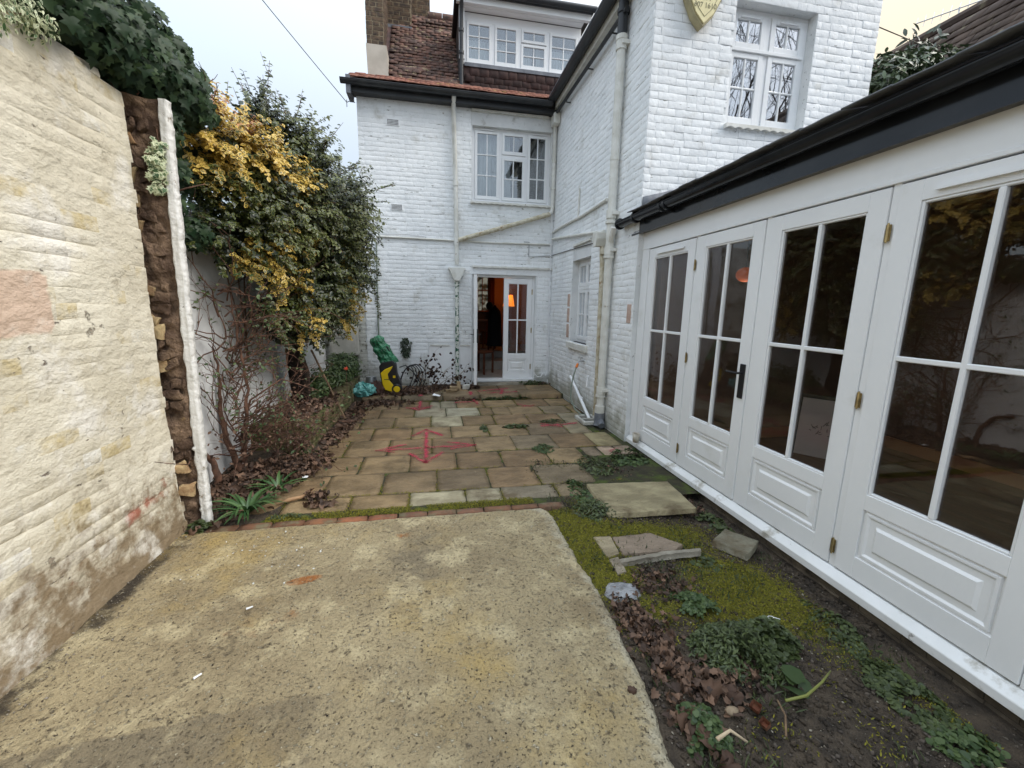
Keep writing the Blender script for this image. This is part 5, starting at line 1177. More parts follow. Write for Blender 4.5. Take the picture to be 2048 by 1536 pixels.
# ================================================================== LEAVES
def leaf_rim(kind):
    if kind=='oval': return [(0,0),(.18,.15),(.30,.38),(.30,.62),(.18,.86),(0,1),(-.18,.86),(-.30,.62),(-.30,.38),(-.18,.15)]
    if kind=='lance': return [(0,0),(.12,.2),(.17,.5),(.10,.8),(0,1),(-.10,.8),(-.17,.5),(-.12,.2)]
    if kind=='ivy': return [(0,.05),(.22,-.08),(.50,.08),(.30,.30),(.60,.50),(.24,.60),(0,1),(-.24,.60),(-.60,.50),(-.30,.30),(-.50,.08),(-.22,-.08)]
    if kind=='maple': return [(0,0),(.22,-.04),(.40,.06),(.56,.2),(.50,.36),(.58,.55),(.38,.62),(.22,.80),(0,.95),(-.2,.82),(-.38,.64),(-.56,.6),(-.5,.38),(-.58,.2),(-.38,.06),(-.2,-.04)]
    if kind=='round': return [(0,.05),(.25,.0),(.45,.2),(.5,.5),(.33,.82),(0,.95),(-.33,.82),(-.5,.5),(-.45,.2),(-.25,.0)]
def leaf_base(kind,fold=.25,curl=.2,rumple=0,seed=0):
    rim=leaf_rim(kind); r=random.Random(seed)
    V=[(0,.45,0)]+[(x,y,0) for x,y in rim]; V=np.array(V,float)
    V[:,2]=np.abs(V[:,0])*fold-curl*V[:,1]**2+rumple*np.array([r.uniform(-1,1) for _ in V])
    n=len(rim); F=[(0,1+i,1+(i+1)%n) for i in range(n)]
    E_=np.array([0.]+[1.]*n)
    return V,np.array(F),E_
def scatter(name,parent,mt,bases,P,Nr,Dr,S,lv,nparts=0,kind='stuff',pname='leaf'):
    """P positions, Nr leaf normals, Dr growing directions, S sizes, lv per-leaf tone"""
    P=np.asarray(P,float);Nr=np.asarray(Nr,float);Dr=np.asarray(Dr,float);S=np.asarray(S,float);lv=np.asarray(lv,float)
    Nr/=np.linalg.norm(Nr,axis=1,keepdims=True)+1e-9
    Dr=Dr-Nr*(Dr*Nr).sum(1,keepdims=True); Dr/=np.linalg.norm(Dr,axis=1,keepdims=True)+1e-9
    X=np.cross(Dr,Nr)
    order=np.argsort(np.linalg.norm(P-np.array(CAM),axis=1)-0.0*S)
    o=np.array(wl(parent)); parts=order[:nparts]; rest=order[nparts:]
    if nparts:
        vm=[]
        for b_i,(V,F,E_) in enumerate(bases):
            for l in (.15,.5,.85):
                vm.append(mesh_np(pname,V,F,mt,attrs={'lv':np.full(len(V),l),'edge':E_}))
        for i in parts:
            q=rng.integers(len(bases)); li=min(2,int(lv[i]*3)); me=vm[q*3+li]
            M_=Matrix(((X[i][0]*S[i],Dr[i][0]*S[i],Nr[i][0]*S[i],P[i][0]),(X[i][1]*S[i],Dr[i][1]*S[i],Nr[i][1]*S[i],P[i][1]),(X[i][2]*S[i],Dr[i][2]*S[i],Nr[i][2]*S[i],P[i][2]),(0,0,0,1)))
            link(pname,me,parent,M_)
    if len(rest)==0: return
    VV=[];FF=[];EE=[];LL=[];n0=0
    pick=rng.integers(len(bases),size=len(rest))
    for q,(V,F,E_) in enumerate(bases):
        I=rest[pick==q]
        if len(I)==0: continue
        W=(P[I][:,None,:]+S[I][:,None,None]*(V[None,:,0,None]*X[I][:,None,:]+V[None,:,1,None]*Dr[I][:,None,:]+V[None,:,2,None]*Nr[I][:,None,:]))-o
        k=len(V); VV.append(W.reshape(-1,3)); FF.append((F[None]+ (np.arange(len(I))*k)[:,None,None]).reshape(-1,3)+n0); n0+=len(I)*k
        EE.append(np.tile(E_,len(I))); LL.append(np.repeat(lv[I],k))
    me=mesh_np(name,np.concatenate(VV),np.concatenate(FF),mt,attrs={'lv':np.concatenate(LL),'edge':np.concatenate(EE)})
    return link(name,me,parent,None,kind=kind)
def blob_points(blobs,n,shell=.45,clip=None,up=.5,out=1.0,hole=.25,seed=0):
    g=np.random.default_rng(seed); B=np.array([b[:4] for b in blobs]); wgt=B[:,3]**2; wgt/=wgt.sum()
    bi=g.choice(len(B),size=n,p=wgt); d=g.normal(size=(n,3)); d/=np.linalg.norm(d,axis=1,keepdims=True)
    rr=1-shell*g.random(n)**1.3; P=B[bi,:3]+d*(B[bi,3]*rr)[:,None]*np.array([1,1,1.0])
    keep=np.ones(n,bool)
    for i in range(n):
        nv=noise.noise(Vector(P[i]*4.5)+Vector((seed,0,0)))
        if nv>.5-hole+.15*g.random(): keep[i]=False
        elif clip and not clip(P[i]): keep[i]=False
    P=P[keep];d=d[keep]; m=len(P)
    Nn=d*out+np.array([.25,-.25,up])+g.normal(size=(m,3))*.45
    D=d*.6+np.array([.1,-.1,-.35])+g.normal(size=(m,3))*.6
    return P,Nn,D,g
def stemtree(mb,base,dirv,length,rad,depth,r,pts=None,bend=.35,grav=0,kids=(2,3),clip=None):
    p=Vector(base); d=Vector(dirv).normalized(); n=5; P=[p.copy()]
    for i in range(n):
        d=(d+Vector((r.uniform(-1,1),r.uniform(-1,1),r.uniform(-1,1)))*bend+Vector((0,0,grav))).normalized(); p=p+d*length/n
        if clip: p=clip(p)
        P.append(p.copy())
    rr=[rad*(1-.55*i/n) for i in range(n+1)]
    mb.tube(P,rr,5 if rad<.01 else 8,caps=False)
    if pts is not None: pts+= [(q,d.copy()) for q in P[2:]]
    if depth>0:
        for k in range(r.randint(*kids)):
            q=P[r.randint(2,n)]; a=(d+Vector((r.uniform(-1,1),r.uniform(-1,1),r.uniform(-.6,1)))*.9).normalized()
            stemtree(mb,q,a,length*r.uniform(.55,.8),rad*.55,depth-1,r,pts,bend,grav,kids,clip)
wallclip=lambda p:Vector((max(p.x,-1.93),p.y,max(p.z,.01)))
GOLD=[(-1.8,4.0,2.97,.2),(-1.67,4.0,2.84,.24),(-1.78,3.9,2.68,.18),(-1.6,4.3,2.86,.25),(-1.51,4.6,2.84,.25),(-1.38,4.9,2.84,.17),(-1.74,3.85,2.50,.10),(-1.58,4.5,2.09,.22),(-1.56,4.8,1.83,.2),(-1.68,4.2,1.96,.16),(-1.4,5.0,2.2,.12),(-1.46,5.0,1.41,.18),(-1.26,5.8,2.02,.17),(-1.12,6.2,1.72,.15),(-1.22,6.2,1.38,.15),(-1.79,3.8,2.72,.16),(-1.44,4.9,2.62,.13)]
GREEN=[(-1.8,4.1,2.28,.26),(-1.65,4.4,2.3,.33),(-1.51,4.8,2.47,.38),(-1.42,5.2,2.71,.35),(-1.32,5.6,2.64,.4),(-1.16,6.0,2.92,.35),(-1.11,6.3,2.67,.33),(-1.25,5.7,2.38,.35),(-1.33,5.3,3.0,.3),(-1.6,5.0,3.37,.22),(-1.44,5.2,3.22,.28),(-1.7,4.9,3.42,.18),(-1.31,5.6,1.88,.3),(-1.46,5.1,1.74,.3),(-1.65,4.7,1.52,.2),(-1.14,6.3,2.07,.28),(-1.32,5.8,1.52,.22),(-1.84,3.9,2.12,.15),(-1.73,4.2,2.74,.25),(-1.85,4.0,2.49,.22),(-1.61,4.6,2.65,.3)]
GREEN+=[(-1.62,4.95,1.32,.2),(-1.5,5.3,1.28,.2),(-1.45,5.6,1.35,.2),(-1.55,4.5,2.5,.25),(-1.5,4.75,2.35,.22),(-1.7,5.6,2.6,.4),(-1.65,6.2,2.4,.45),(-1.6,6.8,2.1,.4),(-1.55,6.5,1.6,.3),(-1.35,6.8,2.5,.3)]
IVY=[(-1.74,2.6,2.99,.15),(-1.74,2.8,3.01,.18),(-1.73,3.0,3.03,.2),(-1.76,3.3,3.05,.22),(-1.73,3.5,3.03,.22),(-1.69,3.6,2.99,.18),(-1.76,3.3,3.27,.16),(-1.77,3.0,3.24,.2),(-1.73,3.4,2.78,.1),(-1.72,3.6,3.3,.1),(-1.74,2.5,2.99,.2),(-1.77,3.8,3.23,.15),(-1.9,2.2,3.05,.25),(-1.80,3.42,2.72,.15),(-1.84,3.48,2.5,.15),(-1.87,3.58,2.3,.13),(-1.82,3.75,2.12,.12),(-1.86,3.7,2.55,.15),(-1.95,3.3,3.0,.25),(-1.95,2.8,3.0,.25)]
VARB=[(-1.63,3.10,2.52,.05),(-1.64,3.08,2.44,.05),(-1.64,3.08,2.36,.05),(-1.65,3.08,2.28,.04)]
VAR1=[(-1.70,2.25,2.80,.10),(-1.70,2.40,2.80,.10),(-1.69,2.20,2.70,.08),(-1.70,2.05,2.78,.12)]
VAR2=[(-1.16,6.0,1.85,.12),(-1.33,5.4,1.4,.10),(-1.25,5.7,1.68,.10),(-1.22,5.9,1.5,.08)]
ov=[leaf_base('oval',.3,.15,.02,s) for s in range(3)]; ivb=[leaf_base('ivy',.15,.25,.04,s) for s in range(3)]; lan=[leaf_base('lance',.3,.2,.02,s) for s in range(3)]
cl=lambda p:p[0]>-1.93
def sprays(blobs,per,seed,step=.024,ln=1.1,droop=.05,twigs=None,out=(.25,-.3,.15)):
    r=random.Random(seed); P=[];Nn=[];D=[];T=[]
    for b in blobs:
        c=Vector(b[:3]); n=int(per*b[3]**1.6*12)
        for _ in range(n):
            d=Vector((r.gauss(0,1),r.gauss(0,1),r.gauss(0,1))).normalized()
            if d.x<-.2: d.x*=-.5
            p=c+d*b[3]*r.uniform(.15,.75); dd=(d*.8+Vector(out)+Vector((r.gauss(0,.3),r.gauss(0,.3),r.gauss(0,.3)))).normalized()
            m_=int(b[3]*ln*r.uniform(.4,1.0)/step)+2; tone=r.random(); line=[p.copy()]; side=dd.cross(Vector((0,0,1))).normalized()
            for i in range(m_):
                dd=(dd+Vector((r.gauss(0,.08),r.gauss(0,.08),-droop+r.gauss(0,.06)))).normalized(); p=p+dd*step
                if p.x<-1.93: p.x=-1.93
                line.append(p.copy())
                for sg in (1,-1):
                    ax=side*sg if i%2 else Vector((0,0,sg))
                    P.append(tuple(p)); D.append(tuple(ax*.9+dd*.7+Vector((0,-.1,.1)))); Nn.append(tuple(Vector((.35,-.45,.75))+d*.4+Vector((r.gauss(0,.35),r.gauss(0,.35),r.gauss(0,.35))))); T.append(tone)
            if twigs is not None and r.random()<.5: twigs.tube(line,[.0025]*len(line),3,caps=False)
    return P,Nn,D,np.array(T)
eu=thing('euonymus_shrub','large golden variegated climbing shrub spilling over the white boundary wall','shrub',(-1.75,4.5,0))
mb=MB(); r=random.Random(2)
P,Nn,D,T=sprays(GOLD,30,5,.024,1.3,.05,mb)
Pa=np.array(P); lv=np.clip(.17+.45*T+np.array([noise.noise(Vector(p)*2.5) for p in P])*.5+.20*(Pa[:,2]>2.6),0,1)
scatter('foliage',eu,LM['euo'],ov,P,Nn,D,.036+.016*rng.random(len(P)),lv,nparts=300)
for b in GOLD[::4]: mb.tube([(-1.88,4.5+.2*r.uniform(-1,1),1.0),(-1.88,(b[1]+4.6)/2,max(1.1,b[2]*.7)),(b[0]-.05,b[1],b[2])],[.007,.006,.003],5)
mb.build('stem',M['twig'],eu,smooth=True)
P,Nn,D,T=sprays([(-1.85,3.95,3.02,.13),(-1.75,4.05,3.02,.15),(-1.62,4.35,3.0,.14),(-1.9,3.8,2.95,.1)],60,6,.022,1.2,-.02,None,(0,-.1,.7))
scatter('red_tip_foliage',eu,leafmat('reddish young leaf',srgb(150,98,66),srgb(200,150,96),rough=.45),ov,P,Nn,D,.026+.012*rng.random(len(P)),T)
# dark green shrub
dk=thing('evergreen_shrub','dark green evergreen shrub with tall loose sprigs behind the golden one','shrub',(-1.67,5.6,.3))
mb=MB()
P,Nn,D,T=sprays(GREEN,42,9,.026,1.25,.02,mb)
lv=np.clip(.1+.4*T+.5*np.array([noise.noise(Vector(p)*2.2) for p in P])+rng.normal(size=len(P))*.12,0,1)
scatter('foliage',dk,LM['euog'],ov,P,Nn,D,.030+.018*rng.random(len(P)),lv,nparts=0)
print('sprays',len(P))
mb.build('twig',M['twig'],dk)
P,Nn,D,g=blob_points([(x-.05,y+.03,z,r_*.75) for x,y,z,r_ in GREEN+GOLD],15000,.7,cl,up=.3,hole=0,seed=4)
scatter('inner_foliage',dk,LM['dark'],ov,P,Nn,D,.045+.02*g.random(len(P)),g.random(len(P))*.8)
mb=MB(); pts=[]
sprigs=[[(-1.72,5.0,3.13),(-1.66,5.0,3.41),(-1.6,5.0,3.69),(-1.56,5.0,3.96)],[(-1.65,5.0,3.32),(-1.78,5.0,3.52),(-1.84,5.0,3.74)],[(-1.52,5.0,3.24),(-1.45,5.0,3.48),(-1.49,5.0,3.66)],[(-1.17,6.4,3.01),(-.9,6.4,3.12),(-.5,6.4,3.25)],[(-1.37,5.5,3.22),(-1.2,5.5,3.39),(-1.07,5.5,3.54)],[(-1.28,5.8,3.09),(-1.05,5.8,3.2),(-.9,5.8,3.29)],[(-1.18,6.3,2.6),(-.97,6.3,2.74),(-.82,6.3,2.8)],[(-1.76,4.2,3.13),(-1.76,4.2,3.24),(-1.74,4.2,3.34)],[(-1.44,5.2,3.27),(-1.5,5.2,3.46),(-1.51,5.2,3.60)],[(-1.22,6.8,2.25),(-.98,6.8,2.08),(-.86,6.8,1.74),(-.82,6.8,1.36)],[(-1.6,5.0,3.4),(-1.62,5.0,3.6),(-1.66,5.0,3.8)],[(-1.3,5.6,3.1),(-1.25,5.6,3.3),(-1.3,5.6,3.45)],[(-1.15,6.1,3.1),(-1.0,6.1,3.3),(-.95,6.1,3.42)],[(-1.55,5.1,3.3),(-1.38,5.1,3.5),(-1.3,5.1,3.72)],[(-1.7,4.9,3.3),(-1.9,4.9,3.5),(-1.98,4.9,3.6)],[(-1.1,6.4,2.3),(-.9,6.4,2.3),(-.8,6.4,2.25)],[(-1.1,6.3,1.9),(-.92,6.3,1.95),(-.84,6.3,1.88)]]
P=[];Nn=[];D=[]; r=random.Random(8)
for s in sprigs:
    mb.tube(s,[.006,.004,.003,.002][:len(s)],5)
    for a,b in zip(s,s[1:]):
        a,b=Vector(a),Vector(b); k=max(2,int((b-a).length/.030))
        for i in range(k):
            q=a+(b-a)*(i/k); 
            for sg in (1,-1):
                dd=Vector((r.uniform(-.3,.3)+sg*.8,r.uniform(-.8,.4),r.uniform(-.2,.9)))
                P.append(q);D.append(dd);Nn.append(Vector((r.uniform(-.6,.6),-.6,r.uniform(.2,1))))
        if r.random()<.9:
            e=b+Vector((r.uniform(-.12,.12),r.uniform(-.05,.05),r.uniform(.03,.14))); mb.tube([(a+b)/2,e],[.003,.0015],4)
            for i in range(5):
                q=(a+b)/2*(1-i/5)+e*(i/5); P.append(q);D.append(Vector((r.uniform(-1,1),-.3,r.uniform(0,1))));Nn.append(Vector((.1,-.7,.5)))
mb.build('stem',M['twig'],dk); mb=MB()
mb.tube([(-1.67,5.6,.30),(-1.69,5.6,.8),(-1.71,5.6,1.1),(-1.60,5.6,1.6),(-1.5,5.7,2.2)],[.10,.085,.07,.05,.03],9); mb.build('trunk',M['bark'],dk,smooth=True); mb=MB()
mb.tube([(-1.76,5.75,.30),(-1.80,5.7,.9),(-1.78,5.6,1.5),(-1.7,5.2,2.4)],[.07,.06,.05,.02],8); mb.build('trunk',M['bark'],dk,smooth=True); mb=MB()
mb.tube([(-1.60,5.5,.30),(-1.56,5.45,.75),(-1.62,5.3,1.2),(-1.66,5.0,1.7)],[.06,.045,.035,.02],8)
mb.build('trunk',M['bark'],dk,smooth=True)
scatter('sprig_foliage',dk,LM['euog'],ov,[tuple(p) for p in P],[tuple(p) for p in Nn],[tuple(p) for p in D],np.array([r.uniform(.030,.052) for _ in P]),np.array([r.uniform(0,.7) for _ in P]))
# ivy on top of the cream wall
iv=thing('ivy','dark green large leaved ivy heaped on top of the broken cream wall','ivy',(-1.8,3.0,2.8))
P,Nn,D,g=blob_points(IVY,7500,.6,lambda p:not(p[0]>-1.76 and p[1]<3.0 and p[2]<2.76+.02*noise.noise((p[1]*9,0,0))),up=.35,hole=.20,seed=5)
Nn=Nn*.8+np.array([.55,-.5,0]); D=D*.5+np.array([.2,-.1,-.75])
scatter('foliage',iv,LM['ivy'],ivb,P,Nn,D,.030+.045*g.random(len(P)),np.clip(g.random(len(P))**2.2,0,1),nparts=300)
mb=MB(); r=random.Random(12)
for k in range(10): stemtree(mb,(-1.8,2.5+.14*k,2.8),(r.uniform(.0,.5),r.uniform(-.2,.5),1),.35,.007,1,r,grav=.0)
mb.build('stem',M['twig'],iv,smooth=True)
for nm,lab,B,n,sz,mt,kd in (('ivy','small white edged ivy strand hanging down the broken wall end',VARB,260,.034,'var',ivb),('ivy','pale variegated ivy clump on the near top of the cream wall',VAR1,1300,.026,'var',lan),('ivy','pale variegated ivy hanging among the shrub above the grey cabinet',VAR2,520,.036,'var',ivb)):
    t_=thing(nm,lab,'ivy',tuple(B[0][:3])); P,Nn,D,g=blob_points(B,n,.9,None,up=.4,hole=0,seed=n)
    scatter('foliage',t_,LM[mt],kd,P,Nn+np.array([.3,-.5,0]),D+np.array([0,0,-.5]),sz*(.7+.6*g.random(len(P))),g.random(len(P)),nparts=90)
    mb=MB(); mb.tube([(B[0][0],B[0][1],B[0][2]+.1)]+[b[:3] for b in B],.003,4); mb.build('stem',M['twig'],t_)
# bare climbing rose
ro=thing('climbing_rose','bare thorny climbing rose with tangled brown stems against the white wall','rose',(-1.82,4.12,0))
mb=MB(); pts=[]; r=random.Random(15)
def wig(pts_,rad,n,am=.02,k_=5):
    o_=[];rr=[]
    for i in range(len(pts_)-1):
        for q in range(k_):
            u=q/k_; p=Vector(pts_[i]).lerp(Vector(pts_[i+1]),u); o_.append(p+Vector((noise.noise((p.z*11,p.y*9,1)),noise.noise((p.z*11,p.y*9,5)),noise.noise((p.z*9,p.x*9,8))))*am); rr.append((rad[i]*(1-u)+rad[i+1]*u)*(1+.25*noise.noise((p.z*30,p.y*30,0))))
    mb.tube(o_,rr,n,caps=False)
wig([(-1.80,4.1,-.02),(-1.90,4.1,.34),(-1.93,4.1,.63),(-1.90,4.1,.86),(-1.92,4.1,1.08),(-1.88,4.0,1.25)],[.034,.026,.018,.014,.009,.003],8)
wig([(-1.82,4.15,-.02),(-1.76,4.15,.41),(-1.70,4.15,.8),(-1.73,4.15,1.17),(-1.75,4.15,1.44),(-1.78,4.15,1.79)],[.032,.020,.014,.011,.008,.005],7)
wig([(-1.88,3.80,-.04),(-1.86,3.80,.10),(-1.90,3.80,.26),(-1.93,3.72,.38),(-1.93,3.5,.46)],[.030,.028,.024,.020,.012],8,.012)
mb.tube([(-1.83,4.2,.3),(-1.71,4.2,.69),(-1.44,4.25,.88),(-1.15,4.4,.73)],[.014,.010,.008,.004],6)
for k in range(64):
    z=r.uniform(.1,1.75); stemtree(mb,(-1.86+.1*r.random(),4.1+.1*r.uniform(-1,1),z),(r.uniform(-.1,1),r.uniform(-1.2,1.0),r.uniform(-.2,.8)),r.uniform(.3,.65),.0075,2,r,pts,bend=.36,clip=wallclip)
for k in range(11):
    stemtree(mb,(-1.8+.1*r.random(),4.15,r.uniform(.2,.6)),(r.uniform(.4,1),r.uniform(-.1,1.2),r.uniform(-.1,.5)),r.uniform(.4,.75),.006,2,r,pts,bend=.3,grav=-.06,clip=wallclip)
mb.build('stem',M['twig'],ro,smooth=True)
P=[];Nn=[];D=[]
for q,d in pts:
    if r.random()<.22: P.append(tuple(q));Nn.append((r.uniform(-.4,1),-.6,r.uniform(0,1)));D.append((r.uniform(-1,1),r.uniform(-1,1),r.uniform(-.3,1)))
scatter('foliage',ro,LM['weed'],ov,P,Nn,D,np.array([r.uniform(.02,.04) for _ in P]),np.array([r.random() for _ in P]))
# second tangle on the planter edge, drier and reddish
r=random.Random(19); mb=MB(); pts=[]
tg=thing('bare_bush','low tangle of reddish brown dead twigs in front of the stone planter','bush',(-1.5,4.5,0))
for k in range(34):
    stemtree(mb,(-1.62+r.uniform(-.2,.25),4.4+r.uniform(-.35,.45),.0+r.uniform(0,.2)),(r.uniform(-.3,.8),r.uniform(-.8,.8),r.uniform(.2,1)),r.uniform(.25,.5),.0045,2,r,pts,bend=.35,grav=-.03,clip=wallclip)
mb.build('stem',mat('reddish twig',srgb(104,70,56),srgb(70,48,40),15,.85),tg,smooth=True)
P=[];Nn=[];D=[]
for q,d in pts:
    if r.random()<.35: P.append(tuple(q));Nn.append((r.uniform(-.4,1),-.6,r.uniform(0,1)));D.append((r.uniform(-1,1),r.uniform(-1,1),r.uniform(-1,.4)))
scatter('dead_foliage',tg,LM['dead'],ov,P,Nn,D,np.array([r.uniform(.02,.04) for _ in P]),np.array([r.random() for _ in P]))
# long curved briar reaching from the rose in front of the broken wall end
br=thing('briar','long bare briar stem arching in front of the broken wall end','stem',(-1.8,3.3,2.25))
MB().tube([(-1.86,3.3,2.20),(-1.74,3.28,2.27),(-1.60,3.28,2.33),(-1.49,3.3,2.37)],[.008,.007,.005,.003],6).tube([(-1.84,3.1,2.14),(-1.76,3.06,2.12),(-1.72,3.0,2.15)],[.004,.003,.002],5).build('stem',M['twig'],br,smooth=True)
b2=thing('briar','thin bare briar trailing from the white wall across the lower cream bricks','stem',(-1.8,3.3,.6))
MB().tube([(-1.90,3.6,.46),(-1.72,3.2,.52),(-1.66,3.04,.50),(-1.68,2.9,.56),(-1.70,2.78,.62)],[.006,.005,.004,.003,.002],5).build('stem',M['twig'],b2,smooth=True)
# old stump-like dark trunk foliage hole and tall planter
pln=thing('stone_planter','low mossy stone retaining wall of the raised bed on the left','planter',(-1.33,5.8,0))
sbm=mat('mossy planter stone',srgb(122,112,80),srgb(84,80,50),6,.95,.8,26,rnd=.2,layers=((srgb(74,84,36),4,.54,.1,7),(srgb(50,46,36),12,.68,.05,6)),bdist=.02)
MB().box(-1.62,-1.345,4.70,7.9,-.1,.31).box(-1.95,-1.6,4.70,4.80,-.1,.31).build('planter_core',sbm,pln)
PBm=brick_meshes('stone',.26,.02,.10,sbm,7,.010,29)
FPl=Fr((-1.345,0,0),(0,1,0),(1,0,0)); FPf=Fr((0,4.70,0),(1,0,0),(0,-1,0))
place_bricks(brick_list(FPl,4.70,7.85,.0,.32,gauge=.08,bl=.24,r=random.Random(3))+brick_list(FPf,-1.9,-1.345,.0,.32,gauge=.08,bl=.24,r=random.Random(4)),PBm,pln,name='stone',w=.26,h=.10,gap=.012,nparts=140,bj=.008,rot=.02)
MB().grid(lambda u,v:(-1.93+.6*u,4.75+3.1*v,.30+.03*noise.noise((u*4,v*14,0))),14,50).build('planter_soil',M['soil'],pln,smooth=True)
# leafy planting with red flower
pg=thing('leafy_plant','bushy green leafy plant in the stone planter below the grey cabinet','plant',(-1.5,6.8,.3))
P,Nn,D,g=blob_points([(-1.5,6.5,.5,.18),(-1.45,6.9,.55,.2),(-1.62,6.2,.5,.2),(-1.42,7.3,.6,.2),(-1.6,7.4,.6,.2),(-1.55,5.9,.42,.14),(-1.42,7.6,.48,.16)],2600,.7,cl,up=.7,hole=.05,seed=9)
scatter('foliage',pg,LM['weed'],lan,P,Nn,D+np.array([0,0,.8]),.05+.05*g.random(len(P)),g.random(len(P))*.9)
fo=thing('red_flower','single orange red flower among the green leaves of the planter','flower',(-1.30,6.6,.70))
scatter('petals',fo,mat('red petal',srgb(206,66,30),None,3,.6),ov,*(lambda k:(np.tile([[-1.32,6.6,.64]],(k,1)),rng.normal(size=(k,3))*.3+[0,-.6,.7],rng.normal(size=(k,3)),np.full(k,.035),np.full(k,.5)))(14),kind=None)
MB().tube([(-1.30,6.5,.30),(-1.32,6.6,.64)],.003,4).build('stem',M['twig'],fo)
# wooden mop/rake handle leaning
mp=thing('long_handled_brush','long handled brush leaning on the stone planter, head on the paving','brush',(-1.2,5.8,0))
MB().tube([(-1.66,6.1,.97),(-1.21,5.82,.05)],.013,8).build('handle',M['twigl'],mp)
MB().box(-1.24,-1.10,5.70,5.80,.0,.05).build('brush_head',M['twig'],mp,bevel=.012)
# strap-leaved plants
def strap(lab,cx,cy,n,l0,seed):
    t_=thing('strap_leaved_plant',lab,'plant',(cx,cy,.01),None); r=random.Random(seed)
    for i in range(n):
        a=6.283*i/n+r.uniform(-.3,.3); L_=l0*r.uniform(.6,1.15); e=r.uniform(.5,1.35); w_=r.uniform(.010,.017)
        d=Vector((math.cos(a),math.sin(a),0)); s=Vector((-d.y,d.x,0)); k=8; mb=MB()
        for j in range(k+1):
            u=j/k; ang=e*(1-u*1.25); 
            if j==0: p=Vector((cx,cy,.01))+d*.015
            else: p=p+(d*math.cos(ang)+Vector((0,0,1))*math.sin(ang))*L_/k
            ww=w_*(1-(u**2.4)*.95)*(.55+.45*min(1,u*4)); mb.v+=[p-s*ww+Vector((0,0,ww*.5)),p.copy(),p+s*ww+Vector((0,0,ww*.5))]
        for j in range(k):
            for q in (0,1): mb.f.append((j*3+q,j*3+q+1,j*3+q+4,j*3+q+3))
        o=mb.build('leaf',LM['strap'],t_,smooth=True)
        at=o.data.attributes.new('lv','FLOAT','POINT'); at.data.foreach_set('value',np.full(len(mb.v),r.random(),dtype=np.float32))
strap('large tuft of green strap shaped leaves at the foot of the white edged wall end',-1.42,3.25,46,.30,1)
strap('smaller tuft of green strap shaped leaves on the leaf litter behind the large one',-1.34,3.66,22,.24,2)
# ================================================================== weeds
rnd_b=[leaf_base('round',.1,.15,.04,s) for s in range(3)]
def weed(lab,cx,cy,rx,ry,n,size,mt='weed',kd=None,h=.06,seed=1,gr_='weeds growing on the ground',z0=0.,cat='weed',name='weed'):
    t_=thing(name,lab,cat,(cx,cy,z0),gr_); g=np.random.default_rng(seed)
    rad=np.sqrt(g.random(n)); a=g.random(n)*6.283; x=cx+rx*rad*np.cos(a); y=cy+ry*rad*np.sin(a)
    nz=np.array([noise.noise((p*9,q*9,seed)) for p,q in zip(x,y)]); k=nz>-.22; x=x[k];y=y[k];rad=rad[k];n=len(x)
    n_=len(x); gz_=np.array([soil_h(a_,b_) if (a_>.9 and b_<4.05) else 0. for a_,b_ in zip(x,y)])
    z=z0+gz_+h*g.random(n)*(1.1-rad)+.004+np.array([max(0,noise.noise((p*6,q*6,seed))) for p,q in zip(x,y)])*h
    Nn=np.stack([(x-cx)*2+g.normal(size=n)*.35,(y-cy)*2+g.normal(size=n)*.35,np.ones(n)],1); D=g.normal(size=(n,3)); D[:,2]*=.3
    scatter('foliage',t_,LM[mt],kd or rnd_b,np.stack([x,y,z],1),Nn,D,size*(.6+.8*g.random(n)),g.random(n)); return t_
weed('low grey green weeds on bare earth where the paving ends, by the pinkish slabs',1.66,3.82,.26,.26,900,.035,'weedd',lan,.10,1)
weed('bright creeping weeds along the white sill behind the large loose slab',2.08,3.92,.22,.28,1000,.028,'weed',None,.07,2)
weed('tufty weeds at the near left corner of the large loose slab',1.28,2.92,.20,.16,700,.034,'weedd',lan,.08,3)
weed('narrow strip of weeds in the gap left of the large loose slab',1.25,3.25,.09,.28,520,.024,'weed',None,.04,4)
weed('small weed sprawling on the paving near the drain',1.66,5.5,.20,.10,260,.035,'weedd',lan,.05,5)
weed('dark weed filling a joint in the middle of the paving',1.10,5.30,.20,.05,300,.03,'weedd',None,.04,6)
weed('small dark weed in a vertical joint of the paving',.63,5.3,.04,.17,220,.028,'weedd',None,.03,7)
weed('moss green weed patch in the triangular gap between slabs',1.22,4.42,.13,.16,600,.014,'weed',None,.02,8)
weed('sparse weeds along the foot of the raised step',1.2,7.02,.5,.04,420,.03,'weedd',None,.05,9,z0=.0)
weed('green weeds heaped in the corner right of the back door',1.95,7.98,.30,.09,700,.03,'weedd',None,.08,10,z0=.08)
weed('leafy clover patch beside the marbled rock on the dark soil',1.42,1.84,.14,.12,900,.018,'weed',None,.05,11)
weed('thick clump of feathery green weeds in the middle of the dark soil',1.42,1.50,.22,.18,3600,.026,'weedd',lan,.17,12)
weed('dark green leafy weeds right of the feathery clump',1.62,1.56,.17,.12,1300,.026,'weedd',None,.10,13)
weed('bright green round leaved weed at the very front beside the concrete',1.00,1.17,.10,.10,1500,.017,'weed',None,.08,14)
weed('low clover along the white sill in front of the third glazed door',2.13,1.55,.11,.28,1000,.017,'weedd',None,.03,15)
weed('dark leafy weeds along the white sill in front of the nearest glazed door',2.06,1.22,.14,.20,1000,.020,'weedd',None,.04,16)
weed('small weeds near the bottom right patch of concrete',2.05,.99,.15,.08,300,.024,'weed',None,.04,17)
weed('creeping weeds beside the half buried slabs on the moss',1.75,2.20,.12,.10,160,.022,'weedd',None,.03,18)
weed('weeds along the sill behind the small tilted slab',2.20,2.75,.10,.22,500,.024,'weedd',None,.05,20)
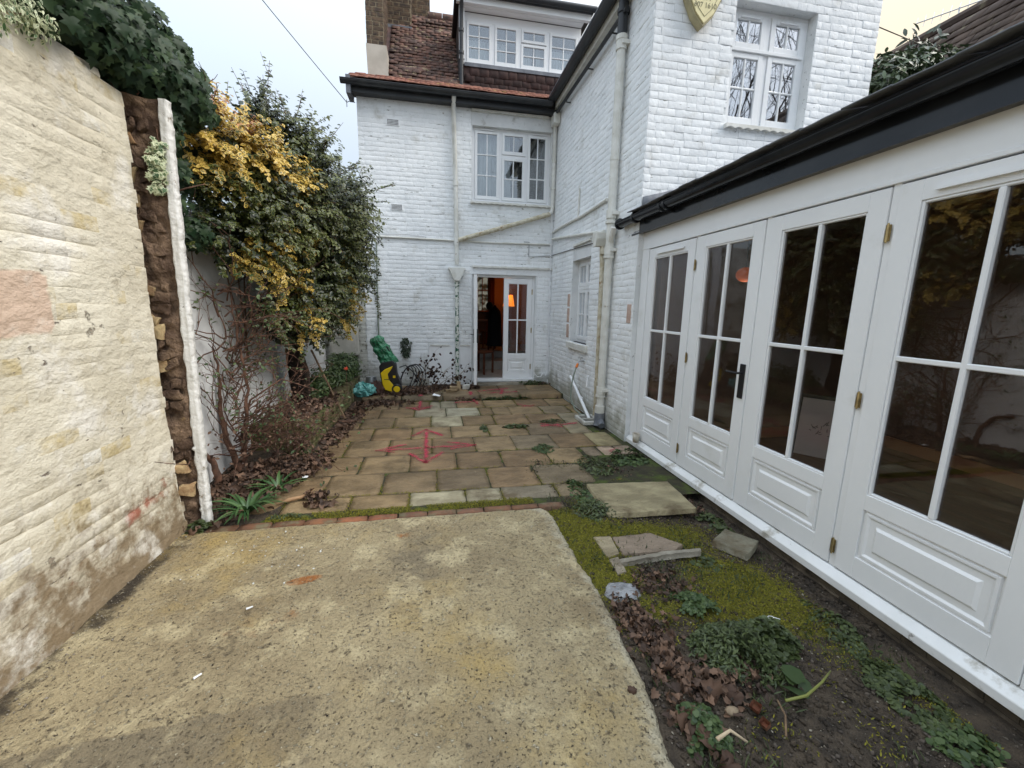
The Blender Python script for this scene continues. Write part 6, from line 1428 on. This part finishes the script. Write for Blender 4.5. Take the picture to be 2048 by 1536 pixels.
weed('low weeds and ivy seedlings at the foot of the stone planter front',-1.42,4.55,.16,.10,500,.03,'weedd',None,.12,19)
weed('weeds at the base of the broken wall end',-1.66,3.05,.08,.09,420,.022,'weedd',None,.06,21)
weed('thin weeds along the brick edging beside the strap leaved plant',-1.15,3.14,.22,.035,300,.022,'weedd',lan,.04,22)
weed('low weeds by the planter corner on the dead leaves',-1.22,4.25,.07,.07,220,.026,'weedd',None,.05,23)
weed('two broad round leaves beside the feathery clump',1.56,1.36,.07,.10,9,.085,'weed',None,.06,24)
mt_=thing('moss_tuft','dark tuft of moss growing on the white house wall above the washer hose','moss',(-.51,8.08,.8))
g=np.random.default_rng(77); n=420; zz=.64+.36*g.random(n); wd=.03+.07*np.clip((zz-.64)/.2,0,1)*(zz<.93)+.03
P=np.stack([-.52+wd*(g.random(n)-.5)*1.6,8.085-.05*g.random(n),zz],1); scatter('foliage',mt_,LM['dark'],lan,P,g.normal(size=(n,3))*.5+[0,-1,.3],g.normal(size=(n,3))*.4+[0,0,-1],.03+.03*g.random(n),g.random(n))
# moss strip between paving and edging bricks, moss cushions
def moss_strip(name,fn,n,seed,sz=.010):
    g=np.random.default_rng(seed); P=[]
    for i in range(n):
        p=fn(g)
        if p is not None: P.append(p)
    n=len(P); scatter(name,None,leafmat('moss tuft',srgb(100,102,24),srgb(142,134,44),rough=.9,trans=.1),[leaf_base('lance',.1,.1,.03,s) for s in range(2)],P,g.normal(size=(n,3))*.8+[0,0,.6],g.normal(size=(n,3))*.8+[0,0,.8],sz*(.6+g.random(n)),g.random(n),kind='stuff')
def f1(g):
    x=-1.25+2.05*g.random(); y=3.14+.055*(g.random()-.5)*2+.012*x
    if noise.noise((x*6,y*9,0))<-.35: return None
    return (x,y,.003+.012*g.random())
moss_strip('moss_strip',f1,9000,31)
JR=[3.465,3.945,4.43,4.965,5.47,5.995,6.49,7.0]
def fj(g):
    if g.random()<.6:
        y=JR[g.integers(len(JR))]+.007*g.normal(); x=-1.3+3.5*g.random()
    else:
        k=g.integers(len(rows)); r_=rows[k]; x=r_[2][g.integers(1,len(r_[2])-1)]+.007*g.normal(); y=r_[0]+(r_[1]-r_[0])*g.random()
    if noise.noise((x*2.2,y*2.2,5))<.02: return None
    return (x,y,-.006+.010*g.random())
moss_strip('joint_moss',fj,14000,36,.010)
def f2(g):
    x=.75+1.45*g.random(); y=.95+2.2*g.random()
    if g.random()>moss_m(x,y)*.95: return None
    if x<slab_right(y)+.005: return None
    return (x,y,soil_h(x,y)+.010*moss_m(x,y)+.005*g.random())
moss_strip('moss_carpet',f2,85000,32,.010)
def f2b(g):
    x=.90+1.35*g.random(); y=.95+3.0*g.random()
    if noise.noise((x*5,y*5,21))<.12: return None
    return (x,y,soil_h(x,y)+.004+.006*g.random())
moss_strip('sparse_moss',f2b,9000,35,.012)
# gravel and crumbs on the soil
cr_V=np.array([(0,0,1),(1,0,0),(0,1,0),(-1,0,0),(0,-1,0),(.3,.4,-.6)])*.5; cr_F=np.array([(0,1,2),(0,2,3),(0,3,4),(0,4,1),(5,2,1),(5,3,2),(5,4,3),(5,1,4)])
def crumbs(name,mt,n,fn,s0,s1,seed,parent=None):
    g=np.random.default_rng(seed); P=[fn(g) for _ in range(n)]; P=[p for p in P if p is not None]; n=len(P)
    scatter(name,parent,mt,[(cr_V*np.array([1,.7,.55]),cr_F,np.zeros(6)),(cr_V*np.array([.8,1.1,.6]),cr_F,np.zeros(6))],P,g.normal(size=(n,3))*.4+[0,0,1],g.normal(size=(n,3)),s0+(s1-s0)*g.random(n)**3,g.random(n))
def f3(g):
    x=.85+1.5*g.random(); y=.8+3.3*g.random()
    if x<slab_right(y) and y<3: return None
    return (x,y,soil_h(x,y)+.004)
crumbs('pale_gravel',M['gravel'],1300,f3,.004,.016,41)
crumbs('soil_crumbs',M['soil'],11000,f3,.006,.045,42)
crumbs('soil_crumbs',mat('grey brown crumbs',srgb(96,86,76),srgb(70,62,56),20,.95),5000,f3,.005,.030,46)
def f4(g):
    t=g.random(); y=1.0+2.2*t; x=-1.74+abs(g.normal())*.10
    return (x,y,.025)
crumbs('wall_debris',M['gravel'],500,f4,.004,.018,43)
def f5(g):
    x=-1.1+.5*g.normal()*.5; y=2.62+.13*g.normal(); return (x,y,.026)
crumbs('paint_flakes',M['stripw'],90,f5,.005,.022,44)
def f6(g): return (-1.7+2.5*g.random(),.9+2.1*g.random(),.026)
crumbs('grit',M['bark'],240,f6,.004,.014,45)
def f7(g): return (-1.2+3.4*g.random(),3.2+3.8*g.random(),.004)
crumbs('grit',M['gravel'],260,f7,.004,.014,47)
gr_b=[leaf_base('lance',.2,.5,.02,s) for s in range(2)]
gr_b=[(V*np.array([.35,1,1]),F,E_) for V,F,E_ in gr_b]
def fgr(g):
    x=.92+1.35*g.random(); y=.95+3.1*g.random()
    if noise.noise((x*3.2,y*3.2,61))<.05: return None
    return (x,y,soil_h(x,y))
g=np.random.default_rng(63); P=[fgr(g) for _ in range(9000)]; P=[p for p in P if p]; n=len(P)
scatter('thin_grass',None,LM['weedd'],gr_b,P,g.normal(size=(n,3))*.8+[0,-.5,.2],g.normal(size=(n,3))*.7+[0,0,1],.02+.035*g.random(n),g.random(n),kind='stuff')
# ================================================================== leaf litter
mp_b=[leaf_base('maple',.7,.7,.22,s) for s in range(5)]; ov_d=[leaf_base('oval',.6,.5,.14,s) for s in range(3)]+[leaf_base('maple',.7,.6,.2,s+9) for s in range(3)]
def litter(name,mt,n,fn,s0,s1,seed,bases):
    g=np.random.default_rng(seed); P=[fn(g) for _ in range(n)]; P=[p for p in P if p is not None]; n=len(P)
    scatter(name,None,mt,bases,P,g.normal(size=(n,3))*.75+[0,0,1],g.normal(size=(n,3)),s0+(s1-s0)*g.random(n),np.clip(g.random(n)**1.4,0,1),kind='stuff')
def regions(*R_):
    w_=np.array([r[5] for r in R_],float); w_/=w_.sum()
    def fn(g):
        r=R_[g.choice(len(R_),p=w_)]; x_=r[0]+r[2]*g.normal()*.5; y_=r[1]+r[3]*g.normal()*.5; return (x_,y_,r[4]+(soil_h(x_,y_) if x_>.9 and y_<4.05 and r[4]<.05 else 0)+.03*g.random())
    return fn
litter('leaf_litter',LM['dead'],5600,regions((-.55,7.35,.5,.25,.085,3),(-.85,7.0,.35,.35,.0,2),(-1.15,6.3,.12,.7,.0,2.2),(-1.2,5.2,.14,.5,.0,1.2),(-1.25,4.3,.14,.30,.0,1.5),(-1.5,4.0,.3,.35,.03,3),(-1.7,3.5,.25,.35,.03,2),(-.2,7.6,.35,.2,.085,2.2),(.25,7.75,.3,.14,.085,1.6),(.7,7.7,.12,.12,.085,.5),(-1.55,5.6,.3,.8,.33,1.5)),.025,.07,51,ov_d+mp_b[:2])
litter('leaf_litter',LM['dead'],1500,regions((1.02,1.75,.10,.18,.01,2),(1.05,1.5,.10,.2,.01,2),(1.25,1.35,.2,.12,.01,1.4),(1.9,3.7,.25,.2,.01,1),(2.2,3.05,.08,.3,.01,.8),(1.3,2.0,.2,.15,.01,1),(2.1,7.95,.15,.08,.085,.7),(.97,1.2,.08,.12,.01,.6)),.014,.040,52,ov_d)
litter('leaf_litter',LM['dead'],150,regions((-.9,3.3,.12,.05,.01,1),(-.98,3.48,.1,.04,.01,1),(2.15,7.2,.1,.2,.0,.5),(.55,7.0,.3,.05,.01,1)),.03,.06,53,ov_d)
# big single fallen leaves at the front
r=random.Random(61)
big=[('large crumpled brown fallen leaf beside the concrete edge',1.03,1.42,.11),('large brown fallen leaf under the feathery weeds',1.13,1.33,.13),('dark curled fallen leaf right of the other large brown leaves',1.24,1.29,.12),('fallen leaf lying between the concrete and the feathery weeds',1.06,1.52,.09),('orange brown fallen leaf by the marbled rock',1.20,1.70,.08),('pale brown leaf upright by the round leaved weed',.955,1.13,.10),('pale tan fallen leaf below the round leaved weed',1.04,1.04,.10),('curled rust leaf left of the round leaved weed',.93,1.22,.08),('small dark leaf lying on the concrete near its right edge',.80,1.36,.055),('reddish leaf caught on the broken wall end',-1.74,3.03,.075),('pinkish leaf at the foot of the broken wall end',-1.64,2.98,.08),('tan fallen leaf on the dead leaves behind the strap leaved plants',-1.36,3.95,.09),('small brown leaf on the paving beside the stone planter',-1.02,5.9,.07)]
for lab,x,y,s in big:
    V,F,E_=mp_b[r.randrange(5)]; s*=.62; z=soil_h(x,y)+.045 if x>.85 and x<1.5 else .035
    if 'wall end' in lab and 'caught' in lab: z=.60
    a=r.uniform(0,6.28); Rm=Matrix.Rotation(a,4,'Z')@Matrix.Rotation(r.uniform(-.5,.5),4,'X')@Matrix.Rotation(r.uniform(-.4,.4),4,'Y')
    if z>.5: Rm=Matrix.Rotation(1.3,4,'X')@Rm
    me=mesh_np('fallen_leaf',V*s,F,LM['deadb'],attrs={'lv':np.full(len(V),r.random()),'edge':E_})
    o=bpy.data.objects.new('fallen_leaf',me); C.objects.link(o); o.matrix_world=Matrix.Translation((x,y,z))@Rm
    md=o.modifiers.new('solid','SOLIDIFY'); md.thickness=.0012
    props(o,lab,'leaf','large fallen leaves')
def single(name,lab,cat,mb,mt,group=None,**k):
    o=mb.build(name,mt,None,**k); props(o,lab,cat,group); return o
single('dry_pod','long pale dry leaf curled on the paving by the strap leaved plants','dry leaf',MB().tube([(-1.26,3.36,.015),(-1.17,3.40,.03),(-1.09,3.44,.03),(-1.02,3.54,.05)],[.004,.018,.014,.003],7),mat('dry tan',srgb(176,142,104),srgb(140,108,78),9,.8),smooth=True)
single('twig','curved yellow green twig on the dark soil','twig',MB().tube([(1.40,1.20,.03),(1.5,1.20,.035),(1.62,1.24,.04),(1.72,1.29,.03)],[.006,.006,.005,.003],6),mat('green stalk',srgb(120,124,60),None,3,.6),smooth=True)
single('twig','short pale stick standing in the soil near the red stones','twig',MB().tube([(1.29,1.08,.02),(1.33,1.13,.05),(1.36,1.20,.04)],.004,6),M['twigl'],smooth=True)
single('stick','pale bent stick lying on the round leaved weed','stick',MB().tube([(.99,1.08,.07),(1.05,1.09,.085),(1.10,1.06,.06)],[.008,.006,.004],6),mat('pale stick',srgb(190,170,140),None,3,.7),smooth=True)
single('wire_loop','small white wire loop lying on the moss','wire',MB().tube([(1.71+.016*math.cos(a/10*6.283),1.62+.010*math.sin(a/10*6.283),.03) for a in range(11)],.002,5).tube([(1.725,1.62,.03),(1.75,1.60,.03)],.002,5),M['upvc'])
for lab,x,y,s,mt in (('small red brick fragment in the soil near the round leaved weed',1.27,1.21,.030,'redbrick'),('squarish red brick fragment nearest the round leaved weed',1.25,1.14,.028,'redbrick')):
    me,V,Fc=brick_meshes('brick_fragment',1.1*s,.8*s,s,M[mt],1,.004,int(s*1000))[0]; o=link('brick_fragment',me,None,Matrix.Translation((x,y,.02))@Matrix.Rotation(x*9,4,'Z')@Matrix.Rotation(-1.2,4,'X')); props(o,lab,'brick fragment')
    o.color=(.8,.5,.42,1)
o=single('pebble','pale tan pebble beside the red brick fragments','stone',MB().sphere((1.17,1.22,-.0),(.032,.020,.016),9,6),mat('tan pebble',srgb(150,132,108),srgb(110,94,76),30,.9,.3,60),smooth=True)
single('plastic_cup','stained pale plastic cup standing on the white sill','cup',MB().tube([(2.30,4.28,.078),(2.30,4.28,.185)],[.034,.044],16,caps=False),M['cupm'],smooth=True,solid=.003)
single('white_scrap','small white scrap lying on the dead leaves by the paving','scrap',MB().box(-1.22,-1.16,3.86,3.90,.02,.03),M['paper'],bevel=.006)
for lab,x,y,a in (('small white chip on the concrete left of the rust stain',-.98,2.12,.5),('small white chip on the concrete further forward',-1.02,1.71,.8),('pale flake on the concrete near the bottom left',-1.1,1.32,.7)):
    single('paint_chip',lab,'chip',MB().tube([(x,y,.03),(x+.03*math.cos(a),y+.03*math.sin(a),.03)],[.006,.004],5),M['upvc'])
# ================================================================== things by the house
# pressure washer
Zs=.085
pw=thing('pressure_washer','yellow and black upright pressure washer standing on dead leaves by the wall','pressure washer',(-.74,7.4,Zs))
Fp=Fr((0,7.40,0),(1,0,0),(0,-1,0))
MB().prism([(-.93,.56),(-.88,.62),(-.70,.66),(-.645,.58),(-.635,.42),(-.575,.26),(-.56,.12),(-.62,.09),(-.80,.10),(-.87,.18),(-.91,.36)],-.12,.10,Fp).build('body',M['blackp'],pw,bevel=.02,seg=2)
MB().prism([(-.90,.45),(-.83,.51),(-.695,.57),(-.73,.50),(-.785,.43),(-.775,.34),(-.70,.24),(-.655,.17),(-.67,.13),(-.76,.13),(-.84,.16),(-.875,.26)],.10,.145,Fp).build('front_cover',M['yellow'],pw,bevel=.012,seg=2)
MB().box(-.845,-.70,.14,.150,.335,.345,Fp).build('trim_line',M['blackp'],pw)
MB().tube([Fp.p(-.64,.08,.17),Fp.p(-.64,.155,.17)],.085,20).build('wheel',M['blackp'],pw,bevel=.01)
MB().tube([Fp.p(-.64,.15,.17),Fp.p(-.64,.165,.17)],.055,18).build('wheel_hub',M['yellow'],pw,bevel=.004)
MB().tube([Fp.p(-.84,-.12,.17),Fp.p(-.84,-.18,.17)],.085,20).build('wheel',M['blackp'],pw,bevel=.01)
MB().tube([Fp.p(-.88,0,.60),Fp.p(-.98,0,.86),Fp.p(-1.02,0,.98)],.012,8).tube([Fp.p(-.68,0,.64),Fp.p(-.80,0,.90)],.012,8).build('handle',M['blackp'],pw)
MB().box(-.70,-.66,.10,.112,.36,.40,Fp).build('badge',M['yellow'],pw)
hs=thing('pressure_hose','coiled black pressure washer hose leaning on the white wall','hose',(-.5,7.6,Zs))
mb=MB(); r=random.Random(4)
for k in range(5):
    cx=-.49+.028*k; rx=.10+.030*k; rz_=.20+.016*k; pts=[]
    for i in range(29):
        a=6.283*i/28; pts.append((cx+rx*math.cos(a)+.05*math.sin(a),7.72-.03*k+.05*math.sin(a)+.03*math.cos(a),Zs+.20+rz_*math.sin(a)+.01*r.uniform(-1,1)))
    mb.tube(pts,.0085,6)
mb.tube([(-.60,7.45,.52),(-.50,7.5,.55),(-.38,7.6,.42),(-.27,7.7,.22),(-.22,7.75,.09)],.010,6)
mb.build('coil',M['blackp'],hs,smooth=True)
gb=thing('plastic_bag','crumpled green plastic bag pulled over the pressure washer handle','bag',(-.85,7.45,.6))
def bagf(u,v):
    ax=Vector((-.995,7.47,1.05)).lerp(Vector((-.75,7.43,.58)),v); w_=.105+.035*v; a=6.283*u
    k=1+.28*noise.noise((math.cos(a)*2.2,math.sin(a)*2.2,v*6))+.10*noise.noise((a*3,v*16,2)) if 0 else 1+.30*noise.noise((math.cos(a)*2.0,math.sin(a)*2.0,v*6))+.14*noise.noise((math.cos(a)*7,math.sin(a)*7,v*14))
    if v<.12: k*=(.70+.3*v/.12)
    p=ax+Vector((math.cos(a)*w_*k,math.sin(a)*.09*k,math.cos(a)*w_*.35+.02*noise.noise((a*2,v*5,7)))); return p
mb=MB(); mb.grid(bagf,46,34); k=len(mb.v); mb.f.append([i*35 for i in range(46)][::-1]); mb.build('bag_skin',M['gbag'],gb,smooth=False)
tb_=thing('plastic_bag','crumpled teal plastic bag on the ground beside the stone planter','bag',(-1.18,7.15,Zs))
def bag2(c,rr,s): return lambda u,v:Vector(c)+Vector((math.cos(6.283*u)*math.sin(math.pi*v)*rr[0],math.sin(6.283*u)*math.sin(math.pi*v)*rr[1],math.cos(math.pi*v)*rr[2]))*(1+.42*noise.noise((math.cos(6.283*u)*2.4+s,math.sin(6.283*u)*2.4,v*5))+.22*noise.noise((math.cos(6.283*u)*7,math.sin(6.283*u)*7+s,v*13)))
mb=MB(); mb.grid(bag2((-1.17,7.18,.17),(.17,.13,.12),1),40,26); mb.build('bag_skin',M['tbag'],tb_)
sk=thing('sack','dark brown crumpled sack slumped between the teal bag and the washer','sack',(-.98,7.3,Zs))
mb=MB(); mb.grid(bag2((-.97,7.30,.17),(.13,.12,.13),5),36,24); mb.build('sack_skin',M['sack'],sk,smooth=True)
single('metal_pot','pale upturned metal pot behind the teal bag','pot',MB().tube([(-1.10,7.6,.10),(-1.10,7.6,.34)],[.12,.09],16),M['steel'],smooth=40)
single('paper_card','white card lying on the dead leaves near the step','card',MB().poly([(-.04,6.98,.11),(.08,6.92,.10),(.10,6.98,.105),(-.01,7.07,.12)]),M['paper'],solid=.003)
# twiggy dead plant left of the door
dd=thing('dead_shrub','dry twiggy dead plant with dark curled leaves left of the back door','shrub',(.1,7.8,Zs))
mb=MB(); pts=[]; r=random.Random(33)
for k in range(13): stemtree(mb,(.0+.35*r.uniform(-1,1),7.75+.12*r.uniform(-1,1),Zs),(r.uniform(-.7,.7),r.uniform(-.3,.1),1),r.uniform(.25,.5),.0055,2,r,pts,bend=.30,grav=-.05,clip=lambda p:Vector((p.x,min(p.y,8.05),p.z)))
mb.build('stem',M['twigl'],dd,smooth=True)
P=[];Nn=[];D=[]
for q,d in pts:
    if r.random()<.30: P.append(tuple(q));Nn.append((r.uniform(-.6,.6),-1,r.uniform(-.3,.6)));D.append((r.uniform(-1,1),0,-1))
scatter('foliage',dd,leafmat('black dry leaf',srgb(40,30,28),srgb(74,50,42),rough=.8),ov_d,P,Nn,D,np.array([r.uniform(.03,.055) for _ in P]),np.array([r.random() for _ in P]))
# debris at the foot of the middle downpipe
r=random.Random(5)
for lab,pos,sc_,mt in (('broken tan stone lying under the middle downpipe',(.36,7.50,.13),(.16,.08,.07),'stonew'),('upright tan stone chunk at the foot of the middle downpipe',(.44,7.62,.20),(.06,.06,.14),'stonew'),('small grey concrete block beside the foot of the downpipe',(.58,7.58,.13),(.12,.10,.09),'lead'),('flat tan brick in front of the downpipe',(.30,7.36,.11),(.20,.07,.05),'stonew')):
    me,V,Fc=brick_meshes('stone_lump',1,1,1,M['stonew' if mt=='stonew' else 'grey'],1,.0,int(pos[0]*100))[0]
    mb=MB(); mb.box(pos[0]-sc_[0]/2,pos[0]+sc_[0]/2,pos[1]-sc_[1]/2,pos[1]+sc_[1]/2,Zs,Zs+sc_[2]) 
    for v in mb.v: v+=Vector((r.uniform(-.015,.015),r.uniform(-.015,.015),r.uniform(-.012,.012)))
    single('stone_block',lab,'stone',mb,mat('tan stone '+lab[:6],srgb(176,152,118),srgb(140,120,92),9,.9,.5,30) if mt=='stonew' else M['grey'],bevel=.008)
# meter cabinet
mc=thing('meter_cabinet','grey wall cabinet with a panelled door above the planter','cabinet',(-1.6,8.0,.66))
FM=Fr((0,8.0,0),(1,0,0),(0,-1,0))
MB().box(-1.86,-1.36,-.12,.0,.67,1.19,FM).build('case',M['grey'],mc,bevel=.008)
MB().box(-1.83,-1.41,.0,.012,.70,1.16,FM).build('cabinet_door',M['grey'],mc,bevel=.006)
MB().box(-1.80,-1.44,.012,.016,.985,.992,FM).tube([FM.p(-1.62,.01,.965),FM.p(-1.62,.02,.965)],.01,8).build('lock',M['blackp'],mc)
# garden tap, hose, gully
tp=thing('garden_tap','outdoor tap with orange hose fitting on the wing wall','tap',(2.3,6.07,.8))
MB().tube([(2.30,6.07,.80),(2.21,6.07,.80),(2.19,6.07,.76)],.012,8).tube([(2.235,6.07,.80),(2.235,6.07,.85)],.008,6).tube([(2.20,6.07,.85),(2.27,6.07,.85)],.007,6).build('tap_body',M['steel'],tp,smooth=40)
MB().tube([(2.19,6.07,.76),(2.165,6.06,.70)],[.018,.022],10).build('hose_fitting',M['orange'],tp)
single('garden_hose','grey green hose hanging in a curve from the tap to the drain','hose',MB().tube([(2.165,6.06,.70),(2.13,6.05,.60),(2.08,6.02,.40),(2.07,5.98,.22),(2.10,5.85,.09),(2.15,5.70,.04),(2.19,5.62,.06)],.011,8),M['hose'],smooth=True)
gy=thing('drain_gully','grey plastic drain gully surround at the foot of the soil pipe','drain',(2.17,5.4,0))
mb=MB()
for a in ((2.03,2.30,5.62,5.66),(2.03,2.30,5.26,5.30),(2.03,2.07,5.30,5.62),(2.26,2.30,5.30,5.62),(2.07,2.26,5.44,5.47)): mb.box(*a,0,.055)
mb.build('surround',M['grey'],gy,bevel=.008); MB().box(2.07,2.26,5.30,5.62,.0,.012).build('grate',M['darkw'],gy)
# alarm box: shield shaped, worn printing
ab=thing('alarm_box','faded yellow shield shaped alarm box high on the white end wall','alarm box',(2.8,4.55,4.75))
sh=[(2.795,4.50),(2.90,4.60),(2.985,4.76),(3.01,4.92),(3.0,5.10),(2.795,5.14),(2.59,5.10),(2.575,4.92),(2.60,4.76),(2.69,4.60)]
MB().prism(sh,.008,.10,FS).build('case',M['alarmg'],ab,bevel=.006)
MB().prism([(2.795+(x-2.795)*.93,4.85+(z-4.85)*.93) for x,z in sh],.10,.115,FS).build('front',M['alarm'],ab,bevel=.004)
q=[FS.p(2.795+(x-2.795)*.76,.1165,4.86+(z-4.86)*.76) for x,z in sh]; mb=MB(); mb.tube(q+[q[0]],.0025,4); mb.build('border_line',M['ink'],ab)
def text(s,loc,size,F,mt,par,name='lettering'):
    cu=bpy.data.curves.new(name,'FONT'); cu.body=s; cu.size=size; cu.align_x='CENTER'; cu.extrude=.001
    o_=bpy.data.objects.new(name,cu); C.objects.link(o_); bpy.context.view_layer.update(); me=bpy.data.meshes.new_from_object(o_.evaluated_get(bpy.context.evaluated_depsgraph_get())); bpy.data.objects.remove(o_); me.materials.clear(); me.materials.append(mt); o=bpy.data.objects.new(name,me); C.objects.link(o)
    m4=Matrix.Identity(4)
    for i in range(3): m4[i][0]=F.U[i]; m4[i][1]=F.Z[i]; m4[i][2]=F.N[i]
    o.parent=par; o.matrix_local=Matrix.Translation(-wl(par))@Matrix.Translation(F.p(*loc))@m4; return o
text('0171',(2.795,.117,4.735),.068,FS,M['ink'],ab); text('607 1610',(2.795,.117,4.665),.068,FS,M['ink'],ab)
# overhead telephone cable with its hook
tc=thing('telephone_cable','overhead telephone cable sagging from the sky to the house eave','cable',(-1.34,8.0,4.9))
A_,B_=Vector((-1.36,8.0,4.89)),Vector((-1.003,2.0,2.701)); d_=(B_-A_)
# straight run from the bracket up and over the yard
pts=[]
for i in range(25):
    u=i/24; p=Vector((-1.36,8.0,4.89))+Vector((-2.9,-7.2,2.05))*u*1.6; p.z-=.35*4*u*(1-u)*.5; pts.append(p)
MB().tube(pts,.006,5).tube([(-1.36,8.0,4.89),(-1.30,8.02,4.93),(-1.24,8.08,4.93)],.006,5).tube([(-1.36,8.0,4.93),(-1.36,8.0,4.82)],.006,5).build('wire',M['lead'],tc)
# ================================================================== beyond the yard on the right
fr_=thing('neighbour_house','neighbouring house with a long old brown tiled roof on the right','house',(12,3,0))
MB().box(8.0,13,-6,9.5,-.1,4.6).build('wall',M['plaster'],fr_)
MB().prism([(7.4,4.3),(9.0,6.62),(10.6,4.3)],-8.11,6,Fr((0,0,0),(1,0,0),(0,-1,0))).build('roof',M['roofbrown'],fr_)
TB=tile_mesh('roof_tile',M['roofbrown'],w=.25,l=.24,th=.02,seed=31)
tiles(fr_,(7.70,8.1,4.83),(0,-1,0),(1.6,0,2.32),44,11,.25,.19,TB,'roof_tile',300,seed=33,wob=.03)
MB().tube([(9.0,8.11,6.64),(9.0,-6,6.64)],.09,8).build('ridge',M['roofbrown'],fr_,smooth=40)
an=thing('tv_aerial','television aerial above the brown roof ridge','aerial',(9.3,6.9,6.6))
mb=MB().tube([(9.25,6.85,6.6),(9.25,6.85,6.98)],.012,6).tube([(9.4,6.55,6.95),(9.0,7.35,6.98)],.010,6)
for i in range(9):
    u=i/8; c_=Vector((9.4,6.55,6.95)).lerp(Vector((9.0,7.35,6.98)),u); mb.tube([c_+Vector((-.04,-.02,-.11)),c_+Vector((.04,.02,.11))],.005,4)
mb.build('mast',M['steel'],an)
lb=thing('laurel_bush','grey green laurel bush rising behind the garden room roof','bush',(7.2,6.0,0))
LB=[(6.95,6.0,5.08,.45),(7.4,6.0,5.18,.45),(7.9,6.0,5.35,.4),(6.7,6.1,4.95,.35),(7.2,6.3,4.6,.6),(8.2,5.6,5.1,.4),(7.7,5.7,4.7,.5),(7.15,6.0,5.3,.2)]
P,Nn,D,g=blob_points(LB,7000,.4,None,up=.5,hole=.04,seed=14)
scatter('foliage',lb,LM['laurel'],lan,P,Nn,D,.10+.06*g.random(len(P)),g.random(len(P)),nparts=60)
mb=MB(); mb.tube([(7.2,6.1,0),(7.2,6.1,4.4)],[.12,.08],8); mb.build('trunk',M['bark'],lb); mb=MB(); mb.tube([(7.25,6.0,5.2),(7.38,6.0,5.5),(7.44,6.0,5.78)],[.02,.014,.01],6); mb.build('branch',M['bark'],lb)
P=[];Nn=[];D=[]; r=random.Random(3)
for i in range(80):
    u=r.random(); b_=Vector((7.25,6,5.25)).lerp(Vector((7.46,6,5.85)),u)
    P.append(tuple(b_+Vector((r.uniform(-.2,.35),r.uniform(-.1,.1),r.uniform(-.1,.1)))));Nn.append((r.uniform(-1,1),-.6,r.uniform(-.2,1)));D.append((r.uniform(-.7,1),0,r.uniform(-.1,1)))
scatter('top_sprig',lb,LM['laurel'],lan,P,Nn,D,np.full(len(P),.16),np.full(len(P),.1))
tc2=thing('telephone_cable','thin cable running from the white end wall to the neighbouring roof','cable',(5.1,4.6,4.9))
MB().tube([(5.09,4.6,4.87),(7.0,5.6,5.45),(9.0,6.9,6.55)],.006,5).build('wire',M['blackp'],tc2)
# bare winter trees behind the viewer (seen in the upper window glass)
def bare_tree(lab,x,y,h,seed):
    t_=thing('bare_tree',lab,'tree',(x,y,0),'bare trees on the far side'); r=random.Random(seed); mb=MB()
    mb.tube([(x,y,-.1),(x+.1,y,h*.3)],[.22,.16],10)
    for k in range(9): stemtree(mb,(x+.1*r.uniform(0,1),y,h*(.18+.02*k)),(r.uniform(-.6,.6),r.uniform(-.6,.6),1.1),h*.36,.055,4,r,None,bend=.16,grav=.03,kids=(2,3))
    mb.build('branches',M['bark'],t_)
bare_tree('tall bare winter tree reflected in the left casement of the upper window',10.5,-5.5,13,3)
bare_tree('tall bare winter tree reflected in the right casement of the upper window',14.5,-6.5,14,8)
